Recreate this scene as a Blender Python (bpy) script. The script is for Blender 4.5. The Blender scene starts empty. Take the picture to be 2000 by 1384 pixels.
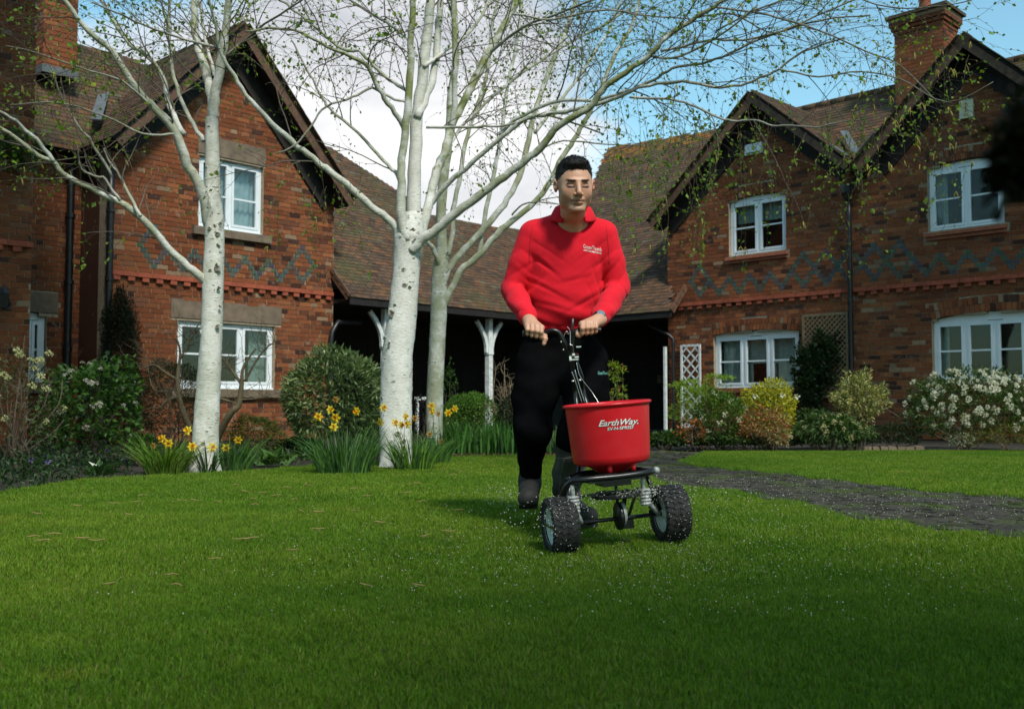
import bpy, math, random
import numpy as np
from mathutils import Vector, Matrix
from mathutils.bvhtree import BVHTree
random.seed(7); RNG = np.random.default_rng(7)
SC = bpy.context.scene
COL = SC.collection
PI = math.pi
# ------------------------------------------------------------------ camera, sky, sun, exposure
FPX = 1944.0
CAMH = 0.575
PITCH = math.atan(98.0 / FPX)
cam = bpy.data.cameras.new('camera'); camo = bpy.data.objects.new('camera', cam); COL.objects.link(camo)
camo.location = (0, 0, CAMH); camo.rotation_euler = (PI / 2 + PITCH, 0, 0)
cam.sensor_width = 36.0; cam.lens = 36.0 * FPX / 2000.0
cam.clip_start = 0.05; cam.clip_end = 2000
cam.dof.use_dof = True; cam.dof.focus_distance = 4.4; cam.dof.aperture_fstop = 6.3
SC.camera = camo
SUN_DIR = Vector((0.38, -0.83, 1.02)).normalized()          # from the ground towards the sun
sun = bpy.data.lights.new('sun', 'SUN'); suno = bpy.data.objects.new('sun', sun); COL.objects.link(suno)
sun.energy = 2.2; sun.angle = math.radians(9); sun.color = (1.0, 0.955, 0.88)
suno.location = (20, -25, 40)
suno.rotation_euler = (-SUN_DIR).to_track_quat('-Z', 'Y').to_euler()
W = bpy.data.worlds.new('World'); SC.world = W; W.use_nodes = True
nt = W.node_tree; nt.nodes.clear()
def nn(t, ty, **kw):
    n = t.nodes.new(ty)
    for k, v in kw.items(): setattr(n, k, v)
    return n
def rng(t, v, a, b, c=0.0, d=1.0):
    n = nn(t, 'ShaderNodeMapRange'); t.links.new(v, n.inputs['Value'])
    for k, x in zip(('From Min', 'From Max', 'To Min', 'To Max'), (a, b, c, d)): n.inputs[k].default_value = x
    return n.outputs[0]
_out = nn(nt, 'ShaderNodeOutputWorld'); _bg = nn(nt, 'ShaderNodeBackground')
_sky = nn(nt, 'ShaderNodeTexSky', sky_type='NISHITA', sun_disc=False)
_sky.sun_elevation = math.asin(SUN_DIR.z); _sky.sun_rotation = math.atan2(SUN_DIR.x, SUN_DIR.y)
_sky.air_density = 1.0; _sky.dust_density = 0.6; _sky.ozone_density = 1.3
_bg.inputs['Strength'].default_value = 0.145
_tc = nn(nt, 'ShaderNodeTexCoord')
_map = nn(nt, 'ShaderNodeMapping'); _map.inputs['Scale'].default_value = (1.0, 1.0, 2.3)
_map.inputs['Location'].default_value = (0.42, 0.3, 0.15)
_n1 = nn(nt, 'ShaderNodeTexNoise'); _n1.inputs['Scale'].default_value = 1.7; _n1.inputs['Detail'].default_value = 9; _n1.inputs['Roughness'].default_value = 0.52
_n2 = nn(nt, 'ShaderNodeTexNoise'); _n2.inputs['Scale'].default_value = 3.0; _n2.inputs['Detail'].default_value = 6
# one large bank of cloud, centred on a direction of the sky
_dot = nn(nt, 'ShaderNodeVectorMath', operation='DOT_PRODUCT')
_bd = Vector((-0.16, 1.0, 0.13)).normalized(); _dot.inputs[1].default_value = _bd
_bank = nn(nt, 'ShaderNodeMapRange'); _bank.inputs['From Min'].default_value = 0.93; _bank.inputs['From Max'].default_value = 0.995
_bank.inputs['To Min'].default_value = 0.0; _bank.inputs['To Max'].default_value = 0.30
_add = nn(nt, 'ShaderNodeMath', operation='ADD')
_cr = nn(nt, 'ShaderNodeMapRange', interpolation_type='SMOOTHSTEP'); _cr.inputs['From Min'].default_value = 0.585; _cr.inputs['From Max'].default_value = 0.70
_cc = nn(nt, 'ShaderNodeMix', data_type='RGBA'); _cc.inputs[6].default_value = (2.55, 2.65, 2.85, 1); _cc.inputs[7].default_value = (4.5, 4.5, 4.5, 1)
_mx = nn(nt, 'ShaderNodeMix', data_type='RGBA')
L_ = nt.links.new
_tint = nn(nt, 'ShaderNodeMix', data_type='RGBA', blend_type='MULTIPLY'); _tint.inputs[0].default_value = 1.0; _tint.inputs[7].default_value = (0.72, 0.94, 0.80, 1); L_(_sky.outputs[0], _tint.inputs[6])
L_(_tc.outputs['Generated'], _map.inputs['Vector']); L_(_map.outputs[0], _n1.inputs['Vector']); L_(_map.outputs[0], _n2.inputs['Vector'])
L_(_tc.outputs['Generated'], _dot.inputs[0]); L_(_dot.outputs['Value'], _bank.inputs['Value'])
L_(_n1.outputs[0], _add.inputs[0]); L_(_bank.outputs[0], _add.inputs[1]); L_(_add.outputs[0], _cr.inputs['Value'])
L_(rng(nt, _n2.outputs[0], .36, .58), _cc.inputs[0]); L_(_cr.outputs[0], _mx.inputs[0]); L_(_tint.outputs[2], _mx.inputs[6]); L_(_cc.outputs[2], _mx.inputs[7])
L_(_mx.outputs[2], _bg.inputs['Color']); L_(_bg.outputs[0], _out.inputs['Surface'])
SC.view_settings.view_transform = 'Standard'; SC.view_settings.look = 'None'
SC.view_settings.exposure = 0.82; SC.view_settings.gamma = 1.0; SC.view_settings.use_curve_mapping = False
SC.render.engine = 'CYCLES'
SC.cycles.max_bounces = 6; SC.cycles.diffuse_bounces = 3; SC.cycles.transparent_max_bounces = 12
SC.cycles.use_denoising = True
# ------------------------------------------------------------------ pixels of the photograph (2000 wide) to places in the scene
_cp, _sp = math.cos(PITCH), math.sin(PITCH)
def ray(px, py):
    u = (px - 1000.0) / FPX; v = (692.0 - py) / FPX
    return np.array([u, _cp - v * _sp, _sp + v * _cp])
O_ = np.array([0.0, 0.0, CAMH])
def at(px, py, Y):
    d = ray(px, py); return O_ + d * (Y / d[1])
def gnd(px, py, z=0.0):
    d = ray(px, py); return O_ + d * ((z - CAMH) / d[2])
def on_plane(px, py, P, n):
    d = ray(px, py); P = np.array(P, float); n = np.array(n, float)
    return O_ + d * (np.dot(P - O_, n) / np.dot(d, n))
def H(x, y):                                    # the lawn's gentle dip under the left wheel
    return -0.034 * math.exp(-((x - 0.12) ** 2 / 0.16 + (y - 4.1) ** 2 / 0.6))
# ------------------------------------------------------------------ objects
WL = {}
def _rel(p, parent): return np.array(p, float) - (WL[parent.name] if parent else 0)
def tag(o, label=None, cat=None, group=None, kind=None):
    if label: o['label'] = label
    if cat: o['category'] = cat
    if group: o['group'] = group
    if kind: o['kind'] = kind
    return o
def empty(name, loc, label=None, cat=None, group=None, kind=None):
    o = bpy.data.objects.new(name, None); COL.objects.link(o); o.location = tuple(float(c) for c in loc); o.empty_display_size = 0.1
    WL[o.name] = np.array(loc, float); return tag(o, label, cat, group, kind)
class MB:
    def __init__(s): s.V = []; s.F = []; s.C = []; s.n = 0
    def add(s, V, F, col=(1, 1, 1)):
        V = np.asarray(V, float).reshape(-1, 3)
        col = np.asarray(col, float)
        if col.ndim == 1: col = np.tile(col[:3], (len(V), 1))
        s.V.append(V); s.C.append(col[:, :3])
        if isinstance(F, np.ndarray): s.F.append(F + s.n)
        else:
            for k in sorted(set(len(f) for f in F)):
                s.F.append(np.array([f for f in F if len(f) == k], int) + s.n)
        s.n += len(V); return s
    def box(s, c, ax, h, col=(1, 1, 1), jit=0.0):
        """c centre, ax three axis vectors, h half sizes"""
        c = np.asarray(c, float); ax = np.asarray(ax, float)
        S = np.array([[-1, -1, -1], [1, -1, -1], [1, 1, -1], [-1, 1, -1], [-1, -1, 1], [1, -1, 1], [1, 1, 1], [-1, 1, 1]], float) * h
        if jit: S = S + RNG.normal(0, jit, S.shape)
        s.add(c + S @ ax, BOXF, col); return s
    def box2(s, a, b, w, t, col=(1, 1, 1), up=(0, 0, 1)):
        """a bar from a to b, w wide (across up), t thick"""
        a = np.asarray(a, float); b = np.asarray(b, float); d = b - a; L = np.linalg.norm(d); d = d / L
        x = np.cross(d, up); x /= (np.linalg.norm(x) + 1e-9); y = np.cross(x, d)
        return s.box((a + b) / 2, [d, x, y], [L / 2, w / 2, t / 2], col)
    def tube(s, P, R, n=8, col=(1, 1, 1), cap=True):
        P = np.asarray(P, float); m = len(P); R = np.broadcast_to(np.asarray(R, float), (m,))
        T = np.gradient(P, axis=0); T /= (np.linalg.norm(T, axis=1)[:, None] + 1e-12)
        ref = np.array([0.0, 0, 1]) if abs(T[0][2]) < 0.9 else np.array([1.0, 0, 0])
        N = np.zeros((m, 3)); v = ref
        for i in range(m):
            v = v - T[i] * np.dot(v, T[i]); l = np.linalg.norm(v)
            v = v / l if l > 1e-6 else np.cross(T[i], [0.3, 0.5, 0.8]); N[i] = v
        B = np.cross(T, N); a = np.arange(n) / n * 2 * PI
        V = P[:, None, :] + R[:, None, None] * (np.cos(a)[None, :, None] * N[:, None, :] + np.sin(a)[None, :, None] * B[:, None, :])
        i = np.arange(m - 1)[:, None] * n; j = np.arange(n)[None, :]; k = (j + 1) % n
        F = np.stack([i + j, i + k, i + n + k, i + n + j], -1).reshape(-1, 4)
        c = np.asarray(col, float)
        if c.ndim == 2: c = np.repeat(c, n, axis=0)
        s.add(V.reshape(-1, 3), F, c)
        if cap and n > 2:
            s.F.append(np.array([[s.n - n + q for q in range(n)]], int)); s.F.append(np.array([[s.n - n * m + q for q in range(n)][::-1]], int))
        return s
    def lathe(s, prof, c=(0, 0, 0), ax=None, n=24, col=(1, 1, 1), closed=False):
        """prof list of (r, h) turned about the third axis"""
        ax = np.eye(3) if ax is None else np.asarray(ax, float); a = np.arange(n) / n * 2 * PI
        V = np.array([[r * math.cos(t), r * math.sin(t), h] for r, h in prof for t in a]) @ ax + np.asarray(c, float)
        m = len(prof); i = np.arange(m if closed else m - 1)[:, None] * n; j = np.arange(n)[None, :]; k = (j + 1) % n
        F = np.stack([i + j, i + k, (i + n + k) % (m * n), (i + n + j) % (m * n)], -1).reshape(-1, 4)
        return s.add(V, F, col)
    def ball(s, c, r, n=8, m=6, col=(1, 1, 1), ax=None):
        prof = [(max(1e-4, math.sin(PI * i / m)), -math.cos(PI * i / m)) for i in range(m + 1)]
        A = (np.eye(3) if ax is None else np.asarray(ax, float)) * np.asarray(np.broadcast_to(r, (3,)))[:, None]
        return s.lathe(prof, c, A, n, col)
    def mesh(s, name, smooth=False, off=None):
        me = bpy.data.meshes.new(name)
        V = np.concatenate(s.V); C = np.concatenate(s.C)
        if off is not None: V = V - off
        me.vertices.add(len(V)); me.vertices.foreach_set('co', V.astype(np.float32).ravel())
        loops = np.concatenate([f.ravel() for f in s.F]); tot = np.concatenate([np.full(len(f), f.shape[1]) for f in s.F])
        start = np.concatenate([[0], np.cumsum(tot)[:-1]])
        me.loops.add(len(loops)); me.loops.foreach_set('vertex_index', loops.astype(np.int32))
        me.polygons.add(len(tot)); me.polygons.foreach_set('loop_start', start.astype(np.int32)); me.polygons.foreach_set('loop_total', tot.astype(np.int32))
        me.polygons.foreach_set('use_smooth', np.full(len(tot), bool(smooth)))
        me.update(calc_edges=True)
        a = me.color_attributes.new('col', 'FLOAT_COLOR', 'POINT')
        a.data.foreach_set('color', np.concatenate([C, np.ones((len(C), 1))], 1).astype(np.float32).ravel())
        me.validate(); return me
    def build(s, name, mat, parent=None, smooth=False, kind=None, label=None, cat=None, group=None):
        if not s.V: return None
        off = WL[parent.name] if parent else None
        o = bpy.data.objects.new(name, s.mesh(name, smooth, off)); COL.objects.link(o)
        if parent: o.parent = parent; WL[o.name] = WL[parent.name]
        else: WL[o.name] = np.zeros(3)
        o.data.materials.append(mat); return tag(o, label, cat, group, kind)
BOXF = np.array([[3, 2, 1, 0], [4, 5, 6, 7], [0, 1, 5, 4], [1, 2, 6, 5], [2, 3, 7, 6], [3, 0, 4, 7]])
def inst(name, me, parent, loc, R=None, scale=1.0):
    """one more object of a shared mesh: loc in the world, R 3x3 with axes in columns"""
    o = bpy.data.objects.new(name, me); COL.objects.link(o)
    M = Matrix.Identity(3) if R is None else Matrix([list(map(float, r)) for r in R])
    M = M.to_4x4()
    sc = Matrix.Diagonal((scale, scale, scale, 1)) if np.isscalar(scale) else Matrix.Diagonal((*scale, 1))
    p = _rel(loc, parent)
    o.matrix_basis = Matrix.Translation(tuple(float(c) for c in p)) @ M @ sc
    if parent: o.parent = parent
    WL[o.name] = np.array(loc, float)
    return o
def rotz(a): c, s = math.cos(a), math.sin(a); return np.array([[c, -s, 0], [s, c, 0], [0, 0, 1.0]])
def rotm(yaw=0, pitch=0, roll=0):
    return np.array(Matrix.Rotation(yaw, 3, 'Z') @ Matrix.Rotation(pitch, 3, 'X') @ Matrix.Rotation(roll, 3, 'Y'))
# ------------------------------------------------------------------ materials
def newmat(name):
    m = bpy.data.materials.new(name); m.use_nodes = True
    return m, m.node_tree, m.node_tree.nodes['Principled BSDF'], m.node_tree.nodes['Material Output']
def noise(t, scale, detail=4, rough=0.55, vec=None, mscale=None, coord='Object'):
    n = nn(t, 'ShaderNodeTexNoise'); n.inputs['Scale'].default_value = scale; n.inputs['Detail'].default_value = detail; n.inputs['Roughness'].default_value = rough
    if vec is None:
        if coord == 'World': g = nn(t, 'ShaderNodeNewGeometry'); vec = g.outputs['Position']
        else: g = nn(t, 'ShaderNodeTexCoord'); vec = g.outputs[coord]
    if mscale is not None:
        mp = nn(t, 'ShaderNodeMapping'); mp.inputs['Scale'].default_value = mscale; t.links.new(vec, mp.inputs['Vector']); vec = mp.outputs[0]
    t.links.new(vec, n.inputs['Vector']); return n.outputs[0]
def mixc(t, fac, a, b, mode='MIX'):
    n = nn(t, 'ShaderNodeMix', data_type='RGBA', blend_type=mode)
    for i, x in ((0, fac), (6, a), (7, b)):
        if hasattr(x, 'node'): t.links.new(x, n.inputs[i])
        else: n.inputs[i].default_value = x if i == 0 else (*x, 1)
    return n.outputs[2]
def bump(t, h, strength=0.3, dist=0.01):
    n = nn(t, 'ShaderNodeBump'); n.inputs['Strength'].default_value = strength; n.inputs['Distance'].default_value = dist
    t.links.new(h, n.inputs['Height']); return n.outputs[0]
def attr(t, name='col'):
    n = nn(t, 'ShaderNodeAttribute', attribute_name=name); return n.outputs['Color']
def simple(name, col=None, rough=0.7, metal=0.0, nscale=20, namt=0.25, bmp=0.2, bdist=0.003, useattr=False, spec=0.5, coat=0.0, sheen=0.0):
    m, t, b, o = newmat(name)
    v = noise(t, nscale, 5)
    f = rng(t, v, 0.3, 0.7, 1 - namt, 1 + namt * 0.6)
    base = attr(t) if useattr else None
    k = nn(t, 'ShaderNodeVectorMath', operation='SCALE')
    if useattr: t.links.new(base, k.inputs[0])
    else: k.inputs[0].default_value = col
    t.links.new(f, k.inputs['Scale']); t.links.new(k.outputs[0], b.inputs['Base Color'])
    b.inputs['Roughness'].default_value = rough; b.inputs['Metallic'].default_value = metal
    b.inputs['Specular IOR Level'].default_value = spec; b.inputs['Coat Weight'].default_value = coat
    b.inputs['Sheen Weight'].default_value = sheen
    if bmp: t.links.new(bump(t, noise(t, nscale * 4, 3), bmp, bdist), b.inputs['Normal'])
    return m
M = {}
# brick: colour of each brick from the mesh, grain and soot from noise
m, t, b, o = newmat('brick'); c = attr(t)
c = mixc(t, rng(t, noise(t, 60, 5), 0.35, 0.75), c, (0.6, 0.5, 0.42), 'MULTIPLY')
c = mixc(t, rng(t, noise(t, 1.1, 4, coord='World'), 0.35, 0.75, 0, 0.55), c, (0.55, 0.42, 0.36), 'MULTIPLY')
c = mixc(t, rng(t, noise(t, 7, 5, coord='World'), 0.62, 0.74, 0, 0.35), c, (0.42, 0.34, 0.25))
t.links.new(c, b.inputs['Base Color']); b.inputs['Roughness'].default_value = 0.92; b.inputs['Specular IOR Level'].default_value = 0.2
t.links.new(bump(t, noise(t, 150, 4), 0.5, 0.004), b.inputs['Normal']); M['brick'] = m
m, t, b, o = newmat('roof_tile'); c = attr(t)
c = mixc(t, rng(t, noise(t, 40, 5), 0.3, 0.75), c, (0.6, 0.55, 0.5), 'MULTIPLY')
c = mixc(t, rng(t, noise(t, 0.9, 5, coord='World'), 0.50, 0.68, 0, 0.6), c, (0.075, 0.075, 0.03))
c = mixc(t, rng(t, noise(t, 22, 4, coord='World'), 0.66, 0.72, 0, 0.7), c, (0.36, 0.33, 0.24))
t.links.new(c, b.inputs['Base Color']); b.inputs['Roughness'].default_value = 0.9; b.inputs['Specular IOR Level'].default_value = 0.2
t.links.new(bump(t, noise(t, 90, 4), 0.5, 0.004), b.inputs['Normal']); M['tile'] = m
M['mortar'] = simple('mortar', (0.36, 0.29, 0.20), 0.95, nscale=30, namt=0.4, bmp=0.6)
M['stone'] = simple('sandstone', (0.17, 0.125, 0.085), 0.9, nscale=9, namt=0.35, bmp=0.5)
M['terracotta'] = simple('terracotta', None, 0.85, nscale=14, namt=0.3, bmp=0.3, useattr=True)
M['white'] = simple('white_upvc', (0.74, 0.78, 0.80), 0.35, nscale=5, namt=0.06, bmp=0)
M['white_wood'] = simple('white_painted_wood', (0.66, 0.70, 0.68), 0.6, nscale=12, namt=0.22, bmp=0.3)
M['black'] = simple('black_paint', (0.012, 0.012, 0.013), 0.4, nscale=12, namt=0.3, bmp=0.1)
M['black_timber'] = simple('black_shade_timber', (0.010, 0.009, 0.008), 0.85, nscale=8, namt=0.5, bmp=0.4)  # this black carries the porch's shade
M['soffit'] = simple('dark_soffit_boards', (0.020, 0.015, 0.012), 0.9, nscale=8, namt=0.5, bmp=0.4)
M['barge'] = simple('brown_stained_board', (0.115, 0.055, 0.03), 0.75, nscale=10, namt=0.5, bmp=0.4)
M['lead'] = simple('lead_flashing', (0.10, 0.115, 0.12), 0.7, metal=0.0, nscale=10, namt=0.3)
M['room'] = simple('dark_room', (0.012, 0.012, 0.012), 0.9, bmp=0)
M['curtain'] = simple('net_curtain', (0.42, 0.50, 0.50), 0.9, nscale=14, namt=0.2)
M['curtain_white'] = simple('pale_curtain', (0.70, 0.80, 0.88), 0.9, nscale=10, namt=0.15)
M['trellis_wood'] = simple('weathered_trellis_wood', (0.22, 0.155, 0.085), 0.85, nscale=15, namt=0.3)
m, t, b, o = newmat('window_glass')
tr = nn(t, 'ShaderNodeBsdfTransparent'); gl = nn(t, 'ShaderNodeBsdfGlossy'); gl.inputs['Roughness'].default_value = 0.03
fr = nn(t, 'ShaderNodeFresnel'); fr.inputs['IOR'].default_value = 1.5; ms = nn(t, 'ShaderNodeMixShader')
t.links.new(rng(t, fr.outputs[0], 0, 1, 0.0, 0.6), ms.inputs[0]); t.links.new(tr.outputs[0], ms.inputs[1]); t.links.new(gl.outputs[0], ms.inputs[2]); t.links.new(ms.outputs[0], o.inputs['Surface'])
tr.inputs['Color'].default_value = (0.85, 0.9, 0.88, 1)
M['glass'] = m
def leafmat(name, trans=0.35, rough=0.5, spec=0.35):
    m, t, b, o = newmat(name); c = attr(t)
    c = mixc(t, rng(t, noise(t, 3, 2, coord='World'), 0.3, 0.7, 0, 0.5), c, (0.6, 0.62, 0.5), 'MULTIPLY')
    t.links.new(c, b.inputs['Base Color']); b.inputs['Roughness'].default_value = rough; b.inputs['Specular IOR Level'].default_value = spec
    tl = nn(t, 'ShaderNodeBsdfTranslucent'); ms = nn(t, 'ShaderNodeMixShader'); ms.inputs[0].default_value = trans
    t.links.new(mixc(t, 1.0, c, (1.6, 1.5, 0.6), 'MULTIPLY'), tl.inputs['Color']); t.links.new(b.outputs[0], ms.inputs[1]); t.links.new(tl.outputs[0], ms.inputs[2]); t.links.new(ms.outputs[0], o.inputs['Surface'])
    return m
M['leaf'] = leafmat('leaf'); M['leaf_gloss'] = leafmat('glossy_leaf', 0.12, 0.35, 0.5)
M['petal'] = leafmat('petal', 0.3, 0.6, 0.2)
M['twig'] = simple('twig_bark', None, 0.85, nscale=30, namt=0.3, useattr=True, bmp=0.2)
# ================================================================== HOUSES
class Wall:
    """a vertical plane from P0 to P1 (plan); u runs along it, w towards the courtyard"""
    def __init__(s, P0, P1):
        s.P = np.array([*P0, 0.0]); d = np.array([P1[0] - P0[0], P1[1] - P0[1], 0.0]); s.L = np.linalg.norm(d); s.e = d / s.L
        s.n = np.array([s.e[1], -s.e[0], 0.0]); s.z = np.array([0, 0, 1.0])
        s.R = np.stack([s.e, -s.n, s.z], 1)
    def pt(s, u, z, w=0.0): return s.P + s.e * u + s.z * z + s.n * w
    def px(s, x, y, w=0.0):
        q = on_plane(x, y, s.P + s.n * w, s.n) - s.P; return float(np.dot(q, s.e)), float(q[2])
    def box(s, mb, u0, u1, z0, z1, w0, w1, col=(1, 1, 1), jit=0.0):
        return mb.box(s.pt((u0 + u1) / 2, (z0 + z1) / 2, (w0 + w1) / 2), [s.e, s.n, s.z], [(u1 - u0) / 2, (w1 - w0) / 2, (z1 - z0) / 2], col, jit)
CO = 0.075
def brick_col(kind='mix'):
    r = random.random(); j = random.uniform(0.66, 1.04)
    if r < 0.50: c = (0.29, 0.098, 0.042)
    elif r < 0.70: c = (0.36, 0.135, 0.055)
    elif r < 0.84: c = (0.19, 0.070, 0.038)
    elif r < 0.92: c = (0.095, 0.045, 0.032)
    elif r < 0.96: c = (0.36, 0.25, 0.16)
    else: c = (0.25, 0.11, 0.06)
    return tuple(x * j for x in c)
BLUE = (0.092, 0.110, 0.102)
_bm = {}
def brick_mesh(L, kind):
    key = (round(L, 3), kind, random.randrange(7))
    if key not in _bm:
        mb = MB(); c = BLUE if kind == 'blue' else brick_col()
        mb.box((0, 0.024, 0), np.eye(3), [L / 2, 0.026, 0.0325], c, 0.0012)
        me = mb.mesh('brick'); me.materials.append(M['brick']); _bm[key] = me
    return _bm[key]
def subtract(iv, a, b):
    out = []
    for x0, x1 in iv:
        if b <= x0 or a >= x1: out.append((x0, x1)); continue
        if a - x0 > 0.01: out.append((x0, a))
        if x1 - b > 0.01: out.append((b, x1))
    return out
def brickwork(wall, parent, z0, z1, span, openings, blues=None, blue_z=0, nparts=300, w0=0.0, thick=0.28, skip=None, wallname='wall'):
    """span(z) -> (u0,u1); openings: dicts u0,u1,z0,z1,rise,ring"""
    core, stuff, full = MB(), MB(), []
    k = 0; z = z0
    row0 = None
    while z < z1:
        zm = z + CO / 2; a, b = span(zm)
        if b - a > 0.12:
            ivm = [(a, b)]; ivb = [(a, b)]
            for q in openings:
                hw = (q['u1'] - q['u0']) / 2; uc = (q['u1'] + q['u0']) / 2
                def half(extra):
                    if zm < q['z0']: return None
                    top = q['z1'] + extra
                    if zm < top: return hw + (0.0)
                    rise = q.get('rise', 0)
                    if rise <= 0 or zm > top + rise: return None
                    return hw * math.sqrt(max(0, 1 - (zm - top) / rise))
                h1 = half(0.0); h2 = half(q.get('ring', 0.0))
                if h1: ivm = subtract(ivm, uc - h1, uc + h1)
                if h2:
                    ivb = subtract(ivb, uc - h2, uc + h2)
                elif zm < q['z0'] and zm > q['z0'] - q.get('sill', 0): ivb = subtract(ivb, q['u0'] - 0.08, q['u1'] + 0.08)
                if q.get('lint') and q['z1'] < zm < q['z1'] + q['lint']: ivb = subtract(ivb, q['u0'] - q.get('le', 0.12), q['u1'] + q.get('le', 0.12))
            for (x0, x1) in ivm: wall.box(core, x0, x1, z, z + CO, w0 - thick, w0 - 0.011)
            row = None if blues is None else blues.get(int(round((z - blue_z) / CO)))
            for (x0, x1) in ivb:
                if skip and skip(zm): continue
                segs = []
                if row:
                    cur = x0
                    for uc in sorted(row):
                        if uc - 0.056 < x0 or uc + 0.056 > x1: continue
                        gap = uc - 0.056 - cur
                        if gap > 0.03:
                            if cur == x0 and gap > 0.5:
                                n1 = int((gap) // 0.225); r = gap - n1 * 0.225
                                if r > 0.03: segs.append((cur, cur + r, 'n')); cur += r
                                for i in range(n1): segs.append((cur, cur + 0.225, 'n')); cur += 0.225
                            else:
                                n1 = max(1, int(round(gap / 0.2))) if gap > 0.17 else 1
                                for i in range(n1): segs.append((cur, cur + gap / n1, 'n')); cur += gap / n1
                        segs.append((uc - 0.056, uc + 0.056, 'blue')); cur = uc + 0.056
                    x0r = cur
                else: x0r = x0
                off = (0.1125 if k % 2 else 0.0) + (0.03 * math.sin(k * 1.7))
                i = math.floor((x0r - off) / 0.225); u = off + i * 0.225
                while u < x1:
                    s0, s1 = max(u, x0r), min(u + 0.225, x1)
                    if s1 - s0 > 0.03:
                        if s1 - s0 > 0.22 and random.random() < 0.13: segs += [(s0, (s0 + s1) / 2, 'n'), ((s0 + s1) / 2, s1, 'n')]
                        else: segs.append((s0, s1, 'n'))
                    u += 0.225
                for s0, s1, kd in segs:
                    L = s1 - s0 - 0.011
                    if L < 0.02: continue
                    full.append(((s0 + s1) / 2, z + CO / 2, L, kd))
        z += CO; k += 1
    # the bricks that show largest become parts
    sc = []
    for q in full:
        p = wall.pt(q[0], q[1], w0); d = p - O_
        X = 1000 + FPX * d[0] / (d[1]); Y_ = 790 - FPX * d[2] / d[1]
        vis = (-5 < X < 2005 and 0 < Y_ < 860)
        okL = abs(q[2] - 0.214) < 0.003 or abs(q[2] - 0.1015) < 0.003
        sc.append((0 if (vis and okL) else 1, -q[2] / d[1] * (1 if vis else 0) + random.uniform(0, 0.0015)))
    order = sorted(range(len(full)), key=lambda i: sc[i]); chosen = set(i for i in order[:nparts] if sc[i][0] == 0)
    wl = core.build(wallname, M['mortar'], parent)
    for i, (u, zz, L, kd) in enumerate(full):
        if i in chosen:
            inst('brick', brick_mesh(L, kd), wl, wall.pt(u, zz, w0 + random.uniform(-0.003, 0.002)), wall.R)
        else:
            c = BLUE if kd == 'blue' else brick_col()
            if kd == 'blue': c = tuple(x * random.uniform(0.75, 1.3) for x in c)
            j = random.uniform(-0.003, 0.002)
            wall.box(stuff, u - L / 2, u + L / 2, zz - 0.0325, zz + 0.0325, w0 - 0.05 + j, w0 + j, c, 0.0012)
    stuff.build('brickwork', M['brick'], wl, kind='stuff'); return wl
def diamond(u0, rows, set_, up=8):
    for r in range(up + 1):
        o = (4 - abs(r - 4)) * 0.05625
        for s in ((-1, 1) if o > 0 else (1,)): set_.setdefault(r, set()).add(round(u0 + s * o, 4))
def zig(u0, set_):                                            # a V with arms up four courses
    for r in range(5):
        for s in ((-1, 1) if r else (1,)): set_.setdefault(r, set()).add(round(u0 + s * r * 0.05625, 4))
def dentils(wall, parent, u0, u1, z):
    mb = MB(); c = (0.33, 0.075, 0.035)
    u = u0
    while u < u1 - 0.05:
        e = min(u + 0.225, u1); k = random.uniform(0.85, 1.15)
        q = MB(); wall.box(q, u + 0.002, e - 0.002, z - 0.004, z + 0.066, -0.02, 0.055, tuple(x * k for x in c), 0.001); q.build('band_brick', M['terracotta'], parent)
        if e - u > 0.12:
            q = MB(); wall.box(q, u + 0.075, u + 0.18, z - 0.072, z - 0.006, -0.02, 0.045, tuple(x * k * 0.95 for x in c), 0.001); q.build('dentil_brick', M['terracotta'], parent)
        u += 0.225
def arch(wall, parent, q, rows=2):
    hw = (q['u1'] - q['u0']) / 2; uc = (q['u0'] + q['u1']) / 2; rise = max(q.get('rise', 0), 0.001)
    Rr = (hw * hw + rise * rise) / (2 * rise); th = math.asin(min(1, hw / Rr)); zc = q['z1'] + rise - Rr
    hh = q['ring'] / rows
    for r in range(rows):
        R0 = Rr + r * hh; n = int(2 * th * R0 / 0.077)
        for i in range(n):
            a = -th + (i + 0.5) * 2 * th / n
            rad = wall.e * math.sin(a) + wall.z * math.cos(a); tg = wall.e * math.cos(a) - wall.z * math.sin(a)
            c = wall.pt(uc + math.sin(a) * (R0 + hh / 2), zc + math.cos(a) * (R0 + hh / 2), -0.02 + random.uniform(0.0, 0.004))
            mb = MB(); mb.box(c, [tg, wall.n, rad], [0.033, 0.025, hh / 2 - 0.005], brick_col(), 0.001); mb.build('arch_brick', M['brick'], parent)
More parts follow.
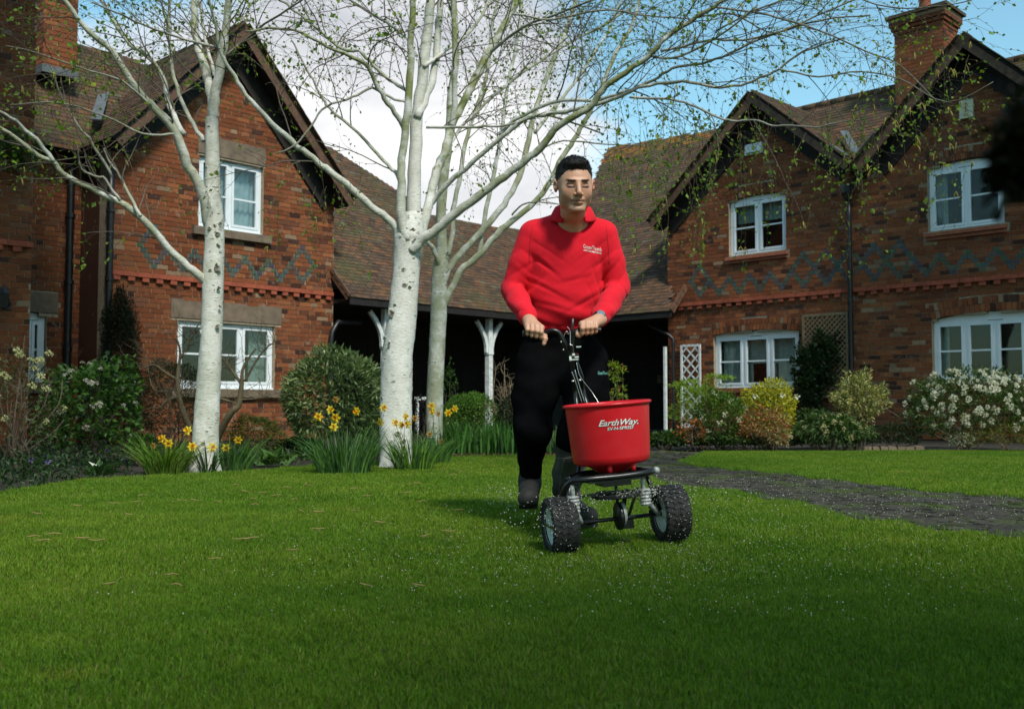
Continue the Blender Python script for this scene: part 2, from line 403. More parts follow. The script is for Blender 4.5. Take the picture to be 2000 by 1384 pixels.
def window(wall, parent, q, cols, bar=0.5, curtain=None, w=-0.075, vent=True, label=None):
    """white casement window filling opening q; the frame is the part, sashes, bars and panes its sub-parts"""
    u0, u1, z0, z1 = q['u0'] + 0.006, q['u1'] - 0.006, q['z0'] + 0.006, q['z1']; rise = q.get('rise', 0)
    fr = MB(); t = 0.055
    wall.box(fr, u0, u0 + t, z0, z1, w - 0.06, w); wall.box(fr, u1 - t, u1, z0, z1, w - 0.06, w)
    wall.box(fr, u0 + t, u1 - t, z0, z0 + t, w - 0.06, w)
    wall.box(fr, u0 - 0.0, u1, z0 - 0.03, z0 - 0.001, w - 0.03, w + 0.045)
    n = 12; uc = (u0 + u1) / 2; hw = (u1 - u0) / 2
    for i in range(n):                                         # head follows the arch
        a, b_ = u0 + (u1 - u0) * i / n, u0 + (u1 - u0) * (i + 1) / n
        zt = [z1 + rise * (1 - ((x - uc) / hw) ** 2) - 0.004 for x in (a, b_)]
        V = [wall.pt(a, z1 - t - 0.02, w - 0.06), wall.pt(b_, z1 - t - 0.02, w - 0.06), wall.pt(b_, zt[1], w - 0.06), wall.pt(a, zt[0], w - 0.06),
             wall.pt(a, z1 - t - 0.02, w - 0.002), wall.pt(b_, z1 - t - 0.02, w - 0.002), wall.pt(b_, zt[1], w - 0.002), wall.pt(a, zt[0], w - 0.002)]
        fr.add(V, BOXF)
    fo = fr.build('window', M['white'], parent, label=label)
    zt = z1 - t - 0.02; iu0, iu1 = u0 + t, u1 - t; cw = (iu1 - iu0) / cols
    for i in range(cols - 1):
        mb = MB(); x = iu0 + cw * (i + 1); wall.box(mb, x - 0.028, x + 0.028, z0 + t, zt, w - 0.055, w - 0.004); mb.build('mullion', M['white'], fo)
    for i in range(cols):
        a = iu0 + cw * i + (0.03 if i else 0.002); b_ = iu0 + cw * (i + 1) - (0.03 if i < cols - 1 else 0.002)
        zb = z0 + t + 0.002; s = MB(); sw = 0.042; wf = w + 0.008
        wall.box(s, a, a + sw, zb, zt - 0.002, w - 0.05, wf); wall.box(s, b_ - sw, b_, zb, zt - 0.002, w - 0.05, wf)
        wall.box(s, a + sw, b_ - sw, zb, zb + sw, w - 0.05, wf); wall.box(s, a + sw, b_ - sw, zt - 0.002 - sw, zt - 0.002, w - 0.05, wf)
        s.build('sash', M['white'], fo)
        zm = zb + (zt - zb) * bar; g = MB(); wall.box(g, a + sw, b_ - sw, zm - 0.014, zm + 0.014, w - 0.03, w - 0.004); g.build('glazing_bar', M['white'], fo)
        for (p, r) in ((zb + sw, zm - 0.014), (zm + 0.014, zt - 0.002 - sw)):
            g = MB(); wall.box(g, a + sw, b_ - sw, p, r, w - 0.026, w - 0.020); g.build('pane', M['glass'], fo)
    if vent:
        g = MB(); x = uc; wall.box(g, x - 0.12, x + 0.12, zt + 0.022, zt + 0.030, w - 0.01, w + 0.004); g.build('trickle_vent', M['black'], fo)
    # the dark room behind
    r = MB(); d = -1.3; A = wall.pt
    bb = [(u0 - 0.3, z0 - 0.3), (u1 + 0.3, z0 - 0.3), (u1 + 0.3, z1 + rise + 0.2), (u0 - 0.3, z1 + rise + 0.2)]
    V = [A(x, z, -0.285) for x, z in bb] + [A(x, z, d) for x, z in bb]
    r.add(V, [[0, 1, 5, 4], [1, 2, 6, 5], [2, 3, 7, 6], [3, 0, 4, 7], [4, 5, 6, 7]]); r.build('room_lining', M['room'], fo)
    if curtain:
        for (ca, cb, za, zb_, mat) in curtain:
            c = MB(); n = max(6, int((cb - ca) / 0.02)); P = []
            for i in range(n + 1):
                x = ca + (cb - ca) * i / n; dw = 0.018 * math.sin(i * 1.3) + 0.008 * math.sin(i * 3.1)
                P += [wall.pt(x, za, w - 0.16 + dw), wall.pt(x, zb_, w - 0.16 + dw * 0.7)]
            c.add(P, [[2 * i, 2 * i + 2, 2 * i + 3, 2 * i + 1] for i in range(n)]); c.build('curtain', M[mat], fo, smooth=True)
    return fo
def sill(wall, parent, q, mat, h, proj, ext, col=(0.33, 0.10, 0.05)):
    mb = MB(); wall.box(mb, q['u0'] - ext, q['u1'] + ext, q['z0'] - h, q['z0'] - 0.026, -0.1, proj, col, 0.002); return mb.build('sill', M[mat], parent)
# ---- plain tiles laid on a sloping plane
_tm = {}
def tile_col():
    r = random.random(); j = random.uniform(0.75, 1.2)
    c = (0.115, 0.070, 0.045) if r < 0.5 else (0.085, 0.058, 0.042) if r < 0.75 else (0.15, 0.078, 0.042) if r < 0.93 else (0.12, 0.105, 0.07)
    return tuple(x * j for x in c)
def tile_mesh():
    k = random.randrange(9)
    if k not in _tm:
        mb = MB(); mb.box((0, 0, 0), np.eye(3), [0.080, 0.070, 0.006], tile_col(), 0.001); me = mb.mesh('tile'); me.materials.append(M['tile']); _tm[k] = me
    return _tm[k]
def inpoly(x, y, P):
    c = False; n = len(P); j = n - 1
    for i in range(n):
        if (P[i][1] > y) != (P[j][1] > y) and x < (P[j][0] - P[i][0]) * (y - P[i][1]) / (P[j][1] - P[i][1]) + P[i][0]: c = not c
        j = i
    return c
def tiled(parent, O, a, b, poly, nparts=0, gauge=0.1, wid=0.167, name='roof', orange=None, thick=0.05, label=None):
    """O origin, a unit vector along the eaves, b unit vector up the slope, poly in (a,b) metres"""
    O = np.array(O, float); nrm = np.cross(a, b); nrm = nrm / np.linalg.norm(nrm)
    if nrm[2] < 0: nrm = -nrm
    mb = MB(); n = len(poly)
    top = [O + a * p[0] + b * p[1] - nrm * 0.02 for p in poly]; bot = [p - nrm * thick for p in top]
    mb.add(top + bot, [list(range(n)), list(range(n, 2 * n))[::-1]] + [[i, (i + 1) % n, n + (i + 1) % n, n + i] for i in range(n)], (0.03, 0.025, 0.02))
    ro = mb.build(name, M['soffit'], parent, label=label)
    aa = [p[0] for p in poly]; bb = [p[1] for p in poly]; tl = []
    j = 0; y = min(bb) + 0.03
    tilt = 0.075
    b2 = b * math.cos(tilt) + nrm * -math.sin(tilt); n2 = nrm * math.cos(tilt) + b * math.sin(tilt)
    while y < max(bb):
        x = min(aa) + (wid / 2 if j % 2 else 0)
        while x < max(aa) + wid:
            if inpoly(x, y, poly): tl.append((x, y))
            x += wid
        y += gauge; j += 1
    sc = []
    for x, y in tl:
        p = O + a * x + b * y; d = p - O_; X = 1000 + FPX * d[0] / d[1]; Y_ = 790 - FPX * d[2] / d[1]
        sc.append((0 if (0 < X < 2000 and 0 < Y_ < 700) else 1, d[1] + random.uniform(0, 2.5)))
    order = sorted(range(len(tl)), key=lambda i: sc[i]); ch = set(i for i in order[:nparts] if sc[i][0] == 0)
    st = MB(); R = np.stack([a, b2, n2], 1)
    for i, (x, y) in enumerate(tl):
        p = O + a * (x + random.uniform(-0.003, 0.003)) + b * (y + random.uniform(-0.005, 0.005)) + nrm * random.uniform(0.0, 0.004)
        if i in ch: inst('tile', tile_mesh(), ro, p, R)
        else:
            c = tile_col()
            if orange and orange(x, y): c = (0.30 * random.uniform(0.7, 1.2), 0.13 * random.uniform(0.8, 1.2), 0.03)
            st.box(p, [a, b2, n2], [0.080, 0.070, 0.006], c, 0.001)
    if st.n: st.build('tiling', M['tile'], ro, kind='stuff')
    return ro
def planecoord(p, O, a, b): q = np.array(p) - O; return float(np.dot(q, a)), float(np.dot(q, b))
# ------------------------------------------------------------------ LEFT HOUSE
WLl = Wall((-5.889, 14.40), (-3.136, 17.42))
lh = empty('brick_house', (-5.2, 15.4, 0), 'red brick house with stone lintels and a steep gable behind the white birches', 'house')
lw = WLl; Lu = lw.L
OV = 0.38
apx = lw.px(478, 42, OV); lft = lw.px(222, 262, OV); rgt = lw.px(692, 388, OV)
ap_wall = (apx[0], apx[1] - 0.24)
slL = (apx[1] - lft[1]) / (apx[0] - lft[0]); slR = (apx[1] - rgt[1]) / (rgt[0] - apx[0])
def spanL(z):
    d = 0.16
    a = apx[0] - (apx[1] - d - z) / slL; b = apx[0] + (apx[1] - d - z) / slR
    return max(0.0, a), min(Lu, b)
bandL = lw.px(425, 555)[1]
def winq(wall, x0, x1, yt, yb, rise=0, **k):
    """opening from the left edge x0, right edge x1 and, at its middle, the top and bottom rows of the photograph"""
    xm = (x0 + x1) / 2; q = dict(u0=wall.px(x0, 700)[0], u1=wall.px(x1, 700)[0], z0=wall.px(xm, yb)[1], z1=wall.px(xm, yt)[1] - rise, rise=rise); q.update(k); return q
qL1 = winq(lw, 384, 511, 310, 448, 0, lint=0.3, sill=0.17, le=0.03)
qL2 = winq(lw, 347, 537, 627, 757, 0, lint=0.30, sill=0.15, le=0.12)
bl = {}; cz = bandL + 3 * CO
uD = lw.px(591, 500)[0]
diamond(uD, 9, bl); diamond(uD - 2.7, 9, bl)
for i in range(1, 6): zig(uD - 0.45 * i, bl)
zbase = round((bandL - 0.0) / CO) * CO
bandL = zbase
brickwork(lw, lh, 0.0, apx[1], spanL, [qL1, qL2], bl, bandL + 2 * CO, 300)
dentils(lw, lh, 0.0, Lu, bandL)
for q, h in ((qL1, 0.30), (qL2, 0.30)):
    mb = MB(); ex = q['le']; lw.box(mb, q['u0'] - ex, q['u1'] + ex, q['z1'] + 0.002, q['z1'] + h - 0.004, -0.12, 0.004, jit=0.002); mb.build('lintel', M['stone'], lh)
    sill(lw, lh, q, 'stone', 0.15, 0.075, 0.12)
du = qL1['u1'] - qL1['u0']
window(lw, lh, qL1, 2, 0.46, [(qL1['u0'] + 0.02, qL1['u1'] - 0.02, qL1['z0'], qL1['z1'], 'curtain_white')])
u2 = qL2['u1']
window(lw, lh, qL2, 3, 0.50, [(u2 - 0.36, u2 - 0.05, qL2['z0'], qL2['z1'], 'curtain'), (qL2['u0'] + 0.05, qL2['u0'] + 0.14, qL2['z0'], qL2['z1'], 'curtain')])
def gable_roof(wall, parent, ap, lf, rg, back_l, back_r, drawl=True, drawr=True, np_=0, ovh=OV, bk=0.0):
    """two tiled slopes, barge boards and a dark soffit over a gable; ap, lf, rg are (u, z) on the verge plane"""
    A = wall.pt(ap[0], ap[1], ovh)
    for side, en, bk_, dr in ((-1, lf, back_l, drawl), (1, rg, back_r, drawr)):
        E = wall.pt(en[0], en[1], ovh); up = (A - E); Ln = np.linalg.norm(up); up = up / Ln; back = -wall.n
        if dr:
            tiled(parent, E, back, up, [(0, -0.05), (bk_, -0.05), (bk_, Ln), (0, Ln)], nparts=np_ if side == (1 if wall is not WLl else -1) else 0, name='roof')
        else:
            nr = np.cross(back, up); nr *= np.sign(nr[2]); mb = MB()
            c = (E + A) / 2 + back * bk_ / 2 - nr * 0.035; mb.box(c, [back, up, nr], [bk_ / 2, Ln / 2 + 0.02, 0.03], (0.09, 0.06, 0.04)); mb.build('roof', M['tile'], parent)
        nr = np.cross(wall.n, up); nr *= np.sign(nr[2])
        mb = MB(); mb.box((E + A) / 2 - nr * 0.125 + wall.n * 0.0, [up, wall.n, nr], [Ln / 2 + 0.03, 0.014, 0.062], (1, 1, 1), 0.001); mb.build('bargeboard', M['barge'], parent)
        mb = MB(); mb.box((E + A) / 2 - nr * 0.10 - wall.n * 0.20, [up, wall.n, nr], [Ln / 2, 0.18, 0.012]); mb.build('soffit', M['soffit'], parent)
        mb = MB(); mb.box((E + A) / 2 - nr * 0.27 - wall.n * (ovh - 0.02 - 0.004 * side), [up, wall.n, nr], [Ln / 2 - .12, 0.02, 0.16]); mb.build('rake_shade_strip', M['soffit'], parent)  # dark strip added for the overhang's shade on the wall
        # verge tiles: short ends bedded along the edge
        vm = MB(); n = int(Ln / 0.1)
        for i in range(n):
            p = E + up * (i * 0.1 + 0.05) + wall.n * 0.03 + nr * random.uniform(0.0, 0.006); vm.box(p, [wall.n, up, nr], [0.05, 0.06, 0.007], tile_col(), 0.001)
        vm.build('verge_tiles', M['tile'], parent, kind='stuff')
        # end block of the eaves
        mb = MB(); mb.box(E - nr * 0.13 + up * 0.10 - wall.n * 0.2, [up, wall.n, nr], [0.14, 0.16, 0.07]); mb.build('eaves_box', M['soffit'], parent)
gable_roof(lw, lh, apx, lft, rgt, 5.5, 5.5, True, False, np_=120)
# recessed wall and the wing at the frame's left edge
wr = Wall((-8.2, 13.2), (-8.2 + 2.753 * 1.6, 13.2 + 3.02 * 1.6))
def spanr(z): return 0.0, 3.95
qs = dict(u0=wr.px(30, 700)[0], u1=wr.px(90, 700)[0], z0=wr.px(75, 750)[1], z1=wr.px(75, 610)[1] - 0.06, rise=0.06, ring=0.0, lint=0.36, le=0.16)
brickwork(wr, lh, 0.0, 4.6, spanr, [qs], None, 0, 200, thick=0.2, wallname='recessed_wall')
window(wr, lh, qs, 2, 0.52, [(qs['u0'], qs['u1'], qs['z0'], qs['z1'], 'curtain')])
mb = MB(); wr.box(mb, qs['u0'] - 0.16, qs['u1'] + 0.16, qs['z1'] + 0.064, qs['z1'] + 0.36, -0.12, 0.004); mb.build('lintel', M['stone'], lh)
sill(wr, lh, qs, 'stone', 0.13, 0.07, 0.1)
mb = MB()                                                     # side return of the gable block
for z in (0,):
    A = lw.pt(0.0, 0, -0.012); B = lw.pt(0.0, 0, -3.0)
    V = [A, B, B + [0, 0, 4.6], A + [0, 0, 4.6]]; V = [v + lw.e * 0.004 for v in V] + [v + lw.e * 0.2 for v in V]
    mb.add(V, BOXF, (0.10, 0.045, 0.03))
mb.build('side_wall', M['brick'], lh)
# rear body of the left house, closing it off behind
mb = MB(); lw.box(mb, 0.25, Lu - 0.02, 0, 4.2, -6.0, -5.8, (0.2, 0.08, 0.04)); lw.box(mb, Lu - 0.22, Lu - 0.004, 0, 4.5, -5.8, -0.29, (0.2, 0.08, 0.04)); mb.build('rear_wall', M['brick'], lh)
# black rainwater pipes
def pipe(parent, pts, r=0.038, name='downpipe', mat='black', br=True):
    mb = MB(); mb.tube(pts, r, 10); pts = np.array(pts)
    o = mb.build(name, M[mat], parent, smooth=True)
    if br:
        zz = np.arange(0.4, pts[:, 2].max() - 0.2, 1.0)
        for z in zz:
            i = np.argmin(abs(pts[:, 2] - z)); m2 = MB(); m2.tube([[*pts[i][:2], z - 0.03], [*pts[i][:2], z + 0.03]], r * 1.3, 10); m2.build('pipe_bracket', M[mat], o)
    return o
def vpipe(wall, x, w, z0, z1, y=700):
    u = wall.px(x, y)[0]; return [wall.pt(u, z, w) for z in np.linspace(z0, z1, 12)]
pipe(lh, vpipe(wr, 126, 0.09, 0.0, 4.4), 0.055)
pipe(lh, vpipe(lw, 207, 0.05, 0.0, 4.0), 0.05)
# tiled roof over the recess, with its chimney
wz = 4.35; Or = wr.pt(-1.0, wz, 0.35); ar = wr.e; br_ = (wr.z * math.sin(math.radians(50)) - wr.n * math.cos(math.radians(50)))
def rpx(x, y, O, a, b): return planecoord(on_plane(x, y, O, np.cross(a, b)), O, a, b)
pl = [rpx(x, y, Or, ar, br_) for x, y in ((30, 300), (35, 95), (150, 88), (262, 118), (330, 175), (250, 262))]
lo = 0.0
pl = [(pl[0][0], lo), pl[1], pl[2], pl[3], (pl[4][0] + 0.6, pl[4][1] - 0.2), (pl[5][0] + 1.2, lo)]
tiled(lh, Or, ar, br_, pl, 120, name='rear_roof')
mb = MB()                                                     # lead valley
a0, a1 = wr.px(172, 240, 0.1), wr.px(222, 168, -0.6)
mb.box2(wr.pt(a0[0], a0[1], 0.35), wr.pt(a1[0], a1[1], -0.9), 0.16, 0.02); mb.build('lead_valley', M['lead'], lh)
def chimney(parent, wall, x0, x1, ztop, w_front, depth, zbot, cap=True, pots=1, npr=120):
    u0, u1 = wall.px(x0, 100, w_front)[0], wall.px(x1, 100, w_front)[0]
    st = MB()
    f = Wall(wall.pt(u0, 0, w_front)[:2], wall.pt(u1, 0, w_front)[:2])
    wl = brickwork(f, parent, zbot, ztop, lambda z: (0, u1 - u0), [], None, 0, npr, thick=depth - 0.012, wallname='chimney')
    for s in (0, 1):                                          # the two flanks
        P0, P1 = (wall.pt(u0, 0, w_front - depth)[:2], wall.pt(u0, 0, w_front)[:2]) if s == 0 else (wall.pt(u1, 0, w_front)[:2], wall.pt(u1, 0, w_front - depth)[:2])
        g = Wall(P0, P1); k = 0; z = zbot
        while z < ztop:
            x = -0.1125 if k % 2 else 0.0
            while x < depth:
                a, b_ = max(x, 0), min(x + 0.225, depth)
                if b_ - a > 0.03: g.box(st, a + 0.005, b_ - 0.005, z + 0.005, z + 0.07, -0.05, 0.011, brick_col(), 0.001)
                x += 0.225
            z += CO; k += 1
    for i in range(4):
        e = 0.02 + 0.03 * min(i, 2)
        f.box(st, -e, (u1 - u0) + e, ztop + i * CO + 0.003, ztop + (i + 1) * CO - 0.004, -depth - e, e, tuple(c * 0.9 for c in brick_col()), 0.001)
    f.box(st, -0.13, (u1 - u0) + 0.13, ztop + 4 * CO, ztop + 4 * CO + 0.06, -depth - 0.13, 0.13, (0.10, 0.085, 0.06), 0.001)
    st.build('chimney_brickwork', M['brick'], wl, kind='stuff')
    for i in range(pots):
        c = f.pt((u1 - u0) * (i + 1) / (pots + 1), ztop + 4 * CO + 0.06, -depth / 2)
        p = MB(); p.lathe([(0.13, 0), (0.12, 0.05), (0.10, 0.3), (0.125, 0.32), (0.125, 0.36), (0.09, 0.36), (0.09, 0.05)], c, n=16, col=(0.34, 0.10, 0.05)); p.build('chimney_pot', M['terracotta'], wl, smooth=True)
    # lead skirt at the foot
    p = MB(); f.box(p, -0.03, (u1 - u0) + 0.03, zbot, zbot + 0.12, -depth - 0.02, 0.02); p.build('lead_skirt', M['lead'], wl)
    return wl
chimney(lh, wr, 86, 150, 7.6, -0.35, 0.5, wr.px(118, 148, -0.35)[1])
# near wing with the wall lantern
ww = Wall((-8.9, 9.36), (-5.99, 12.55))
wg = empty('brick_wing', (-7.5, 11, 0), 'projecting brick wing at the far left edge carrying an iron lantern', 'house wing')
u_e = ww.px(57, 700)[0]
qw = []
brickwork(ww, wg, 0.0, 6.6, lambda z: (0.5, u_e), qw, None, 0, 300, skip=None)
zb = round(ww.px(30, 480)[1] / CO) * CO
dentils(ww, wg, 1.2, u_e, zb)
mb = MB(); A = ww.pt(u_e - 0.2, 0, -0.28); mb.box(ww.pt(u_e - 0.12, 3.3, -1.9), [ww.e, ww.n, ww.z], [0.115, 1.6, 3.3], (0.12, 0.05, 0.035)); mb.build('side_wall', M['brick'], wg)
ln = empty('wall_lantern', ww.pt(ww.px(8, 600)[0], 1.9, 0.2), 'black iron lantern on a scrolled bracket at the far left wall', 'lantern')
c = ww.pt(ww.px(-6, 600)[0], ww.px(5, 585)[1], 0.20)
mb = MB(); mb.lathe([(0.045, -0.12), (0.075, 0.06), (0.02, 0.13), (0.012, 0.17)], c, n=6); mb.build('lamp_housing', M['black'], ln)
b0 = ww.pt(ww.px(17, 600)[0], ww.px(17, 597)[1], 0.0); mb = MB(); mb.tube([b0, b0 + ww.n * 0.04 + [0, 0, 0.02], (b0 + c) / 2 + [0, 0, 0.13], c + [0, 0, 0.17]], 0.010, 6)
mb.tube([b0 + [0, 0, -0.02], (b0 + c) / 2 + [0, 0, -0.01], c + [0, 0, 0.0]], 0.008, 6); mb.box(b0, [ww.e, ww.n, ww.z], [0.03, 0.012, 0.045]); mb.build('bracket', M['black'], ln)
# ------------------------------------------------------------------ RIGHT HOUSE
WR = Wall((3.177, 20.25), (7.937, 15.43)); rw = WR
rh = empty('brick_house', (6.5, 18.5, 0), 'red brick house with twin gables, zigzag blue brickwork and white windows', 'house')
a1 = rw.px(1468, 176, OV); l1 = rw.px(1266, 432, OV); r1 = rw.px(1660, 312, OV)
a2 = rw.px(1880, 62, OV); l2 = rw.px(1668, 318, OV); r2u = 2 * a2[0] - l2[0] + 0.35
s1l = (a1[1] - l1[1]) / (a1[0] - l1[0]); s1r = (a1[1] - r1[1]) / (r1[0] - a1[0]); s2 = (a2[1] - l2[1]) / (a2[0] - l2[0])
r2 = (r2u, a2[1] - s2 * (r2u - a2[0]))
uval = rw.px(1668, 700)[0]
Ru = r2u - 0.45
zval = min(a1[1] - 0.16 - (uval - a1[0]) * s1r, a2[1] - 0.16 - (a2[0] - uval) * s2)
def span1(z): return max(0, a1[0] - (a1[1] - 0.16 - z) / s1l), min(uval, a1[0] + (a1[1] - 0.16 - z) / s1r)
def span2(z): return max(uval, a2[0] - (a2[1] - 0.16 - z) / s2), min(Ru, a2[0] + (a2[1] - 0.16 - z) / s2)
qR1 = winq(rw, 1426, 1538, 379, 494, 0.05, ring=0.215, sill=0.11)
qR2 = winq(rw, 1818, 1968, 309, 444, 0.06, ring=0.215, sill=0.11)
qR3 = winq(rw, 1394, 1560, 644, 757, 0.06, ring=0.23, sill=0.0)
qR4 = winq(rw, 1821, 2075, 606, 745, 0.09, ring=0.25, sill=0.11)
bandR = round(rw.px(1600, 579)[1] / CO) * CO
br = {}; u0 = rw.px(1367, 560)[0]
diamond(u0, 9, br)
for i in (1, 2, 3, 4): zig(u0 + 0.45 * i, br)
for i in (5, 6, 7, 8, 9): diamond(u0 + 0.45 * i, 9, br)
for i in range(10, 16): zig(u0 + 0.45 * i, br)
w1_ = brickwork(rw, rh, 0.0, a1[1], span1, [qR1, qR3], br, bandR + 2 * CO, 150)
w2_ = brickwork(rw, rh, 0.0, a2[1], span2, [qR2, qR4], br, bandR + 2 * CO, 150)
dentils(rw, rh, 0.0, Ru, bandR)
for q in (qR1, qR2, qR3, qR4): arch(rw, rh, q, 2 if q is not qR1 else 2)
for q in (qR1, qR2, qR4):
    sill(rw, rh, q, 'terracotta', 0.085, 0.07, 0.05); 
    mb = MB(); rw.box(mb, q['u0'] - 0.03, q['u1'] + 0.03, q['z0'] - 0.145, q['z0'] - 0.09, -0.02, 0.035, (0.3, 0.09, 0.045)); mb.build('under_sill', M['terracotta'], rh)
sill(rw, rh, qR3, 'terracotta', 0.085, 0.05, 0.05)
def uu(q, f): return q['u0'] + (q['u1'] - q['u0']) * f
zz = lambda q, f: q['z0'] + (q['z1'] - q['z0']) * f
window(rw, rh, qR1, 2, 0.50, [(uu(qR1, .05), uu(qR1, .95), zz(qR1, 0.60), zz(qR1, 1.0), 'curtain')])
window(rw, rh, qR2, 2, 0.50, [(uu(qR2, .04), uu(qR2, .20), zz(qR2, 0.0), zz(qR2, 1.0), 'curtain')])
window(rw, rh, qR3, 3, 0.50, [(uu(qR3, .04), uu(qR3, .40), zz(qR3, 0.0), zz(qR3, 1.0), 'curtain'), (uu(qR3, .70), uu(qR3, .96), zz(qR3, 0.0), zz(qR3, 1.0), 'curtain'), (uu(qR3, .38), uu(qR3, .72), zz(qR3, 0.45), zz(qR3, 1.0), 'curtain')])
window(rw, rh, qR4, 4, 0.50, [(uu(qR4, .02), uu(qR4, .10), zz(qR4, 0.0), zz(qR4, 1.0), 'curtain')])
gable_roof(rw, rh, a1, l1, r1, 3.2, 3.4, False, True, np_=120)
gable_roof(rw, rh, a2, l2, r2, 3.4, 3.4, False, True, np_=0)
# main roof behind the gables
Zm = zval + 0.05; Om = rw.pt(uval - 1.2, Zm, 0.0); am = rw.e; bm_ = rw.z * math.sin(math.radians(47)) - rw.n * math.cos(math.radians(47))
p1, p2 = rpx(1560, 221, Om, am, bm_), rpx(1745, 171, Om, am, bm_)
k_ = (p2[1] - p1[1]) / (p2[0] - p1[0])
tiled(rh, Om, am, bm_, [(-1.5, 0.17), (5.5, 0.17), (5.5, p1[1] + 0.1), (-1.5, p1[1] + 0.1)], 120, name='main_roof')
rdg = MB()
for i in range(20):
    p = Om + am * (-1.2 + i * 0.32) + bm_ * (p1[1] + 0.1); rdg.tube([p, p + am * 0.30], 0.085, 8, tile_col())
rdg.build('ridge_tiles', M['tile'], rh, kind='stuff', smooth=True)
pr = on_plane(1795, 150, Om + bm_ * 2.4, np.cross(am, bm_))
wc = float(np.dot(pr - rw.P, rw.n))
chimney(rh, rw, 1748, 1842, rw.px(1790, 60, -1.5)[1], -1.5, 0.65, Zm + 0.6, npr=150)
for (xa, ya, xb, yb, wa, wb) in ((1672, 300, 1648, 258, 0.35, -0.9), (1624, 285, 1657, 307, 0.36, 0.37), (1674, 306, 1710, 262, 0.36, 0.37)):
    A = rw.px(xa, ya, wa); B = rw.px(xb, yb, wb); mb = MB(); mb.box2(rw.pt(A[0], A[1] + 0.02, wa), rw.pt(B[0], B[1] + 0.02, wb), 0.14, 0.02); mb.build('lead_flashing', M['lead'], rh)
mb = MB(); rw.box(mb, 0.0, 0.2, 0, 5.2, -5.5, -0.285, (0.2, 0.08, 0.04)); rw.box(mb, 0.2, Ru, 0, 4.4, -5.7, -5.5, (0.2, 0.08, 0.04)); rw.box(mb, Ru - 0.2, Ru, 0, 4.4, -5.5, -0.285, (0.2, 0.08, 0.04)); mb.build('rear_wall', M['brick'], rh)
up_ = rw.px(1669, 350)[0]
pp = [rw.pt(uval, z, 0.10) for z in np.linspace(0, zval - 0.15, 14)]; pipe(rh, pp, 0.042)
mb = MB(); mb.lathe([(0.05, -0.12), (0.11, 0.0), (0.12, 0.10), (0.12, 0.14)], rw.pt(uval, zval - 0.05, 0.14), n=8); mb.build('rainwater_hopper', M['black'], rh)
# soot-dark valley corner streaks are left to the brick itself; the pipe at the house's left corner:
ul = rw.px(1319, 700)[0]; q0 = rw.px(1319, 662)
a_ = rw.pt(ul, q0[1], 0.07); bq = rw.px(1265, 634, 0.3)
pipe(rh, [rw.pt(bq[0], bq[1], 0.3), rw.pt(ul - 0.08, q0[1] + 0.08, 0.1), a_] + [rw.pt(ul, z, 0.07) for z in np.linspace(q0[1] - 0.1, 0, 8)], 0.035, br=False)
# alarm boxes
ab = empty('alarm_box', rw.pt(*rw.px(1474, 291)[:2]), 'white alarm box on brick high in the gable above the small two-light window', 'alarm box')
A = rw.px(1458, 283); B = rw.px(1491, 301); mb = MB(); rw.box(mb, A[0], B[0], (A[1] + B[1]) / 2 - 0.10, (A[1] + B[1]) / 2 + 0.10, 0, 0.07, (1, 1, 1)); mb.build('cover', M['white'], ab)
mb = MB(); rw.box(mb, A[0] + 0.03, B[0] - 0.03, (A[1] + B[1]) / 2 - 0.085, (A[1] + B[1]) / 2 - 0.065, 0.068, 0.074); mb.build('sounder_slot', M['black'], ab)
ab = empty('alarm_box', rw.pt(*rw.px(1889, 217)[:2]), 'cream upright alarm box with a small ochre figure printed on it', 'alarm box')
A = rw.px(1876, 217); B = rw.px(1903, 217); mb = MB(); rw.box(mb, A[0], B[0], A[1] - 0.15, A[1] + 0.15, 0, 0.06); cr = simple('cream_plastic', (0.62, 0.60, 0.42), 0.5, bmp=0); mb.build('cover', cr, ab)
oc = simple('ochre_print', (0.42, 0.22, 0.03), 0.6, bmp=0); mb = MB(); um = (A[0] + B[0]) / 2
rw.box(mb, um - 0.012, um + 0.012, A[1] - 0.03, A[1] + 0.06, 0.06, 0.064); rw.box(mb, um - 0.03, um + 0.03, A[1] - 0.09, A[1] - 0.075, 0.06, 0.064); rw.box(mb, um - 0.03, um + 0.03, A[1] - 0.115, A[1] - 0.10, 0.06, 0.064)
rw.box(mb, um - 0.02, um + 0.008, A[1] - 0.05, A[1] - 0.03, 0.06, 0.064); mb.ball(rw.pt(um, A[1] + 0.085, 0.062), (0.02, 0.004, 0.02), ax=[rw.e, rw.n, rw.z]); mb.build('printed_figure', oc, ab)
# ------------------------------------------------------------------ LINK BUILDING (open porch between the houses)
lk = empty('porch_building', (0.5, 21.5, 0), 'long low tiled porch on white posts joining the two brick houses', 'building')
def link_plane(wall, zc, ang):
    O = wall.pt(0, 2.45, 0.5); a = wall.e; b_ = wall.z * math.sin(ang) - wall.n * math.cos(ang); return O, a, b_
OL, aL, bL = link_plane(lw, 2.45, math.radians(44))
OR_, aR, bR = link_plane(rw, 2.45, math.radians(47))
PL = [rpx(x, y, OL, aL, bL) for x, y in ((640, 545), (600, 420), (590, 255), (628, 280), (700, 322), (773, 371), (841, 422), (942, 441), (1060, 452), (1118, 628))]
PL[0] = (PL[0][0], 0.0); eaveL0 = rpx(682, 575, OL, aL, bL)[0]; PL = [(eaveL0, 0.0), (eaveL0, 0.7), (eaveL0 - 0.8, 1.2)] + PL[2:]; PL[-1] = (PL[-1][0], 0.0)
tiled(lk, OL, aL, bL, PL, 300, name='roof', label='long low tiled roof slope on the left of the porch')
PR = [rpx(x, y, OR_, aR, bR) for x, y in ((1100, 628), (1040, 470), (1105, 440), (1160, 352), (1187, 289), (1395, 254), (1480, 240), (1480, 430), (1312, 560), (1306, 612))]
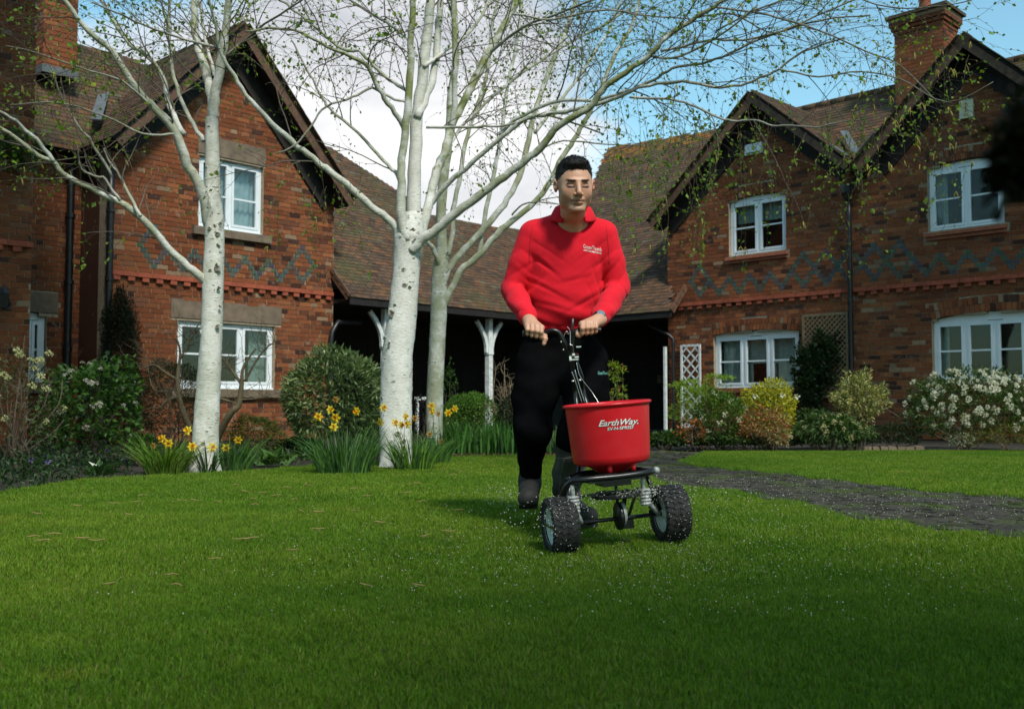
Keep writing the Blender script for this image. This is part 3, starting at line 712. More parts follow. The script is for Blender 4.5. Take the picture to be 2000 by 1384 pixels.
PR[0] = (PR[0][0], 0.0); PR[-1] = (PR[-1][0], 0.0)
ymax = max(p[1] for p in PR)
tiled(lk, OR_, aR, bR, PR, 300, name='roof', orange=lambda x, y: y > ymax - 0.75 and random.random() < 0.55 and x < PR[5][0], label='steep tiled roof slope on the right with orange lichen along its ridge')
# eaves boards, verge ends
for (O, a, P) in ((OL, aL, PL), (OR_, aR, PR)):
    xs = [p[0] for p in P if p[1] < 0.01]; mb = MB(); A = O + a * min(xs) + np.array([0, 0, -0.09]); B = O + a * max(xs) + np.array([0, 0, -0.09]); mb.box2(A, B, 0.03, 0.12); mb.build('eaves_board', M['black_timber'], lk)
vb = OR_ + aR * PR[-1][0]; mb = MB(); mb.box2(vb + aR * 0.02 - [0, 0, .03], vb + aR * 0.02 + bR * 0.72 - [0, 0, .03], 0.03, 0.13); mb.build('verge_board', M['barge'], lk)
vb = OL + aL * eaveL0; mb = MB(); mb.box2(vb - aL * 0.02 - [0, 0, .03], vb - aL * 0.02 + bL * 0.72 - [0, 0, .03], 0.03, 0.13); mb.build('verge_board', M['barge'], lk)
# boarded walls deep inside the porch, its shade put into their black
def boards(wall, u0, u1, w, z1):
    u = u0
    while u < u1: 
        mb = MB(); wall.box(mb, u, min(u + 0.195, u1), 0, z1, w - 0.03, w + random.uniform(-0.004, 0.004)); mb.build('wall_board', M['black_timber'], bw); u += 0.2
uc = float(np.dot(OR_ + aR * PR[0][0] - lw.P, lw.e))
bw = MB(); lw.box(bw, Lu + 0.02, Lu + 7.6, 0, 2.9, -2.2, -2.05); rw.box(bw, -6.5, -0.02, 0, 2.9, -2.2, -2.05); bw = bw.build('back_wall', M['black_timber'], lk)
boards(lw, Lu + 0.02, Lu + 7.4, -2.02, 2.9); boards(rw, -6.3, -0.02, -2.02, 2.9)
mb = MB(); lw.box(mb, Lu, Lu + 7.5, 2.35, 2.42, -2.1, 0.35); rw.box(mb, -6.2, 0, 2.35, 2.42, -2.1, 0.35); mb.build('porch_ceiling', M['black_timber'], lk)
# back slopes so the roofs are closed behind
for (O, a, b_, P, wl_) in ((OL, aL, bL, PL, lw), (OR_, aR, bR, PR, rw)):
    mb = MB(); tp = [p for p in P if p[1] > 1.5]
    for i in range(len(tp) - 1):
        A = O + a * tp[i][0] + b_ * tp[i][1] - [0, 0, .06]; B = O + a * tp[i + 1][0] + b_ * tp[i + 1][1] - [0, 0, .06]
        A2 = np.array([*(A - wl_.n * 3.0)[:2], 2.4]); B2 = np.array([*(B - wl_.n * 3.0)[:2], 2.4]); mb.add([A, B, B2, A2], [[0, 1, 2, 3]], (0.1, 0.07, 0.05))
    mb.build('rear_slope', M['tile'], lk)
def post(wall, x, w=0.25):
    u = wall.px(x, 700, w)[0]; ph = 0.055
    mb = MB(); wall.box(mb, u - ph, u + ph, 0, 2.3, w - ph, w + ph, jit=0.001); wall.box(mb, u - ph - .015, u + ph + .015, 1.58, 1.62, w - ph - .015, w + ph + .015); p = mb.build('post', M['white_wood'], lk)
    for s in (-1, 1):
        mb = MB(); pts = [wall.pt(u + s * (ph + 0.01 + 0.30 * t ** 2.2), 1.62 + 0.62 * t, w) for t in np.linspace(0, 1, 7)]
        for i in range(6): mb.box2(pts[i], pts[i + 1], 0.06, 0.075, up=wall.e)
        mb.build('curved_brace', M['white_wood'], p)
post(lw, 955); post(lw, 752)
mb = MB(); u_ = rw.px(1299, 700, 0.1)[0]; rw.box(mb, u_ - 0.03, u_ + 0.02, 0, 1.75, 0.06, 0.12); mb.build('door_frame', M['white_wood'], lk)
mb = MB(); u_ = rw.px(1286, 740, -1.9)[0]; z_ = rw.px(1286, 740, -1.9)[1]; rw.box(mb, u_ - 0.05, u_ + 0.05, z_ - 0.09, z_ + 0.09, -1.99, -1.93); mb.build('switch_box', M['stone'], lk)
P_ = lw.px(645, 640); pipe(lk, [lw.pt(Lu + 0.55, P_[1] + 0.12, 0.1), lw.pt(Lu + 0.02, P_[1] + 0.10, 0.1), lw.pt(Lu - 0.10, P_[1] - 0.08, 0.1)] + [lw.pt(Lu - 0.13, z, 0.1) for z in np.linspace(P_[1] - 0.3, 0, 6)], 0.045, br=False)
# trellises
tr = empty('white_trellis', rw.pt(rw.px(1352, 760)[0], 0, 0.06), 'narrow white painted diamond trellis on the right house corner', 'trellis')
def trellis(root, wall, x0, x1, ytop, zb, mat, step, lw_, fw, w=0.06):
    u0, u1 = wall.px(x0, 700)[0], wall.px(x1, 700)[0]; z1 = wall.px((x0 + x1) / 2, ytop)[1]
    for (a, b_, c, d) in ((u0, u0 + fw, zb, z1), (u1 - fw, u1, zb, z1), (u0 + fw, u1 - fw, z1 - fw, z1), (u0 + fw, u1 - fw, zb, zb + fw)):
        mb = MB(); wall.box(mb, a, b_, c, d, w - 0.012, w + 0.014); mb.build('rail', M[mat], root)
    W_, H_ = u1 - u0, z1 - zb
    for s in (1, -1):
        c = -H_
        while c < W_ + H_:
            # line u = u0 + c + t (s=1) or u0 + c + H - t, z = zb + t, clipped
            t0, t1 = (max(0, -c), min(H_, W_ - c)) if s == 1 else (max(0, c - W_ ), min(H_, c))
            if t1 - t0 > 0.03:
                A = wall.pt(u0 + (c + t0 if s == 1 else c - t0), zb + t0, w + 0.006 * s - 0.0); B = wall.pt(u0 + (c + t1 if s == 1 else c - t1), zb + t1, w + 0.006 * s)
                mb = MB(); mb.box2(A, B, 0.009, lw_, up=np.cross(B - A, wall.n)); mb.build('slat', M[mat], root)
            c += step
trellis(tr, rw, 1333, 1372, 673, 0.12, 'white_wood', 0.21, 0.03, 0.04)
tr = empty('wooden_trellis', rw.pt(rw.px(1615, 700)[0], 0, 0.06), 'tall weathered wooden lattice trellis behind the dark climber', 'trellis')
trellis(tr, rw, 1571, 1661, 612, 0.7, 'trellis_wood', 0.095, 0.024, 0.045)
# ================================================================== GROUND
m, t, b, o = newmat('soil'); c = mixc(t, noise(t, 6, 6, coord='World'), (0.018, 0.013, 0.008), (0.05, 0.038, 0.022)); t.links.new(c, b.inputs['Base Color']); b.inputs['Roughness'].default_value = 0.95
t.links.new(bump(t, noise(t, 25, 6, coord='World'), 1.0, 0.05), b.inputs['Normal']); M['soil'] = m
m, t, b, o = newmat('turf_base'); c = mixc(t, noise(t, 14, 5, coord='World'), (0.020, 0.045, 0.006), (0.04, 0.085, 0.012)); t.links.new(c, b.inputs['Base Color']); b.inputs['Roughness'].default_value = 0.95
t.links.new(bump(t, noise(t, 200, 3, coord='World'), 1.0, 0.02), b.inputs['Normal']); M['turf'] = m
mb = MB(); mb.add([[-400, -300, -0.12], [400, -300, -0.12], [400, 700, -0.12], [-400, 700, -0.12]], [[0, 1, 2, 3]]); mb.build('ground', M['turf'], kind='structure')
mb = MB(); mb.add([[-12, 5, -0.014], [12, 5, -0.014], [14, 30, -0.014], [-14, 30, -0.014]], [[0, 1, 2, 3]]); mb.build('soil', M['soil'], kind='structure')
LAWN1 = [gnd(x, y)[:2] for x, y in ((-500, 1020), (0, 960), (90, 948), (180, 937), (289, 930), (400, 924), (500, 920), (600, 911), (740, 903), (870, 893), (1010, 890), (1130, 891), (1180, 905), (1265, 936), (1335, 951), (1468, 965), (1563, 990), (1696, 1016), (1829, 1035), (2000, 1050), (2500, 1100))] + [np.array([6.0, 1.0]), np.array([6.0, -5.0]), np.array([-6.0, -5.0]), np.array([-6, 4.0])]
LAWN2 = [gnd(x, y)[:2] for x, y in ((1331, 905), (1411, 917), (1544, 928), (1696, 947), (1848, 965), (2000, 974), (2300, 1000), (2600, 883), (2000, 882), (1700, 882), (1385, 883))]
def turf_sheet(poly, name, zoff=0.0):
    P = np.array(poly); x0, y0 = P.min(0); x1, y1 = P.max(0); st = 0.2; mb = MB()
    V = {}; F = []; L = []
    nx, ny = int((x1 - x0) / st) + 1, int((y1 - y0) / st) + 1
    for i in range(nx):
        for j in range(ny):
            if inpoly(x0 + (i + .5) * st, y0 + (j + .5) * st, P):
                f = []
                for a, b_ in ((i, j), (i + 1, j), (i + 1, j + 1), (i, j + 1)):
                    if (a, b_) not in V:
                        V[(a, b_)] = len(L); x, y = x0 + a * st, y0 + b_ * st; L.append([x, y, H(x, y) + zoff])
                    f.append(V[(a, b_)])
                F.append(f)
    mb.add(L, F); return mb.build(name, M['turf'], kind='structure', smooth=True)
turf_sheet(LAWN1, 'lawn'); turf_sheet(LAWN2, 'far_lawn', 0.004)
# ---- paved path of dark blocks
m, t, b, o = newmat('paving'); c = attr(t); c = mixc(t, rng(t, noise(t, 30, 5, coord='World'), 0.3, 0.7), c, (0.5, 0.5, 0.45), 'MULTIPLY')
c = mixc(t, rng(t, noise(t, 2.2, 6, coord='World'), 0.50, 0.66, 0, 0.8), c, (0.055, 0.085, 0.015)); c = mixc(t, rng(t, noise(t, 9, 6, coord='World'), 0.63, 0.7, 0, 0.6), c, (0.10, 0.07, 0.03))
t.links.new(c, b.inputs['Base Color']); b.inputs['Roughness'].default_value = 0.95; b.inputs['Specular IOR Level'].default_value = 0.05; t.links.new(bump(t, noise(t, 60, 5, coord='World'), 1.0, 0.012), b.inputs['Normal']); M['paving'] = m
PATH = [gnd(x, y)[:2] for x, y in ((1120, 884), (1160, 900), (1250, 935), (1335, 955), (1468, 970), (1563, 994), (1696, 1021), (1829, 1040), (2000, 1056), (2400, 1100), (2600, 1020), (2000, 970), (1848, 961), (1696, 944), (1544, 925), (1411, 914), (1331, 903), (1300, 898), (1380, 884.5), (1250, 878))]
mb = MB(); mb.add([[*p, -0.001] for p in PATH], [list(range(len(PATH)))[::-1]], (0.07, 0.065, 0.055)); pth = mb.build('path', M['paving'], kind='structure')
pv = []; Pn = np.array(PATH); ang = math.radians(-38); ca, sa = math.cos(ang), math.sin(ang)
for i in range(-140, 340):
    for j in range(-120, 160):
        x = (i + (0.5 if j % 2 else 0)) * 0.108; y = j * 0.105; X, Y = x * ca - y * sa + 3, x * sa + y * ca + 6
        if Y > 2 and Y < 14 and X < 0.62 * Y + 1.2 and inpoly(X, Y, Pn): pv.append((X, Y))
pv.sort(key=lambda p: p[1] + random.uniform(0, .3))
_pm = []
for k in range(8):
    g = random.uniform(0.6, 1.2); mb = MB(); mb.box((0, 0, -0.02), np.eye(3), [0.051, 0.050, 0.024], (0.085 * g, 0.080 * g, 0.070 * g), 0.003); me = mb.mesh('paver'); me.materials.append(M['paving']); _pm.append(me)
Rp = rotz(ang); inview = [p for p in pv if p[0] < 0.515 * p[1]]; s300 = set(inview[:300]); st = MB()
for p in pv:
    z = random.uniform(-0.002, 0.004); Rp = rotz(ang + random.uniform(-.2, .2))
    if p in s300: inst('paver', random.choice(_pm), pth, (p[0], p[1], z), Rp)
    else:
        g = random.uniform(0.6, 1.2); st.box((p[0], p[1], z - 0.02), Rp.T, [0.051, 0.050, 0.024], (0.085 * g, 0.080 * g, 0.070 * g), 0.003)
st.build('paving_blocks', M['paving'], pth, kind='stuff')
# stone edging at the back of the far lawn
for i in range(9):
    p = gnd(1660 + i * 17, 880.5); mb = MB(); w_ = 0.045 + random.uniform(-.008, .008); mb.box((p[0], p[1] + 0.05, 0.02), rotz(random.uniform(-.1, .1)), [w_, 0.05, 0.035], (1, 1, 1), 0.006)
    mb.build('edging_stone', M['stone'], kind='thing', label=('first', 'second', 'third', 'fourth', 'fifth', 'sixth', 'seventh', 'eighth', 'ninth')[i] + ' grey edging stone from the left, in the row behind the far lawn', cat='edging stone', group='edging stones behind the far lawn')
# ================================================================== BIRCHES
m, t, b, o = newmat('birch_bark')
c0 = attr(t)                                                     # r: trunk white .. g: greenish algae .. (b) spare
sep = nn(t, 'ShaderNodeSeparateColor'); t.links.new(c0, sep.inputs[0])
base = mixc(t, rng(t, noise(t, 5, 5), 0.35, 0.7), (0.66, 0.645, 0.60), (0.80, 0.79, 0.76))
base = mixc(t, rng(t, noise(t, 26, 5, mscale=(1, 1, 5.5)), 0.50, 0.66, 0, 0.55), base, (0.42, 0.38, 0.31))
lent = noise(t, 16, 4, mscale=(1, 1, 12)); base = mixc(t, rng(t, lent, 0.60, 0.68, 0, 0.75), base, (0.14, 0.12, 0.095))
knot = noise(t, 3.1, 5, 0.6, mscale=(1, 1, 1.3)); base = mixc(t, rng(t, knot, 0.70, 0.74, 0, 0.9), base, (0.035, 0.03, 0.022))
gr = nn(t, 'ShaderNodeMath', operation='MULTIPLY'); t.links.new(rng(t, noise(t, 7, 5), 0.30, 0.55), gr.inputs[0]); t.links.new(sep.outputs[1], gr.inputs[1])
base = mixc(t, gr.outputs[0], base, (0.21, 0.23, 0.09)); base = mixc(t, sep.outputs[2], base, (0.10, 0.085, 0.065))
t.links.new(base, b.inputs['Base Color']); b.inputs['Roughness'].default_value = 0.75; b.inputs['Specular IOR Level'].default_value = 0.25
ad = nn(t, 'ShaderNodeMath', operation='MULTIPLY_ADD'); t.links.new(lent, ad.inputs[0]); ad.inputs[1].default_value = -1.5; t.links.new(noise(t, 40, 5, mscale=(1, 1, 3)), ad.inputs[2])
t.links.new(bump(t, ad.outputs[0], 0.6, 0.006), b.inputs['Normal']); M['bark'] = m
M['birch_leaf'] = leafmat('birch_leaf', 0.45, 0.5, 0.3)
def crom(P, W, sub=5):
    P = np.array(P); W = np.array(W); out = []; ow = []
    for i in range(len(P) - 1):
        p0, p1, p2, p3 = P[max(i - 1, 0)], P[i], P[i + 1], P[min(i + 2, len(P) - 1)]
        for k in range(sub):
            u = k / sub; out.append(.5 * ((2 * p1) + (-p0 + p2) * u + (2 * p0 - 5 * p1 + 4 * p2 - p3) * u * u + (-p0 + 3 * p1 - 3 * p2 + p3) * u ** 3)); ow.append(W[i] + (W[i + 1] - W[i]) * u)
    out.append(P[-1]); ow.append(W[-1]); return np.array(out), np.array(ow)
class Tree:
    def __init__(s, name, base, Yb, label):
        s.o = empty(name, (*base[:2], 0), label, 'birch tree', 'white-barked birches on the lawn'); s.Y = Yb; s.tw = MB(); s.lv = []; s.cat = []; s.lines = []; s.tg = .3
    def limb(s, pts, w0, w1, Y0, Y1, name='limb', green=0.4, n=10, spawn=1.0, ext=0.0, start=0.1, dark=0.0):
        """pts pixels; widths in pixels at both ends; depth from Y0 to Y1"""
        m = len(pts); L = np.cumsum([0] + [math.dist(pts[i], pts[i + 1]) for i in range(m - 1)]); L = L / L[-1]
        P = [at(x, y, Y0 + (Y1 - Y0) * l) for (x, y), l in zip(pts, L)]; R = [(w0 + (w1 - w0) * l) / 2 * (Y0 + (Y1 - Y0) * l) / FPX for l in L]
        if ext > 0:
            d = P[-1] - P[-2]; d /= np.linalg.norm(d); r = R[-1]; p = P[-1]
            for k in range(int(ext / .35)): d = d + RNG.normal(0, .08, 3) + [0, 0, .03]; d /= np.linalg.norm(d); p = p + d * .35; r *= .86; P.append(p); R.append(r)
        P, R = crom(P, R, 4 if name == 'limb' else 6)
        if name != 'trunk': P[1:-1] += RNG.normal(0, .35, (len(P) - 2, 3)) * np.minimum(R[1:-1], .012)[:, None]
        R = R * (1 + RNG.normal(0, .03, len(R)))
        f = np.linspace(0, 1, len(P)); dk = np.clip((0.016 - R) / 0.012, 0, 1) * .85; gg = s.tg + (min(1, green + .3) - s.tg) * np.clip(f / .35, 0, 1); C = np.stack([np.ones(len(P)), gg, np.maximum(dk, dark * f)], 1)
        q = MB(); q.tube(P, R, n, C); o_ = q.build(name, M['bark'], s.o, smooth=True)
        if spawn > 0: s.spawn(P, R, spawn, start)
        s.lines.append((P, R)); return o_
    def spawn(s, P, R, dens, start=0.1):
        D = np.linalg.norm(np.diff(P, axis=0), axis=1); acc = 0; tot = D.sum(); run = 0
        for i in range(len(P) - 1):
            run += D[i]; acc += D[i] * dens * 9.5
            if run / tot < start: acc = 0; continue
            while acc > 0:
                if RNG.random() < min(1, acc):
                    t_ = P[i + 1] - P[i]; t_ /= np.linalg.norm(t_) + 1e-9; q = RNG.normal(0, 1, 3); q -= t_ * np.dot(q, t_); q /= np.linalg.norm(q)
                    d = t_ * RNG.uniform(.5, 1.0) + q * RNG.uniform(.5, 1.0) + [0, 0, .15]; L = RNG.uniform(.35, 1.15)
                    s.twig(P[i], d / np.linalg.norm(d), L, min(R[i] * .5, .0035 + .004 * L), 0)
                acc -= 1
    def twig(s, p, d, L, r, lev, droop=None):
        step = .075 if lev < 2 else .045; n = max(2, int(L / step)); P = [p]; dr = (.035, .075, .05)[lev] if droop is None else droop; R = [r]
        for i in range(n):
            d = d + RNG.normal(0, .15 if lev else .11, 3) - [0, 0, dr * (0.4 + 1.2 * i / n)]; d = d / np.linalg.norm(d); p = p + d * step
            P.append(p); R.append(r * (1 - .75 * (i + 1) / n))
            if lev < 2 and i > 0 and RNG.random() < (.62, .45)[lev]:
                q = RNG.normal(0, 1, 3); q -= d * np.dot(q, d); q /= np.linalg.norm(q); e = d * .8 + q * .75; e /= np.linalg.norm(e)
                s.twig(p, e, L * RNG.uniform(.28, .6) if lev == 0 else RNG.uniform(.09, .28), R[-1] * .6, lev + 1, droop)
            if lev > 0 and RNG.random() < (.36 if lev == 1 else .60): s.lv.append((p, d))
            if lev == 1 and RNG.random() < .010: s.cat.append(p)
        if lev > 0: s.lv.append((p, d))
        if lev == 0 and RNG.random() < .3: s.cat.append(p)
        c = (0.055, 0.036, 0.028) if r < .0035 else (0.13, 0.105, 0.08)
        s.tw.tube(P, np.maximum(R, .0011), 3 if lev else 5, c, cap=False)
    def strand(s, x, y, Y, L, lean=0):
        """a long hanging shoot with leaves and catkins"""
        p = at(x, y, Y); n = int(L / .06); P = [p]; d = np.array([RNG.normal(lean, .25), RNG.normal(0, .2), -.7])
        for i in range(n):
            d = d + RNG.normal(0, .10, 3) + [0, 0, -.10]; d /= np.linalg.norm(d); p = p + d * .06; P.append(p)
            for _ in range(2):
                if RNG.random() < .6: s.lv.append((p + RNG.normal(0, .008, 3), d))
            if RNG.random() < .35:
                e = d * .6 + RNG.normal(0, .6, 3); s.twig(p, e / np.linalg.norm(e), RNG.uniform(.07, .2), .0016, 2)
            if RNG.random() < .05: s.cat.append(p)
        s.tw.tube(P, np.linspace(.0024, .0010, len(P)), 3, (0.09, 0.06, 0.04), cap=False)
    def finish(s, size=.024):
        s.tw.build('twigs', M['twig'], s.o, smooth=True, kind='stuff')
        n = len(s.lv); P = np.array([l[0] for l in s.lv]); D = np.array([l[1] for l in s.lv]); D = D + RNG.normal(0, .6, (n, 3)) + [0, 0, -.15]; D /= np.linalg.norm(D, axis=1)[:, None]
        sd = np.cross(D, RNG.normal(0, 1, (n, 3))); sd /= np.linalg.norm(sd, axis=1)[:, None]; up = np.cross(sd, D)
        z = size * RNG.uniform(.35, 1.25, n)[:, None] * np.where(RNG.random((n, 1)) < .25, 1.35, .85)
        V = np.stack([P, P + D * z * .45 + sd * z * .36 + up * z * .10, P + D * z * 1.05, P + D * z * .45 - sd * z * .36 + up * z * .10], 1).reshape(-1, 3)
        k = np.arange(n)[:, None] * 4; F = np.concatenate([k + [[0, 1, 2]], k + [[0, 2, 3]]])
        base = np.array([0.16, 0.26, 0.035]) * RNG.uniform(.5, 1.35, (n, 1)) * np.stack([RNG.uniform(.8, 1.25, n), np.ones(n), RNG.uniform(.6, 1.3, n)], 1)
        q = MB(); q.add(V, F, np.repeat(base, 4, 0)); q.build('foliage', M['birch_leaf'], s.o, kind='stuff')
        if s.cat:
            q = MB()
            for p in s.cat:
                for _ in range(RNG.integers(1, 4)):
                    L = RNG.uniform(.035, .07); w = RNG.normal(0, .012, 3); w[2] = 0; P_ = [p, p + w * .6 - [0, 0, L * .3], p + w - [0, 0, L * .7], p + w * 1.1 - [0, 0, L]]; q.tube(P_, [.0015, .0035, .0038, .0015], 5, np.array([0.30, 0.24, 0.045]) * RNG.uniform(.7, 1.2))
            q.build('catkins', M['twig'], s.o, kind='stuff', smooth=True)
def trunk_w(s, pts, Y, green, n=28):
    s.tg = green; P, W_ = [at(x, y, Y + dy) for x, y, w, dy in pts], [w / 2 * Y / FPX for x, y, w, dy in pts]
    P, R = crom(P, W_, 8); P[0][2] = -.06; q = MB(); T = []
    a = np.arange(n) / n * 2 * PI; V = []
    for i, (p, r) in enumerate(zip(P, R)):
        ph = p[2] * 3.1; rr = r * (1 + .035 * np.sin(2 * a + ph) + .025 * np.sin(3 * a + 1.7 * ph + 1) + .012 * np.sin(7 * a + 9 * ph) + .010 * RNG.normal(0, 1, n))
        if p[2] < .14: rr = rr * (1 + (.14 - p[2]) * .9 * (1 + .6 * np.sin(5 * a + 1)))
        V.append(np.stack([p[0] + rr * np.cos(a), p[1] + rr * np.sin(a), np.full(n, p[2]) + 0 * a], 1))
    i = np.arange(len(P) - 1)[:, None] * n; j = np.arange(n)[None]; k = (j + 1) % n
    q.add(np.concatenate(V), np.stack([i + j, i + k, i + n + k, i + n + j], -1).reshape(-1, 4), (1, green, 0)); o_ = q.build('trunk', M['bark'], s.o, smooth=True)
    # old branch scars and flakes of peeling bark
    for _ in range(int(len(P) * .09)):
        i = RNG.integers(4, len(P) - 2); aa = RNG.uniform(-PI * .95, -PI * .05); d = np.array([math.cos(aa), math.sin(aa), 0]); c = P[i] + d * R[i] * .99; sdv = np.array([-d[1], d[0], 0]); sz = RNG.uniform(.010, .026)
        m2 = MB(); m2.lathe([(.0001, .004), (.5, .003), (.62, .007), (.85, .006), (1.05, -.004)], c, np.array([sdv * sz * 1.15, np.array([0, 0, 1.]) * sz, d]), 12, (1, .5, 1)); m2.V[0][:12 * 2] += 0; C = m2.C[0]; C[:, 2] = np.repeat([1, 1, .55, .25, 0], 12); m2.build('bark_scar', M['bark'], o_, smooth=True)
    fl = MB()
    for _ in range(150):
        i = RNG.integers(2, len(P) - 1); aa = RNG.uniform(0, 2 * PI); d = np.array([math.cos(aa), math.sin(aa), 0]); sdv = np.array([-d[1], d[0], 0]); c = P[i] + d * R[i]; w, h_ = RNG.uniform(.006, .022), RNG.uniform(.004, .014); up = np.array([0, 0, 1.]); li = RNG.uniform(.003, .011)
        fl.add([c - sdv * w - up * h_ * .3, c + sdv * w - up * h_ * .4, c + sdv * w * .8 + up * h_ + d * li, c - sdv * w * .6 + up * h_ * .8 + d * li * .6], [[0, 1, 2, 3]], (1, .2, RNG.uniform(0, .4)))
    fl.build('peeling_bark', M['bark'], o_, kind='stuff'); return o_
def scars(tree, Y, r, L):
    for x, y, sz, el in L:
        c = at(x, y, Y - r); d = np.array([0, -1., 0]); m2 = MB(); sdv = np.array([1., 0, 0])
        m2.lathe([(.0001, .006), (.45, .004), (.6, .012), (.85, .008), (1.2, -.012)], c, np.array([sdv * sz * el, np.array([.15, 0, 1.]) * sz / el, d]), 14, (1, .5, 1)); C = m2.C[0]; C[:, 2] = np.repeat([1, 1, .7, .35, 0], 14); v = m2.V[0]; v[:, 2] += .35 * sz * np.sin(v[:, 0] * 160 + y); v[:, 0] += .25 * sz * np.sin(v[:, 2] * 190 + x)
        m2.build('bark_scar', M['bark'], tree.o, smooth=True)
# ---- A, the birch on the left
YA = 8.75; TA = Tree('birch_tree', at(400, 918, YA), YA, 'left birch with a single long limb low on its left, standing before the lower window')
trunk_w(TA, [(399, 930, 56, 0), (400, 900, 50, 0), (402, 850, 48, 0), (406, 780, 46, 0), (410, 700, 44, 0), (414, 620, 42, 0), (417, 540, 41, 0), (419, 470, 37, 0), (417, 420, 36, 0), (415, 361, 29, 0), (415, 300, 27, 0), (414, 230, 25, 0)], YA, .35)
Lm = TA.limb
Lm([(414, 235), (413, 190), (405, 150), (396, 119), (383, 72), (378, 0)], 20, 13, YA, YA + .2, ext=2.2, spawn=1.2)
Lm([(416, 232), (420, 185), (428, 140), (439, 72), (447, 0)], 22, 14, YA, YA - .2, ext=2.5, spawn=1.2)
Lm([(408, 440), (397, 382), (380, 345), (365, 318), (340, 253), (296, 206), (253, 155), (217, 98), (173, 61), (130, 7)], 22, 9, YA, YA - .9, ext=1.5, spawn=1.3, start=.25)
Lm([(412, 560), (385, 535), (343, 500), (282, 430), (231, 394), (173, 365), (123, 340), (105, 318), (72, 300), (0, 249), (-60, 215)], 17, 6, YA, YA - 1.3, spawn=.8, start=.3)
Lm([(105, 316), (79, 282), (40, 245), (0, 217), (-50, 190)], 9, 4, YA - 1.0, YA - 1.4, spawn=1.0)
Lm([(275, 422), (255, 385), (235, 343), (214, 316), (203, 290)], 7, 3, YA - .55, YA - .3, spawn=1.3)
Lm([(235, 392), (205, 350), (190, 345), (160, 330), (150, 282)], 6, 2.5, YA - .6, YA - .9, spawn=1.2)
Lm([(218, 345), (180, 278), (159, 253), (120, 190), (100, 130)], 6, 2.5, YA - .5, YA - .9, spawn=1.2)
Lm([(360, 262), (332, 210), (318, 155), (289, 108), (253, 87), (217, 33), (192, -10)], 11, 6, YA - .1, YA + .5, ext=1, spawn=1.3)
Lm([(397, 275), (370, 230), (345, 170), (332, 100), (330, 40), (335, -20)], 9, 5, YA, YA + .6, ext=1, spawn=1.3)
Lm([(421, 150), (405, 95), (395, 40), (390, -10)], 8, 5, YA, YA + .7, ext=.8, spawn=1.2)
Lm([(420, 92), (340, 70), (260, 40), (180, 5)], 6, 3, YA - .1, YA - 1.0, spawn=1.3); Lm([(296, 206), (240, 160), (150, 130), (60, 100), (10, 90)], 5, 2, YA - .5, YA - 1.3, spawn=1.4)
Lm([(340, 262), (280, 262), (200, 225), (110, 200), (20, 205)], 5, 2, YA - .5, YA - 1.2, spawn=1.1); Lm([(430, 120), (500, 60), (560, 20), (620, -20)], 6, 3, YA, YA - .9, spawn=1.3)
scars(TA, YA, .075, [(424, 456, .024, 1), (426, 478, .012, 1.2), (420, 440, .014, 1)]); scars(TA, YA, .092, [(424, 522, .032, .7), (427, 562, .014, 1), (425, 637, .018, .9), (430, 598, .010, 1), (409, 446, .016, 1)])
# ---- B, the stout birch in the middle
YB = 9.15; TB = Tree('birch_tree', at(773, 912, YB), YB, 'stout middle birch whose limbs fan out over the man from a knotted fork')
trunk_w(TB, [(772, 925, 64, 0), (773, 900, 60, 0), (773, 845, 60, 0), (774, 790, 60, 0), (775, 740, 61, 0), (776, 690, 60, 0), (782, 640, 61, 0), (789, 580, 56, 0), (794, 530, 53, 0), (797, 490, 55, 0), (800, 462, 62, 0), (803, 440, 52, 0), (808, 415, 34, .02)], YB, .12)
Lm = TB.limb
Lm([(809, 440), (809, 358), (812, 277), (817, 208), (828, 121), (838, 35), (842, -10)], 29, 18, YB, YB + .1, ext=2.8, spawn=1.0, green=.2, start=.3)
Lm([(815, 230), (840, 170), (850, 130), (856, 60), (862, -5)], 16, 12, YB, YB + .4, ext=2.5, spawn=1.0, start=.3)
Lm([(785, 480), (766, 436), (724, 402), (685, 368), (651, 340), (620, 316), (581, 285), (530, 240), (480, 185), (452, 140), (433, 105), (420, 50)], 17, 6, YB, YB - .9, ext=.4, spawn=.7, green=.2, start=.35)
Lm([(797, 470), (784, 425), (784, 370), (785, 312), (793, 243), (800, 173), (802, 87), (807, 0)], 19, 12, YB - .1, YB - .3, ext=2, spawn=1.0, green=.8, start=.3)
Lm([(820, 470), (828, 436), (841, 384), (854, 332), (869, 295), (883, 243), (908, 194), (949, 114), (977, 62), (1005, 10)], 19, 14, YB, YB + .5, ext=2.4, spawn=1.0, green=.7, start=.3)
Lm([(882, 248), (887, 208), (888, 139), (887, 60), (885, -10)], 12, 9, YB + .2, YB, ext=2, spawn=1.0, green=.8, start=.1)
Lm([(805, 490), (823, 470), (854, 446), (893, 415), (945, 376), (984, 345), (1036, 306), (1060, 285), (1092, 245), (1148, 213), (1176, 176), (1208, 150), (1266, 111), (1298, 76), (1347, 42), (1393, 14), (1450, -20)], 19, 7, YB - .1, YB - 1.3, ext=.8, spawn=1.2, green=.8, start=.35)
Lm([(838, 408), (846, 392), (880, 353), (919, 322), (966, 280), (1000, 252), (1035, 229), (1092, 220), (1139, 210), (1196, 194), (1266, 166), (1335, 160), (1393, 169), (1447, 167), (1484, 152), (1521, 135), (1570, 100), (1650, 75)], 11, 3.5, YB + .1, YB - 1.6, spawn=1.1, green=.3, start=.3)
Lm([(975, 262), (1000, 240), (1046, 213), (1102, 196), (1162, 196), (1215, 180), (1277, 157), (1312, 134), (1370, 125), (1428, 104), (1500, 70), (1600, 40), (1700, 30)], 8, 3, YB - .2, YB - 1.5, spawn=1.2, green=.3, start=.15)
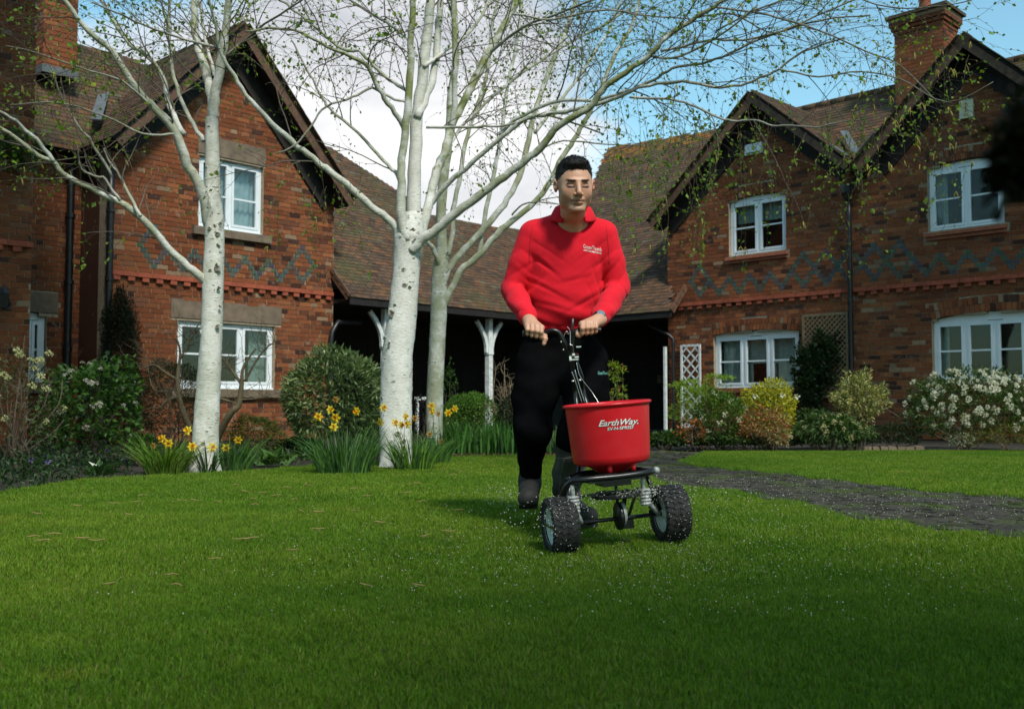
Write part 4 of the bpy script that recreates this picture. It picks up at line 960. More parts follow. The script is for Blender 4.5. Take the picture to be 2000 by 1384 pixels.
Lm([(1230, 190), (1300, 194), (1349, 203), (1398, 228), (1430, 237), (1472, 235), (1509, 245), (1546, 245), (1595, 248), (1632, 240), (1690, 232)], 5.5, 2.5, YB - 1.0, YB - 1.9, spawn=1.2, green=.1)
Lm([(1290, 100), (1380, 80), (1450, 78), (1530, 60), (1620, 20), (1700, -10)], 5.5, 3, YB - .9, YB - 1.5, spawn=1.5, green=.3)
Lm([(833, 249), (900, 248), (960, 247), (1000, 243), (1060, 225), (1120, 240), (1180, 262)], 6, 3, YB, YB - .6, spawn=.9, green=.7)
Lm([(793, 260), (783, 239), (758, 201), (734, 163), (720, 132), (679, 107), (637, 90), (585, 62), (540, 55), (480, 62)], 11, 4, YB - .1, YB - .9, spawn=1.2, green=.6, start=.1)
Lm([(800, 180), (790, 173), (762, 156), (730, 128), (700, 100), (668, 97), (627, 62), (575, 21), (547, 0), (500, -30)], 8, 4, YB - .1, YB + .6, spawn=1.3, green=.5)
Lm([(800, 200), (770, 195), (727, 173), (689, 191), (637, 208), (609, 243), (575, 284), (540, 300)], 6, 3, YB - .2, YB - .6, spawn=1.0, green=.4)
Lm([(783, 360), (776, 343), (748, 312), (700, 260), (644, 212), (627, 187), (592, 121), (570, 80)], 8, 3, YB - .1, YB + .3, spawn=1.1, green=.4)
Lm([(800, 80), (765, 50), (713, 20), (670, -10)], 7, 4, YB, YB + .8, spawn=1.3); Lm([(828, 130), (870, 100), (920, 60), (960, 0)], 8, 5, YB, YB + .9, spawn=1.4, ext=.6)
Lm([(870, 295), (900, 250), (935, 215), (985, 170), (1040, 130), (1100, 90), (1170, 55), (1240, 10)], 7, 4, YB + .3, YB + 1.2, spawn=1.4, green=.5)
Lm([(955, 105), (1010, 60), (1080, 30), (1160, 0)], 7, 4, YB + .4, YB - .5, spawn=1.5, green=.5); Lm([(1000, 28), (1080, 38), (1170, 20), (1260, 30), (1360, 38)], 5, 2.5, YB - .4, YB - 1.0, spawn=1.3)
Lm([(1266, 111), (1330, 110), (1420, 60), (1480, 10)], 5, 3, YB - .9, YB - 1.5, spawn=1.4)
Lm([(1393, 14), (1500, 30), (1600, 60), (1690, 100), (1760, 130), (1830, 200)], 5, 2, YB - 1.2, YB - 2.0, spawn=1.3); Lm([(1520, 135), (1600, 150), (1680, 140), (1760, 155), (1850, 200), (1940, 160)], 4, 1.5, YB - 1.6, YB - 2.3, spawn=.9)
Lm([(1400, 60), (1500, 10), (1620, -15), (1740, 15), (1850, 10), (1900, 0)], 4, 2, YB - 1.2, YB - 2.2, spawn=1.4)
for _ in range(50):
    x = RNG.uniform(1180, 1700); y = 165 + (x - 1180) * .12 + RNG.uniform(-10, 90) ; TB.strand(x, y, RNG.uniform(7.3, 8.4), RNG.uniform(.4, 1.15) * (1.15 if x < 1500 else .8))
for _ in range(12): TB.strand(RNG.uniform(1180, 1330), RNG.uniform(260, 330), RNG.uniform(7.6, 8.2), RNG.uniform(.4, .9), .2)
for _ in range(16): TB.strand(RNG.uniform(1640, 1900), RNG.uniform(90, 230), RNG.uniform(6.8, 7.3), RNG.uniform(.2, .5))
for _ in range(12): TB.strand(RNG.uniform(540, 720), RNG.uniform(250, 400), RNG.uniform(8.2, 8.7), RNG.uniform(.4, .8))
TB.cat += [at(RNG.uniform(1650, 1900), RNG.uniform(60, 350), RNG.uniform(6.8, 7.3)) for _ in range(40)]
scars(TB, YB, .125, [(765, 612, .036, .8), (782, 655, .026, 1.4), (800, 560, .012, 1.3), (772, 595, .014, 1), (760, 672, .020, .5)]); scars(TB, YB, .13, [(797, 462, .030, .8), (812, 470, .026, 1.3), (822, 474, .022, 1.2), (787, 452, .018, .4), (806, 448, .018, 1.5)])
# ---- C, the slimmer birch behind
YC = 11.6; TC = Tree('birch_tree', at(849, 888, YC), YC, 'slimmer greenish birch just behind the stout one, forking low above its clean pole')
trunk_w(TC, [(847, 900, 36, 0), (848, 870, 31, 0), (849, 791, 32, 0), (853, 683, 32, 0), (857, 611, 33, 0), (858, 556, 31, 0), (861, 520, 30, 0), (864, 485, 24, 0)], YC, .7, 20)
Lm = TC.limb
Lm([(864, 500), (862, 450), (862, 397), (870, 319), (876, 280), (880, 200), (890, 110), (885, 0)], 22, 12, YC, YC, ext=2, spawn=.9, green=.6, start=.4)
Lm([(866, 550), (875, 527), (901, 493), (932, 462), (963, 426), (992, 389), (1018, 332), (1032, 273), (1044, 220), (1058, 180), (1081, 116), (1102, 69), (1120, 18), (1130, -20)], 14, 8, YC, YC + .3, ext=1.5, spawn=.9, green=.5, start=.3)
Lm([(852, 625), (880, 566), (901, 527), (932, 501), (971, 457), (1010, 423), (1060, 379), (1092, 317), (1115, 282), (1129, 259), (1148, 226), (1175, 170), (1200, 110), (1231, 58), (1250, 0)], 15, 6, YC, YC + .2, ext=1, spawn=.9, green=.6, start=.35)
Lm([(935, 500), (940, 462), (953, 392), (966, 332), (976, 280), (990, 180), (1010, 80), (1020, 0)], 9, 6, YC + .1, YC + .4, ext=1.5, spawn=.9, green=.3, start=.2)
Lm([(874, 500), (883, 462), (885, 410), (896, 358), (909, 280), (920, 240), (950, 150), (960, 60), (975, -10)], 10, 6, YC, YC + .3, ext=1.5, spawn=.9, green=.5, start=.3)
Lm([(864, 540), (852, 500), (843, 482), (832, 470)], 12, 8, YC, YC - .2, spawn=0, green=.5)
Lm([(1044, 260), (1070, 225), (1099, 192), (1139, 139), (1171, 88), (1190, 58), (1208, 10)], 7, 4, YC, YC + .5, spawn=1.1, ext=.7)
Lm([(1000, 420), (1020, 400), (1050, 395), (1100, 400)], 4, 2, YC, YC - .3, spawn=.8); Lm([(1040, 300), (1100, 275), (1180, 282), (1260, 285)], 4, 2, YC, YC - .4, spawn=.8)
for T_, sz in ((TA, .035), (TB, .031), (TC, .031)): T_.finish(sz)
print('tree leaves', len(TA.lv), len(TB.lv), len(TC.lv))
# ================================================================== SHRUBS AND FLOWERS
def lumps(D, seed, amp=.16, f=3.2):
    return 1 + amp * (np.sin(D[:, 0] * f + seed) * np.cos(D[:, 1] * f * 1.3 + 2 * seed) + .7 * np.sin(D[:, 2] * f * 1.7 + 3 * seed + D[:, 0] * 4)) + amp * .5 * np.sin(D[:, 0] * 9 + seed * 5) * np.sin(D[:, 2] * 11 + seed)
_leafme = {}
def leaf_arrays(P, D, z, wid, C, fold=.18, curl=.15):
    n = len(P); D = D / np.linalg.norm(D, axis=1)[:, None]; sd = np.cross(D, RNG.normal(0, 1, (n, 3)) * .5 + [0, 0, 1]); sd /= np.linalg.norm(sd, axis=1)[:, None]; up = np.cross(sd, D); z = z[:, None]
    V = np.stack([P, P + D * z * .42 + sd * z * wid - up * z * -fold * .5, P + D * z + up * z * -curl, P + D * z * .42 - sd * z * wid + up * z * fold * .5, P + D * z * .5 - up * z * fold * .35], 1).reshape(-1, 3)
    k = np.arange(n)[:, None] * 5; F = np.concatenate([k + [[0, 1, 4]], k + [[1, 2, 4]], k + [[2, 3, 4]], k + [[3, 0, 4]]]); return V, F, np.repeat(C, 5, 0)
def pick(cols, n):
    w = np.array([c[0] for c in cols], float); w /= w.sum(); i = RNG.choice(len(cols), n, p=w); return np.array([c[1] for c in cols])[i] * RNG.uniform(.7, 1.25, (n, 1))
def foliage(root, c, r, n, size, cols, wid=.25, mat='leaf', shell=.45, amp=.16, seed=None, nparts=0, droop=.0, flat=0, zmin=.0, name='foliage', spread=.7, top=0):
    c, r = np.array(c, float), np.array(r, float); seed = RNG.uniform(0, 9) if seed is None else seed
    D = RNG.normal(0, 1, (n * 2, 3)); D /= np.linalg.norm(D, axis=1)[:, None]; D = D[(D[:, 2] > -.75)][:n]; n = len(D)
    rad = np.clip(RNG.beta(3, 1.1, n) * shell + (1 - shell) + RNG.normal(0, .03, n), .15, 1.12)
    P = c + D * r * rad[:, None] * lumps(D, seed, amp)[:, None]
    if flat: P[:, 2] = np.minimum(P[:, 2], c[2] + r[2] * flat + RNG.normal(0, .012, n))
    P = P[P[:, 2] > zmin]; D = D[:len(P)] if False else (P - c) / np.linalg.norm(P - c, axis=1)[:, None]; n = len(P)
    O = D + RNG.normal(0, spread, (n, 3)) + [0, 0, .25 - droop]; z = size * RNG.uniform(.6, 1.25, n); C = pick(cols, n); m = M[mat]
    sel = np.zeros(n, bool)
    if nparts:
        front = np.argsort(P @ np.array([0, 1., 0]) + RNG.uniform(0, .25, n))[:nparts]; sel[front] = True
        key = (root.name, name); ms = []
        for k in range(8):
            q = MB(); V, F, Cc = leaf_arrays(np.zeros((1, 3)), np.array([[0, 0, 1.]]), np.array([size]), wid, pick(cols, 1)); q.add(V, F, Cc); me = q.mesh('leaf'); me.materials.append(m); ms.append(me)
        for i in np.where(sel)[0]:
            R = np.array(Vector(O[i]).to_track_quat('Z', 'Y').to_matrix()) @ rotz(RNG.uniform(0, 6.28)); inst('leaf', ms[RNG.integers(8)], root, P[i], R, float(z[i] / size))
    V, F, C = leaf_arrays(P[~sel], O[~sel], z[~sel], wid, C[~sel]); q = MB(); q.add(V, F, C); return q.build(name, m, root, kind='stuff')
def stems(root, base, tips, r=.008, col=(.10, .07, .05), name='stem', wig=.04):
    q = MB()
    for tp in tips:
        P = [np.array(base) + RNG.normal(0, .03, 3) * [1, 1, 0], None, None, np.array(tp)]; P[1] = P[0] * .65 + P[3] * .35 + RNG.normal(0, wig, 3); P[2] = P[0] * .3 + P[3] * .7 + RNG.normal(0, wig, 3); P, R = crom(P, [r, r * .8, r * .55, r * .3], 4); q.tube(P, R, 5, col)
    return q.build(name, M['twig'], root, smooth=True)
def plant(name, label, cat, px, py_base, Y=None, group=None):
    g = gnd(px, py_base) if Y is None else np.array([at(px, 790, Y)[0], Y, 0.0]); g[2] = 0; return empty(name, g, label, cat, group), g
def dims(px0, px1, ytop, Y): return (px1 - px0) / 2 * Y / FPX, CAMH + (790 - ytop) * Y / FPX          # half width, top height
GREEN = [(3, (.050, .11, .020)), (2, (.08, .16, .026)), (1, (.025, .06, .012))]
DARK = [(3, (.018, .036, .012)), (1, (.03, .055, .015))]
def bush(name, label, cat, x0, x1, ytop, Y, n, size, cols, depth=None, nparts=0, nst=8, zb=.05, **k):
    xm = (x0 + x1) / 2; g = np.array([at(xm, 790, Y)[0], Y, 0.0]); root = empty(name, g, label, cat); hw, zt = dims(x0, x1, ytop, Y); d = depth or hw * .8
    c = g + [0, d * .5, (zt + zb) / 2]; r = (hw, d, (zt - zb) / 2); foliage(root, c, r, n, size, cols, nparts=nparts, **k)
    stems(root, g + [0, d * .5, -.02], [c + RNG.normal(0, .45, 3) * r for _ in range(nst)], .010); return root, c, np.array(r)
def onshell(c, r, n, seed=0, up=.0, front=True):
    out = []
    while len(out) < n:
        d = RNG.normal(0, 1, 3) + [0, -.6 if front else 0, up]; d /= np.linalg.norm(d)
        if d[2] > -.5 and (not front or d[1] < .35): out.append((np.array(c) + d * r * RNG.uniform(.9, 1.06), d))
    return out
def cluster_mesh(nm, rad, n, pet, col, mat='petal', dome=.8):
    q = MB()
    D = RNG.normal(0, 1, (n, 3)); D[:, 2] = np.abs(D[:, 2]) * dome; D /= np.linalg.norm(D, axis=1)[:, None]
    V, F, C = leaf_arrays(D * rad, D * .3 + RNG.normal(0, .8, (n, 3)), np.full(n, pet), .45, np.array(col) * RNG.uniform(.75, 1.1, (n, 1))); q.add(V, F, C); me = q.mesh(nm); me.materials.append(M[mat]); return me
def put(me, name, root, pts, smin_=.8, smax=1.2, off=0.0):
    for p, d in pts: inst(name, me, root, p + d * off, np.array(Vector(d).to_track_quat('Z', 'Y').to_matrix()), RNG.uniform(smin_, smax))
# ---- left bed
b1, c, r = bush('laurel_bush', 'rounded grey-green shrub with pale-edged leaves left of the stout birch', 'shrub', 542, 752, 682, 11.0, 5200, .085, [(3, (.18, .26, .09)), (2, (.11, .18, .055)), (2, (.34, .40, .17)), (1, (.04, .07, .02))], depth=.6, nparts=300, wid=.16, mat='leaf_gloss', shell=.35, amp=.07)
hg, c, r = bush('box_hedge', 'low clipped bright green hedge between the slim birch and the man', 'hedge', 858, 978, 766, 13.2, 7000, .030, [(3, (.12, .25, .03)), (2, (.07, .16, .02)), (1, (.18, .30, .04))], depth=.55, wid=.3, shell=.25, amp=.03, nst=5)
bush('berberis_bush', 'dark purple-brown bush between the two right-hand birch trunks', 'shrub', 795, 858, 775, 12.6, 1800, .03, [(2, (.035, .012, .014)), (1, (.06, .02, .015)), (1, (.03, .04, .015))], amp=.15, nst=6)
yw, c, r = bush('yew_column', 'narrow black-green yew column against the dark house recess', 'conifer', 192, 265, 560, 14.2, 9000, .045, [(3, (.009, .017, .007)), (1, (.018, .030, .010))], depth=.3, wid=.12, shell=.6, amp=.10, nst=3)
for (x, y, hgt) in ((208, 600, .5), (235, 556, .55), (250, 600, .4)):
    p = at(x, y + 40, 14.15); foliage(yw, p, (.09, .09, .30), 900, .045, [(3, (.009, .017, .007)), (1, (.016, .028, .010))], wid=.12, shell=.8, amp=.1)
bush('conifer_bush', 'dull dark green conifer mound behind the bare shrub at the left', 'conifer', 255, 400, 700, 12.9, 6500, .05, [(2, (.020, .034, .014)), (1, (.032, .05, .018))], depth=.5, wid=.12, shell=.5, amp=.12)
vb1, c, r = bush('viburnum_bush', 'leafy green shrub dotted with white flower heads at the left', 'shrub', 68, 262, 702, 9.6, 2400, .062, [(3, (.055, .13, .022)), (2, (.09, .19, .035)), (1, (.02, .05, .012))], depth=.45, nparts=280, wid=.38, shell=.55, amp=.2, nst=10)
fm = cluster_mesh('flower_head', .018, 26, .014, (.55, .50, .46)); put(fm, 'flower_head', vb1, onshell(c, r, 24, up=.5), .8, 1.5, .01)
vb2, c, r = bush('viburnum_bush', 'sparse brownish shrub with pale round flower heads at the far left edge', 'shrub', -70, 92, 690, 8.4, 1500, .04, [(2, (.07, .085, .035)), (1, (.10, .09, .04))], depth=.4, nparts=60, wid=.22, shell=.75, amp=.2, nst=22)
fm = cluster_mesh('flower_head', .026, 40, .014, (.50, .50, .27)); put(fm, 'flower_head', vb2, onshell(c, r, 26, up=.3), .7, 1.4, .02)
for x, y in ((95, 693), (70, 707), (66, 722), (90, 762), (62, 755)):
    p = at(x, y, 8.5); inst('flower_head', fm, vb2, p, None, 1.15); stems(vb2, c, [p], .004, (.12, .10, .06), wig=.02)
bush('golden_spirea', 'small yellow-green shrub right of the left birch trunk', 'shrub', 444, 545, 812, 10.6, 2600, .035, [(2, (.13, .17, .025)), (2, (.08, .11, .02)), (1, (.15, .12, .03))], wid=.2, amp=.18, nst=12)
bush('dwarf_box', 'low blackish green hedge below the house wall beside the rounded shrub', 'hedge', 538, 625, 856, 11.2, 2800, .028, DARK, wid=.3, amp=.08)
bush('sorrel_clump', 'dark leafy clump among the daffodils at the left trunk', 'plant', 258, 300, 852, 9.6, 420, .07, GREEN, wid=.2, amp=.15, nst=4)
# twisted bare shrub
tw_ = empty('magnolia_shrub', gnd(395, 905), 'bare twisted shrub with two crooked stems before the lower left window', 'shrub'); q = MB()
def crooked(P, R, lev, q, col=(.14, .105, .055), n=0, Y=10.4):
    P, R = crom([at(x, y, Y + dy) for x, y, dy in P], np.array(R) / 2 * Y / FPX, 5); q.tube(P, R, 8, col); return P, R
lines = []
for P, R in (([(392, 905, .3), (385, 862, .1), (362, 815, 0), (350, 775, 0), (347, 735, 0), (352, 690, .1), (345, 660, .1)], [15, 13, 12, 10, 8, 5, 3]), ([(405, 905, .3), (432, 840, .1), (452, 805, 0), (466, 790, 0), (472, 750, 0), (476, 715, 0), (500, 680, 0)], [15, 14, 13, 12, 9, 5, 3]),
             ([(350, 775, 0), (330, 780, -.1), (312, 797, -.1)], [7, 6, 3]), ([(347, 742, 0), (320, 725, 0), (300, 712, 0), (272, 722, 0)], [6, 5, 3, 2]), ([(472, 750, 0), (450, 720, .1), (436, 700, .1)], [7, 6, 4]), ([(478, 745, 0), (500, 705, 0), (520, 680, 0), (540, 665, 0)], [6, 4, 3, 2]),
             ([(352, 700, 0), (368, 672, 0), (380, 650, 0)], [5, 3, 2]), ([(466, 790, 0), (430, 778, 0), (380, 770, 0)], [5, 4, 2]), ([(470, 780, 0), (500, 778, 0), (530, 770, 0)], [4, 3, 2]), ([(345, 760, 0), (300, 760, .1), (285, 690, .1)], [4, 3, 2])):
    lines.append(crooked(P, R, 0, q))
q.build('stem', M['twig'], tw_, smooth=True)
T2 = Tree.__new__(Tree); T2.o = tw_; T2.tw = MB(); T2.lv = []; T2.cat = []; T2.Y = 10.4
def fine(T, lines, n, L, col, buds=True, size=.012):
    st = MB()
    for _ in range(n):
        P, R = lines[RNG.integers(len(lines))]; i = RNG.integers(len(P) // 3, len(P)); p = P[i]; d = RNG.normal(0, 1, 3) * [1, .6, .5] + [0, 0, .9]; d /= np.linalg.norm(d); pts = [p]
        for k in range(int(RNG.uniform(.5, 1.1) * L / .05)):
            d = d + RNG.normal(0, .22, 3); d /= np.linalg.norm(d); p = p + d * .05; pts.append(p)
            if buds and RNG.random() < .35: T.lv.append((p, d))
        if len(pts) > 2: st.tube(pts, np.linspace(.0032, .0014, len(pts)), 4, col, cap=False)
    st.build('twigs', M['twig'], T.o, smooth=True, kind='stuff')
    if T.lv:
        P = np.array([l[0] for l in T.lv]); D = np.array([l[1] for l in T.lv]) + RNG.normal(0, .3, (len(P), 3)); V, F, C = leaf_arrays(P, D, np.full(len(P), size * 1.6), .22, pick([(1, (.05, .035, .025)), (1, (.10, .08, .04))], len(P))); st = MB(); st.add(V, F, C); st.build('buds', M['leaf'], T.o, kind='stuff')
fine(T2, lines, 190, .42, (.13, .10, .055))
bs = empty('bare_shrub', np.array([at(990, 790, 13.0)[0], 13.0, 0]), 'bare pale brown shrub beside the white porch post left of the man', 'shrub'); T3 = Tree.__new__(Tree); T3.o = bs; T3.tw = MB(); T3.lv = []; T3.cat = []
g0 = WL[bs.name]; ll = []
q = MB()
for i in range(7):
    tp = at(RNG.uniform(965, 1025), RNG.uniform(705, 770), 13.0 + RNG.normal(0, .15)); P, R = crom([g0, g0 * .5 + tp * .5 + RNG.normal(0, .05, 3), tp], [.012, .008, .004], 6); q.tube(P, R, 6, (.22, .16, .10)); ll.append((P, R))
q.build('stem', M['twig'], bs, smooth=True); fine(T3, ll, 110, .28, (.24, .18, .11), False)
bush('dark_groundcover_bush', 'dark shrub mass just left of the man behind the iris leaves', 'shrub', 968, 1050, 772, 12.6, 2400, .04, DARK, amp=.15)
# ---- strap-leaved clumps
def blades(root, c, n, L, w, cols, spread=.10, lean=.35, name='leaves', parts=0, mat='leaf', area=None):
    q = MB()
    for i in range(n):
        a = RNG.uniform(0, 2 * PI); rr = spread * math.sqrt(RNG.random()); p = np.array(c) + ([rr * math.cos(a), rr * math.sin(a) * .7, 0] if area is None else [RNG.uniform(-1, 1) * area[0], RNG.uniform(-1, 1) * area[1], 0]); p[2] = -.01
        h = L * RNG.uniform(.6, 1.1); od = np.array([math.cos(a), math.sin(a) * .8, 0]) * lean * RNG.uniform(.1, 1.2) + RNG.normal(0, .06, 3); sd = np.array([RNG.normal(0, 1), RNG.normal(0, 1), 0]); sd /= np.linalg.norm(sd); V = []
        bend = RNG.uniform(.1, 1.0) if RNG.random() < .8 else 1.9
        for k in range(6):
            t_ = k / 5; ww = w * (1 - t_ ** 3) * (.75 + .5 * math.sin(t_ * PI)) + .0005; pc = p + np.array([0, 0, h]) * (t_ - .10 * bend * t_ ** 3) + od * h * t_ ** (1.3) * (1 + .8 * bend * t_ * t_); V += [pc - sd * ww / 2, pc + sd * ww / 2]
        col = pick(cols, 1)[0]; b_ = q if i >= parts else MB(); b_.add(V, [[2 * k, 2 * k + 1, 2 * k + 3, 2 * k + 2] for k in range(5)], col)
        if i < parts: b_.build('leaf', M[mat], root)
    if q.n: q.build(name, M[mat], root, kind='stuff')
DAF = [(3, (.065, .16, .040)), (2, (.10, .22, .045)), (1, (.035, .09, .035))]
YG = [(3, (.14, .27, .03)), (2, (.09, .19, .025)), (1, (.24, .28, .08))]
def daff_mesh(col, cup):
    q = MB()
    for i in range(6):
        a = i * PI / 3; d = np.array([math.cos(a), math.sin(a), .12]); sd = np.array([-math.sin(a), math.cos(a), 0]); q.add([d * .004, d * .018 + sd * .0095, d * .034, d * .018 - sd * .0095, d * .02 + [0, 0, .003]], [[0, 1, 4], [1, 2, 4], [2, 3, 4], [3, 0, 4]], col)
    q.lathe([(.006, 0), (.0085, .010), (.009, .018), (.0125, .024), (.0105, .023), (.007, .012)], n=12, col=cup); me = q.mesh('flower'); me.materials.append(M['petal']); return me
DM = [daff_mesh((.78, .55, .02), (.80, .42, .01)), daff_mesh((.75, .60, .05), (.80, .48, .02))]; DW = daff_mesh((.45, .25, .06), (.35, .16, .04))
def clump(label, x, y, n, L, cols, flowers, spread=.12, dead=(), lean=.55, cat='daffodil clump', parts=24, name='daffodil_clump', Y=None, grp=None):
    g = gnd(x, y) if Y is None else np.array([at(x, 790, Y)[0], Y, 0]); root = empty(name, g, label, cat, grp); blades(root, g, n, L, .011, cols, spread, lean, parts=parts)
    for k, (fx, fy) in enumerate(list(flowers) + list(dead)):
        hd = at(fx, fy, g[1] + RNG.uniform(-.15, .1)); ft = g + [RNG.normal(0, spread * .5), RNG.normal(0, .04), -.01]; ft[0] = ft[0] * .6 + hd[0] * .4; P, R = crom([ft, ft * .5 + hd * .5 + RNG.normal(0, .01, 3) * [1, 1, 0], hd + [0, .01, .006], hd], [.0028, .0024, .002, .002], 5); q = MB(); q.tube(P, R, 5, (.06, .11, .035)); q.build('stem', M['leaf'], root, smooth=True)
        d = np.array([RNG.normal(.05, .5), -1, RNG.normal(.05, .25)]); ded = k >= len(flowers); sc = .85 if not ded else .6
        inst('flower', DW if ded else DM[k % 2], root, hd, np.array(Vector(d).to_track_quat('Z', 'Y').to_matrix()), RNG.uniform(1.45, 1.75) * sc)
    return root
clump('tall daffodil clump at the left foot of the stout birch with five bright blooms', 672, 925, 210, .43, DAF, [(622, 814), (645, 800), (655, 816), (652, 834), (697, 803), (744, 824), (748, 796)], .24, [(656, 780)])
clump('daffodil clump at the right foot of the stout birch, four blooms crossing the trunk', 808, 918, 150, .36, DAF + YG[:1], [(771, 825), (791, 813), (783, 829), (798, 828)], .17, [(810, 817), (838, 848)])
clump('daffodil clump between stout and slim birch trunks, blooms reaching its right side', 850, 905, 120, .34, DAF, [(843, 793), (846, 804), (875, 806), (889, 798)], .14, [(856, 808), (862, 862)])
clump('arching yellow-green daffodil clump left of the left birch', 322, 922, 260, .31, YG, [(317, 857), (367, 841), (329, 866)], .17, [(300, 870)], lean=.75)
clump('thin daffodil clump in front of the left birch trunk', 404, 922, 34, .26, DARK + DAF[:1], [(375, 872), (414, 873)], .07, parts=10)
clump('tall narrow-leaved clump just right of the left birch with two small pale blooms', 450, 915, 130, .32, DAF, [(465, 859), (441, 875)], .20, parts=16)
iris = empty('iris_bed', gnd(950, 888), 'dense row of upright iris leaves in front of the clipped hedge', 'iris bed'); g = WL[iris.name]; blades(iris, g + [.05, .25, 0], 620, .40, .020, [(3, (.06, .17, .03)), (2, (.09, .23, .04)), (1, (.035, .09, .02))], lean=.22, area=(.62, .22), parts=60)
iris2 = empty('iris_bed', gnd(1075, 886), 'short row of upright leaves seen between the legs of the man', 'iris bed'); g = WL[iris2.name]; blades(iris2, g + [.0, .2, 0], 220, .33, .018, DAF, lean=.22, area=(.35, .18), parts=30)
# leaf litter along the bed's front
m_lit = MB(); P = np.array([gnd(RNG.uniform(870, 1110), RNG.uniform(886, 892)) + [0, 0, .01] for _ in range(700)]); V, F, C = leaf_arrays(P, RNG.normal(0, 1, P.shape) * [1, 1, .3], np.full(len(P), .03), .35, pick([(2, (.16, .09, .05)), (1, (.25, .16, .09)), (1, (.06, .04, .02))], len(P))); m_lit.add(V, F, C); m_lit.build('leaf_litter', M['leaf'], kind='stuff')
# hostas and low leafy things
def rosette(name, label, cat, x, y, n, L, wid, cols, Y=None):
    g = gnd(x, y) if Y is None else np.array([at(x, 790, Y)[0], Y, 0]); root = empty(name, g, label, cat)
    for i in range(n):
        a = i * 2.4; el = RNG.uniform(.35, 1.2); D = np.array([[math.cos(a) * math.cos(el), math.sin(a) * math.cos(el), math.sin(el)]]); q = MB(); V, F, C = leaf_arrays(np.array([g + D[0] * .02]), D, np.array([L * RNG.uniform(.75, 1.15)]), wid, pick(cols, 1), .25, .3); q.add(V, F, C); q.build('leaf', M['leaf_gloss'], root)
rosette('hosta', 'broad-leaved bright green plant by the lawn edge right of the left birch', 'plant', 532, 909, 12, .22, .25, [(1, (.07, .15, .03))]); rosette('primrose', 'small broad-leaved rosette at the bed front beneath the white-flowered shrub', 'plant', 196, 932, 9, .17, .28, [(1, (.05, .12, .03))])
gc = empty('periwinkle', gnd(120, 935), 'dark low ground cover with a few violet flowers along the left lawn edge', 'ground cover'); P = []
for _ in range(3600): x = RNG.uniform(-160, 262); ye = 960 - (x) * .13; yy = RNG.uniform(ye - 62, ye + 1); g = gnd(x, yy); P.append(g + [0, 0, RNG.uniform(.0, .17) * min(1, (ye + 6 - yy) / 14)])
P = np.array(P); V, F, C = leaf_arrays(P, RNG.normal(0, .8, P.shape) + [0, -.2, .8], RNG.uniform(.03, .06, len(P)), .22, pick([(3, (.022, .055, .014)), (1, (.045, .10, .025)), (1, (.012, .03, .010))], len(P))); q = MB(); q.add(V, F, C); q.build('foliage', M['leaf'], gc, kind='stuff')
vm = daff_mesh((.20, .14, .45), (.12, .08, .3))
for x, y in ((90, 917), (93, 932), (60, 925), (210, 905)): inst('flower', vm, gc, gnd(x, y) + [0, 0, .12], np.array(Vector((0, -1, .8)).to_track_quat('Z', 'Y').to_matrix()), .8)
gc2 = empty('ground_cover', gnd(520, 900), 'dark green ground cover under the rounded shrub along the lawn edge', 'ground cover'); P = []
for _ in range(2600): x = RNG.uniform(420, 870); yy = RNG.uniform(880, 909 - (x - 600) * .05 - (4 if x > 600 else 0)); P.append(gnd(x, yy) + [0, 0, RNG.uniform(0, .10)])
P = np.array(P); V, F, C = leaf_arrays(P, RNG.normal(0, .8, P.shape) + [0, 0, .8], RNG.uniform(.03, .06, len(P)), .22, pick(GREEN + DARK, len(P))); q = MB(); q.add(V, F, C); q.build('foliage', M['leaf'], gc2, kind='stuff')
# small plant and rail in the porch
bush('climbing_rose', 'small dark leafy shrub in the porch right of the slim birch', 'shrub', 862, 892, 712, 15.5, 260, .05, GREEN, amp=.2, zb=.3)
rail = empty('white_bench', lw.pt(lw.px(820, 700)[0], 0, .1), 'low white bench rail in the porch between the birch trunks', 'bench'); A, B = lw.px(806, 776), lw.px(838, 776); q = MB(); lw.box(q, A[0], B[0], .66, .72, .05, .12); q.build('seat_rail', M['white_wood'], rail); q = MB(); lw.box(q, A[0] + .02, A[0] + .06, 0, .66, .06, .11); q.build('leg', M['white_wood'], rail); q = MB(); lw.box(q, B[0] - .06, B[0] - .02, 0, .66, .06, .11); q.build('leg', M['white_wood'], rail)
# ---- right bed
LIME = [(3, (.24, .38, .03)), (2, (.15, .27, .03)), (1, (.32, .40, .06))]
mp = empty('acer_shrub', np.array([at(1200, 790, 13.4)[0], 13.4, 0]), 'sprig of yellow-green maple with reddish tips rising behind the red hopper', 'shrub'); tips = []
for x, y, n_ in ((1190, 712, 50), (1205, 715, 60), (1214, 724, 40), (1196, 730, 55), (1203, 742, 45), (1212, 758, 35), (1200, 770, 30), (1218, 775, 25), (1185, 780, 20)):
    p = at(x, y, 13.4 + RNG.normal(0, .05)); foliage(mp, p, (.08, .07, .035), n_, .055, LIME[:2] + [(1, (.35, .16, .04))], wid=.16, shell=1, amp=.2, name='foliage'); tips.append(p)
stems(mp, WL[mp.name], tips, .007)
ac, c, r = bush('acer_shrub', 'feathery lime green maple in front of the narrow white trellis', 'shrub', 1318, 1432, 742, 12.9, 2600, .042, LIME, depth=.4, wid=.14, shell=.75, amp=.25, nst=12, nparts=40, zb=.25)
for x, y in ((1325, 752), (1345, 745), (1415, 738), (1395, 735), (1360, 760)): foliage(ac, at(x, y, 12.9), (.12, .08, .03), 150, .042, LIME, wid=.14, shell=1, amp=.2)
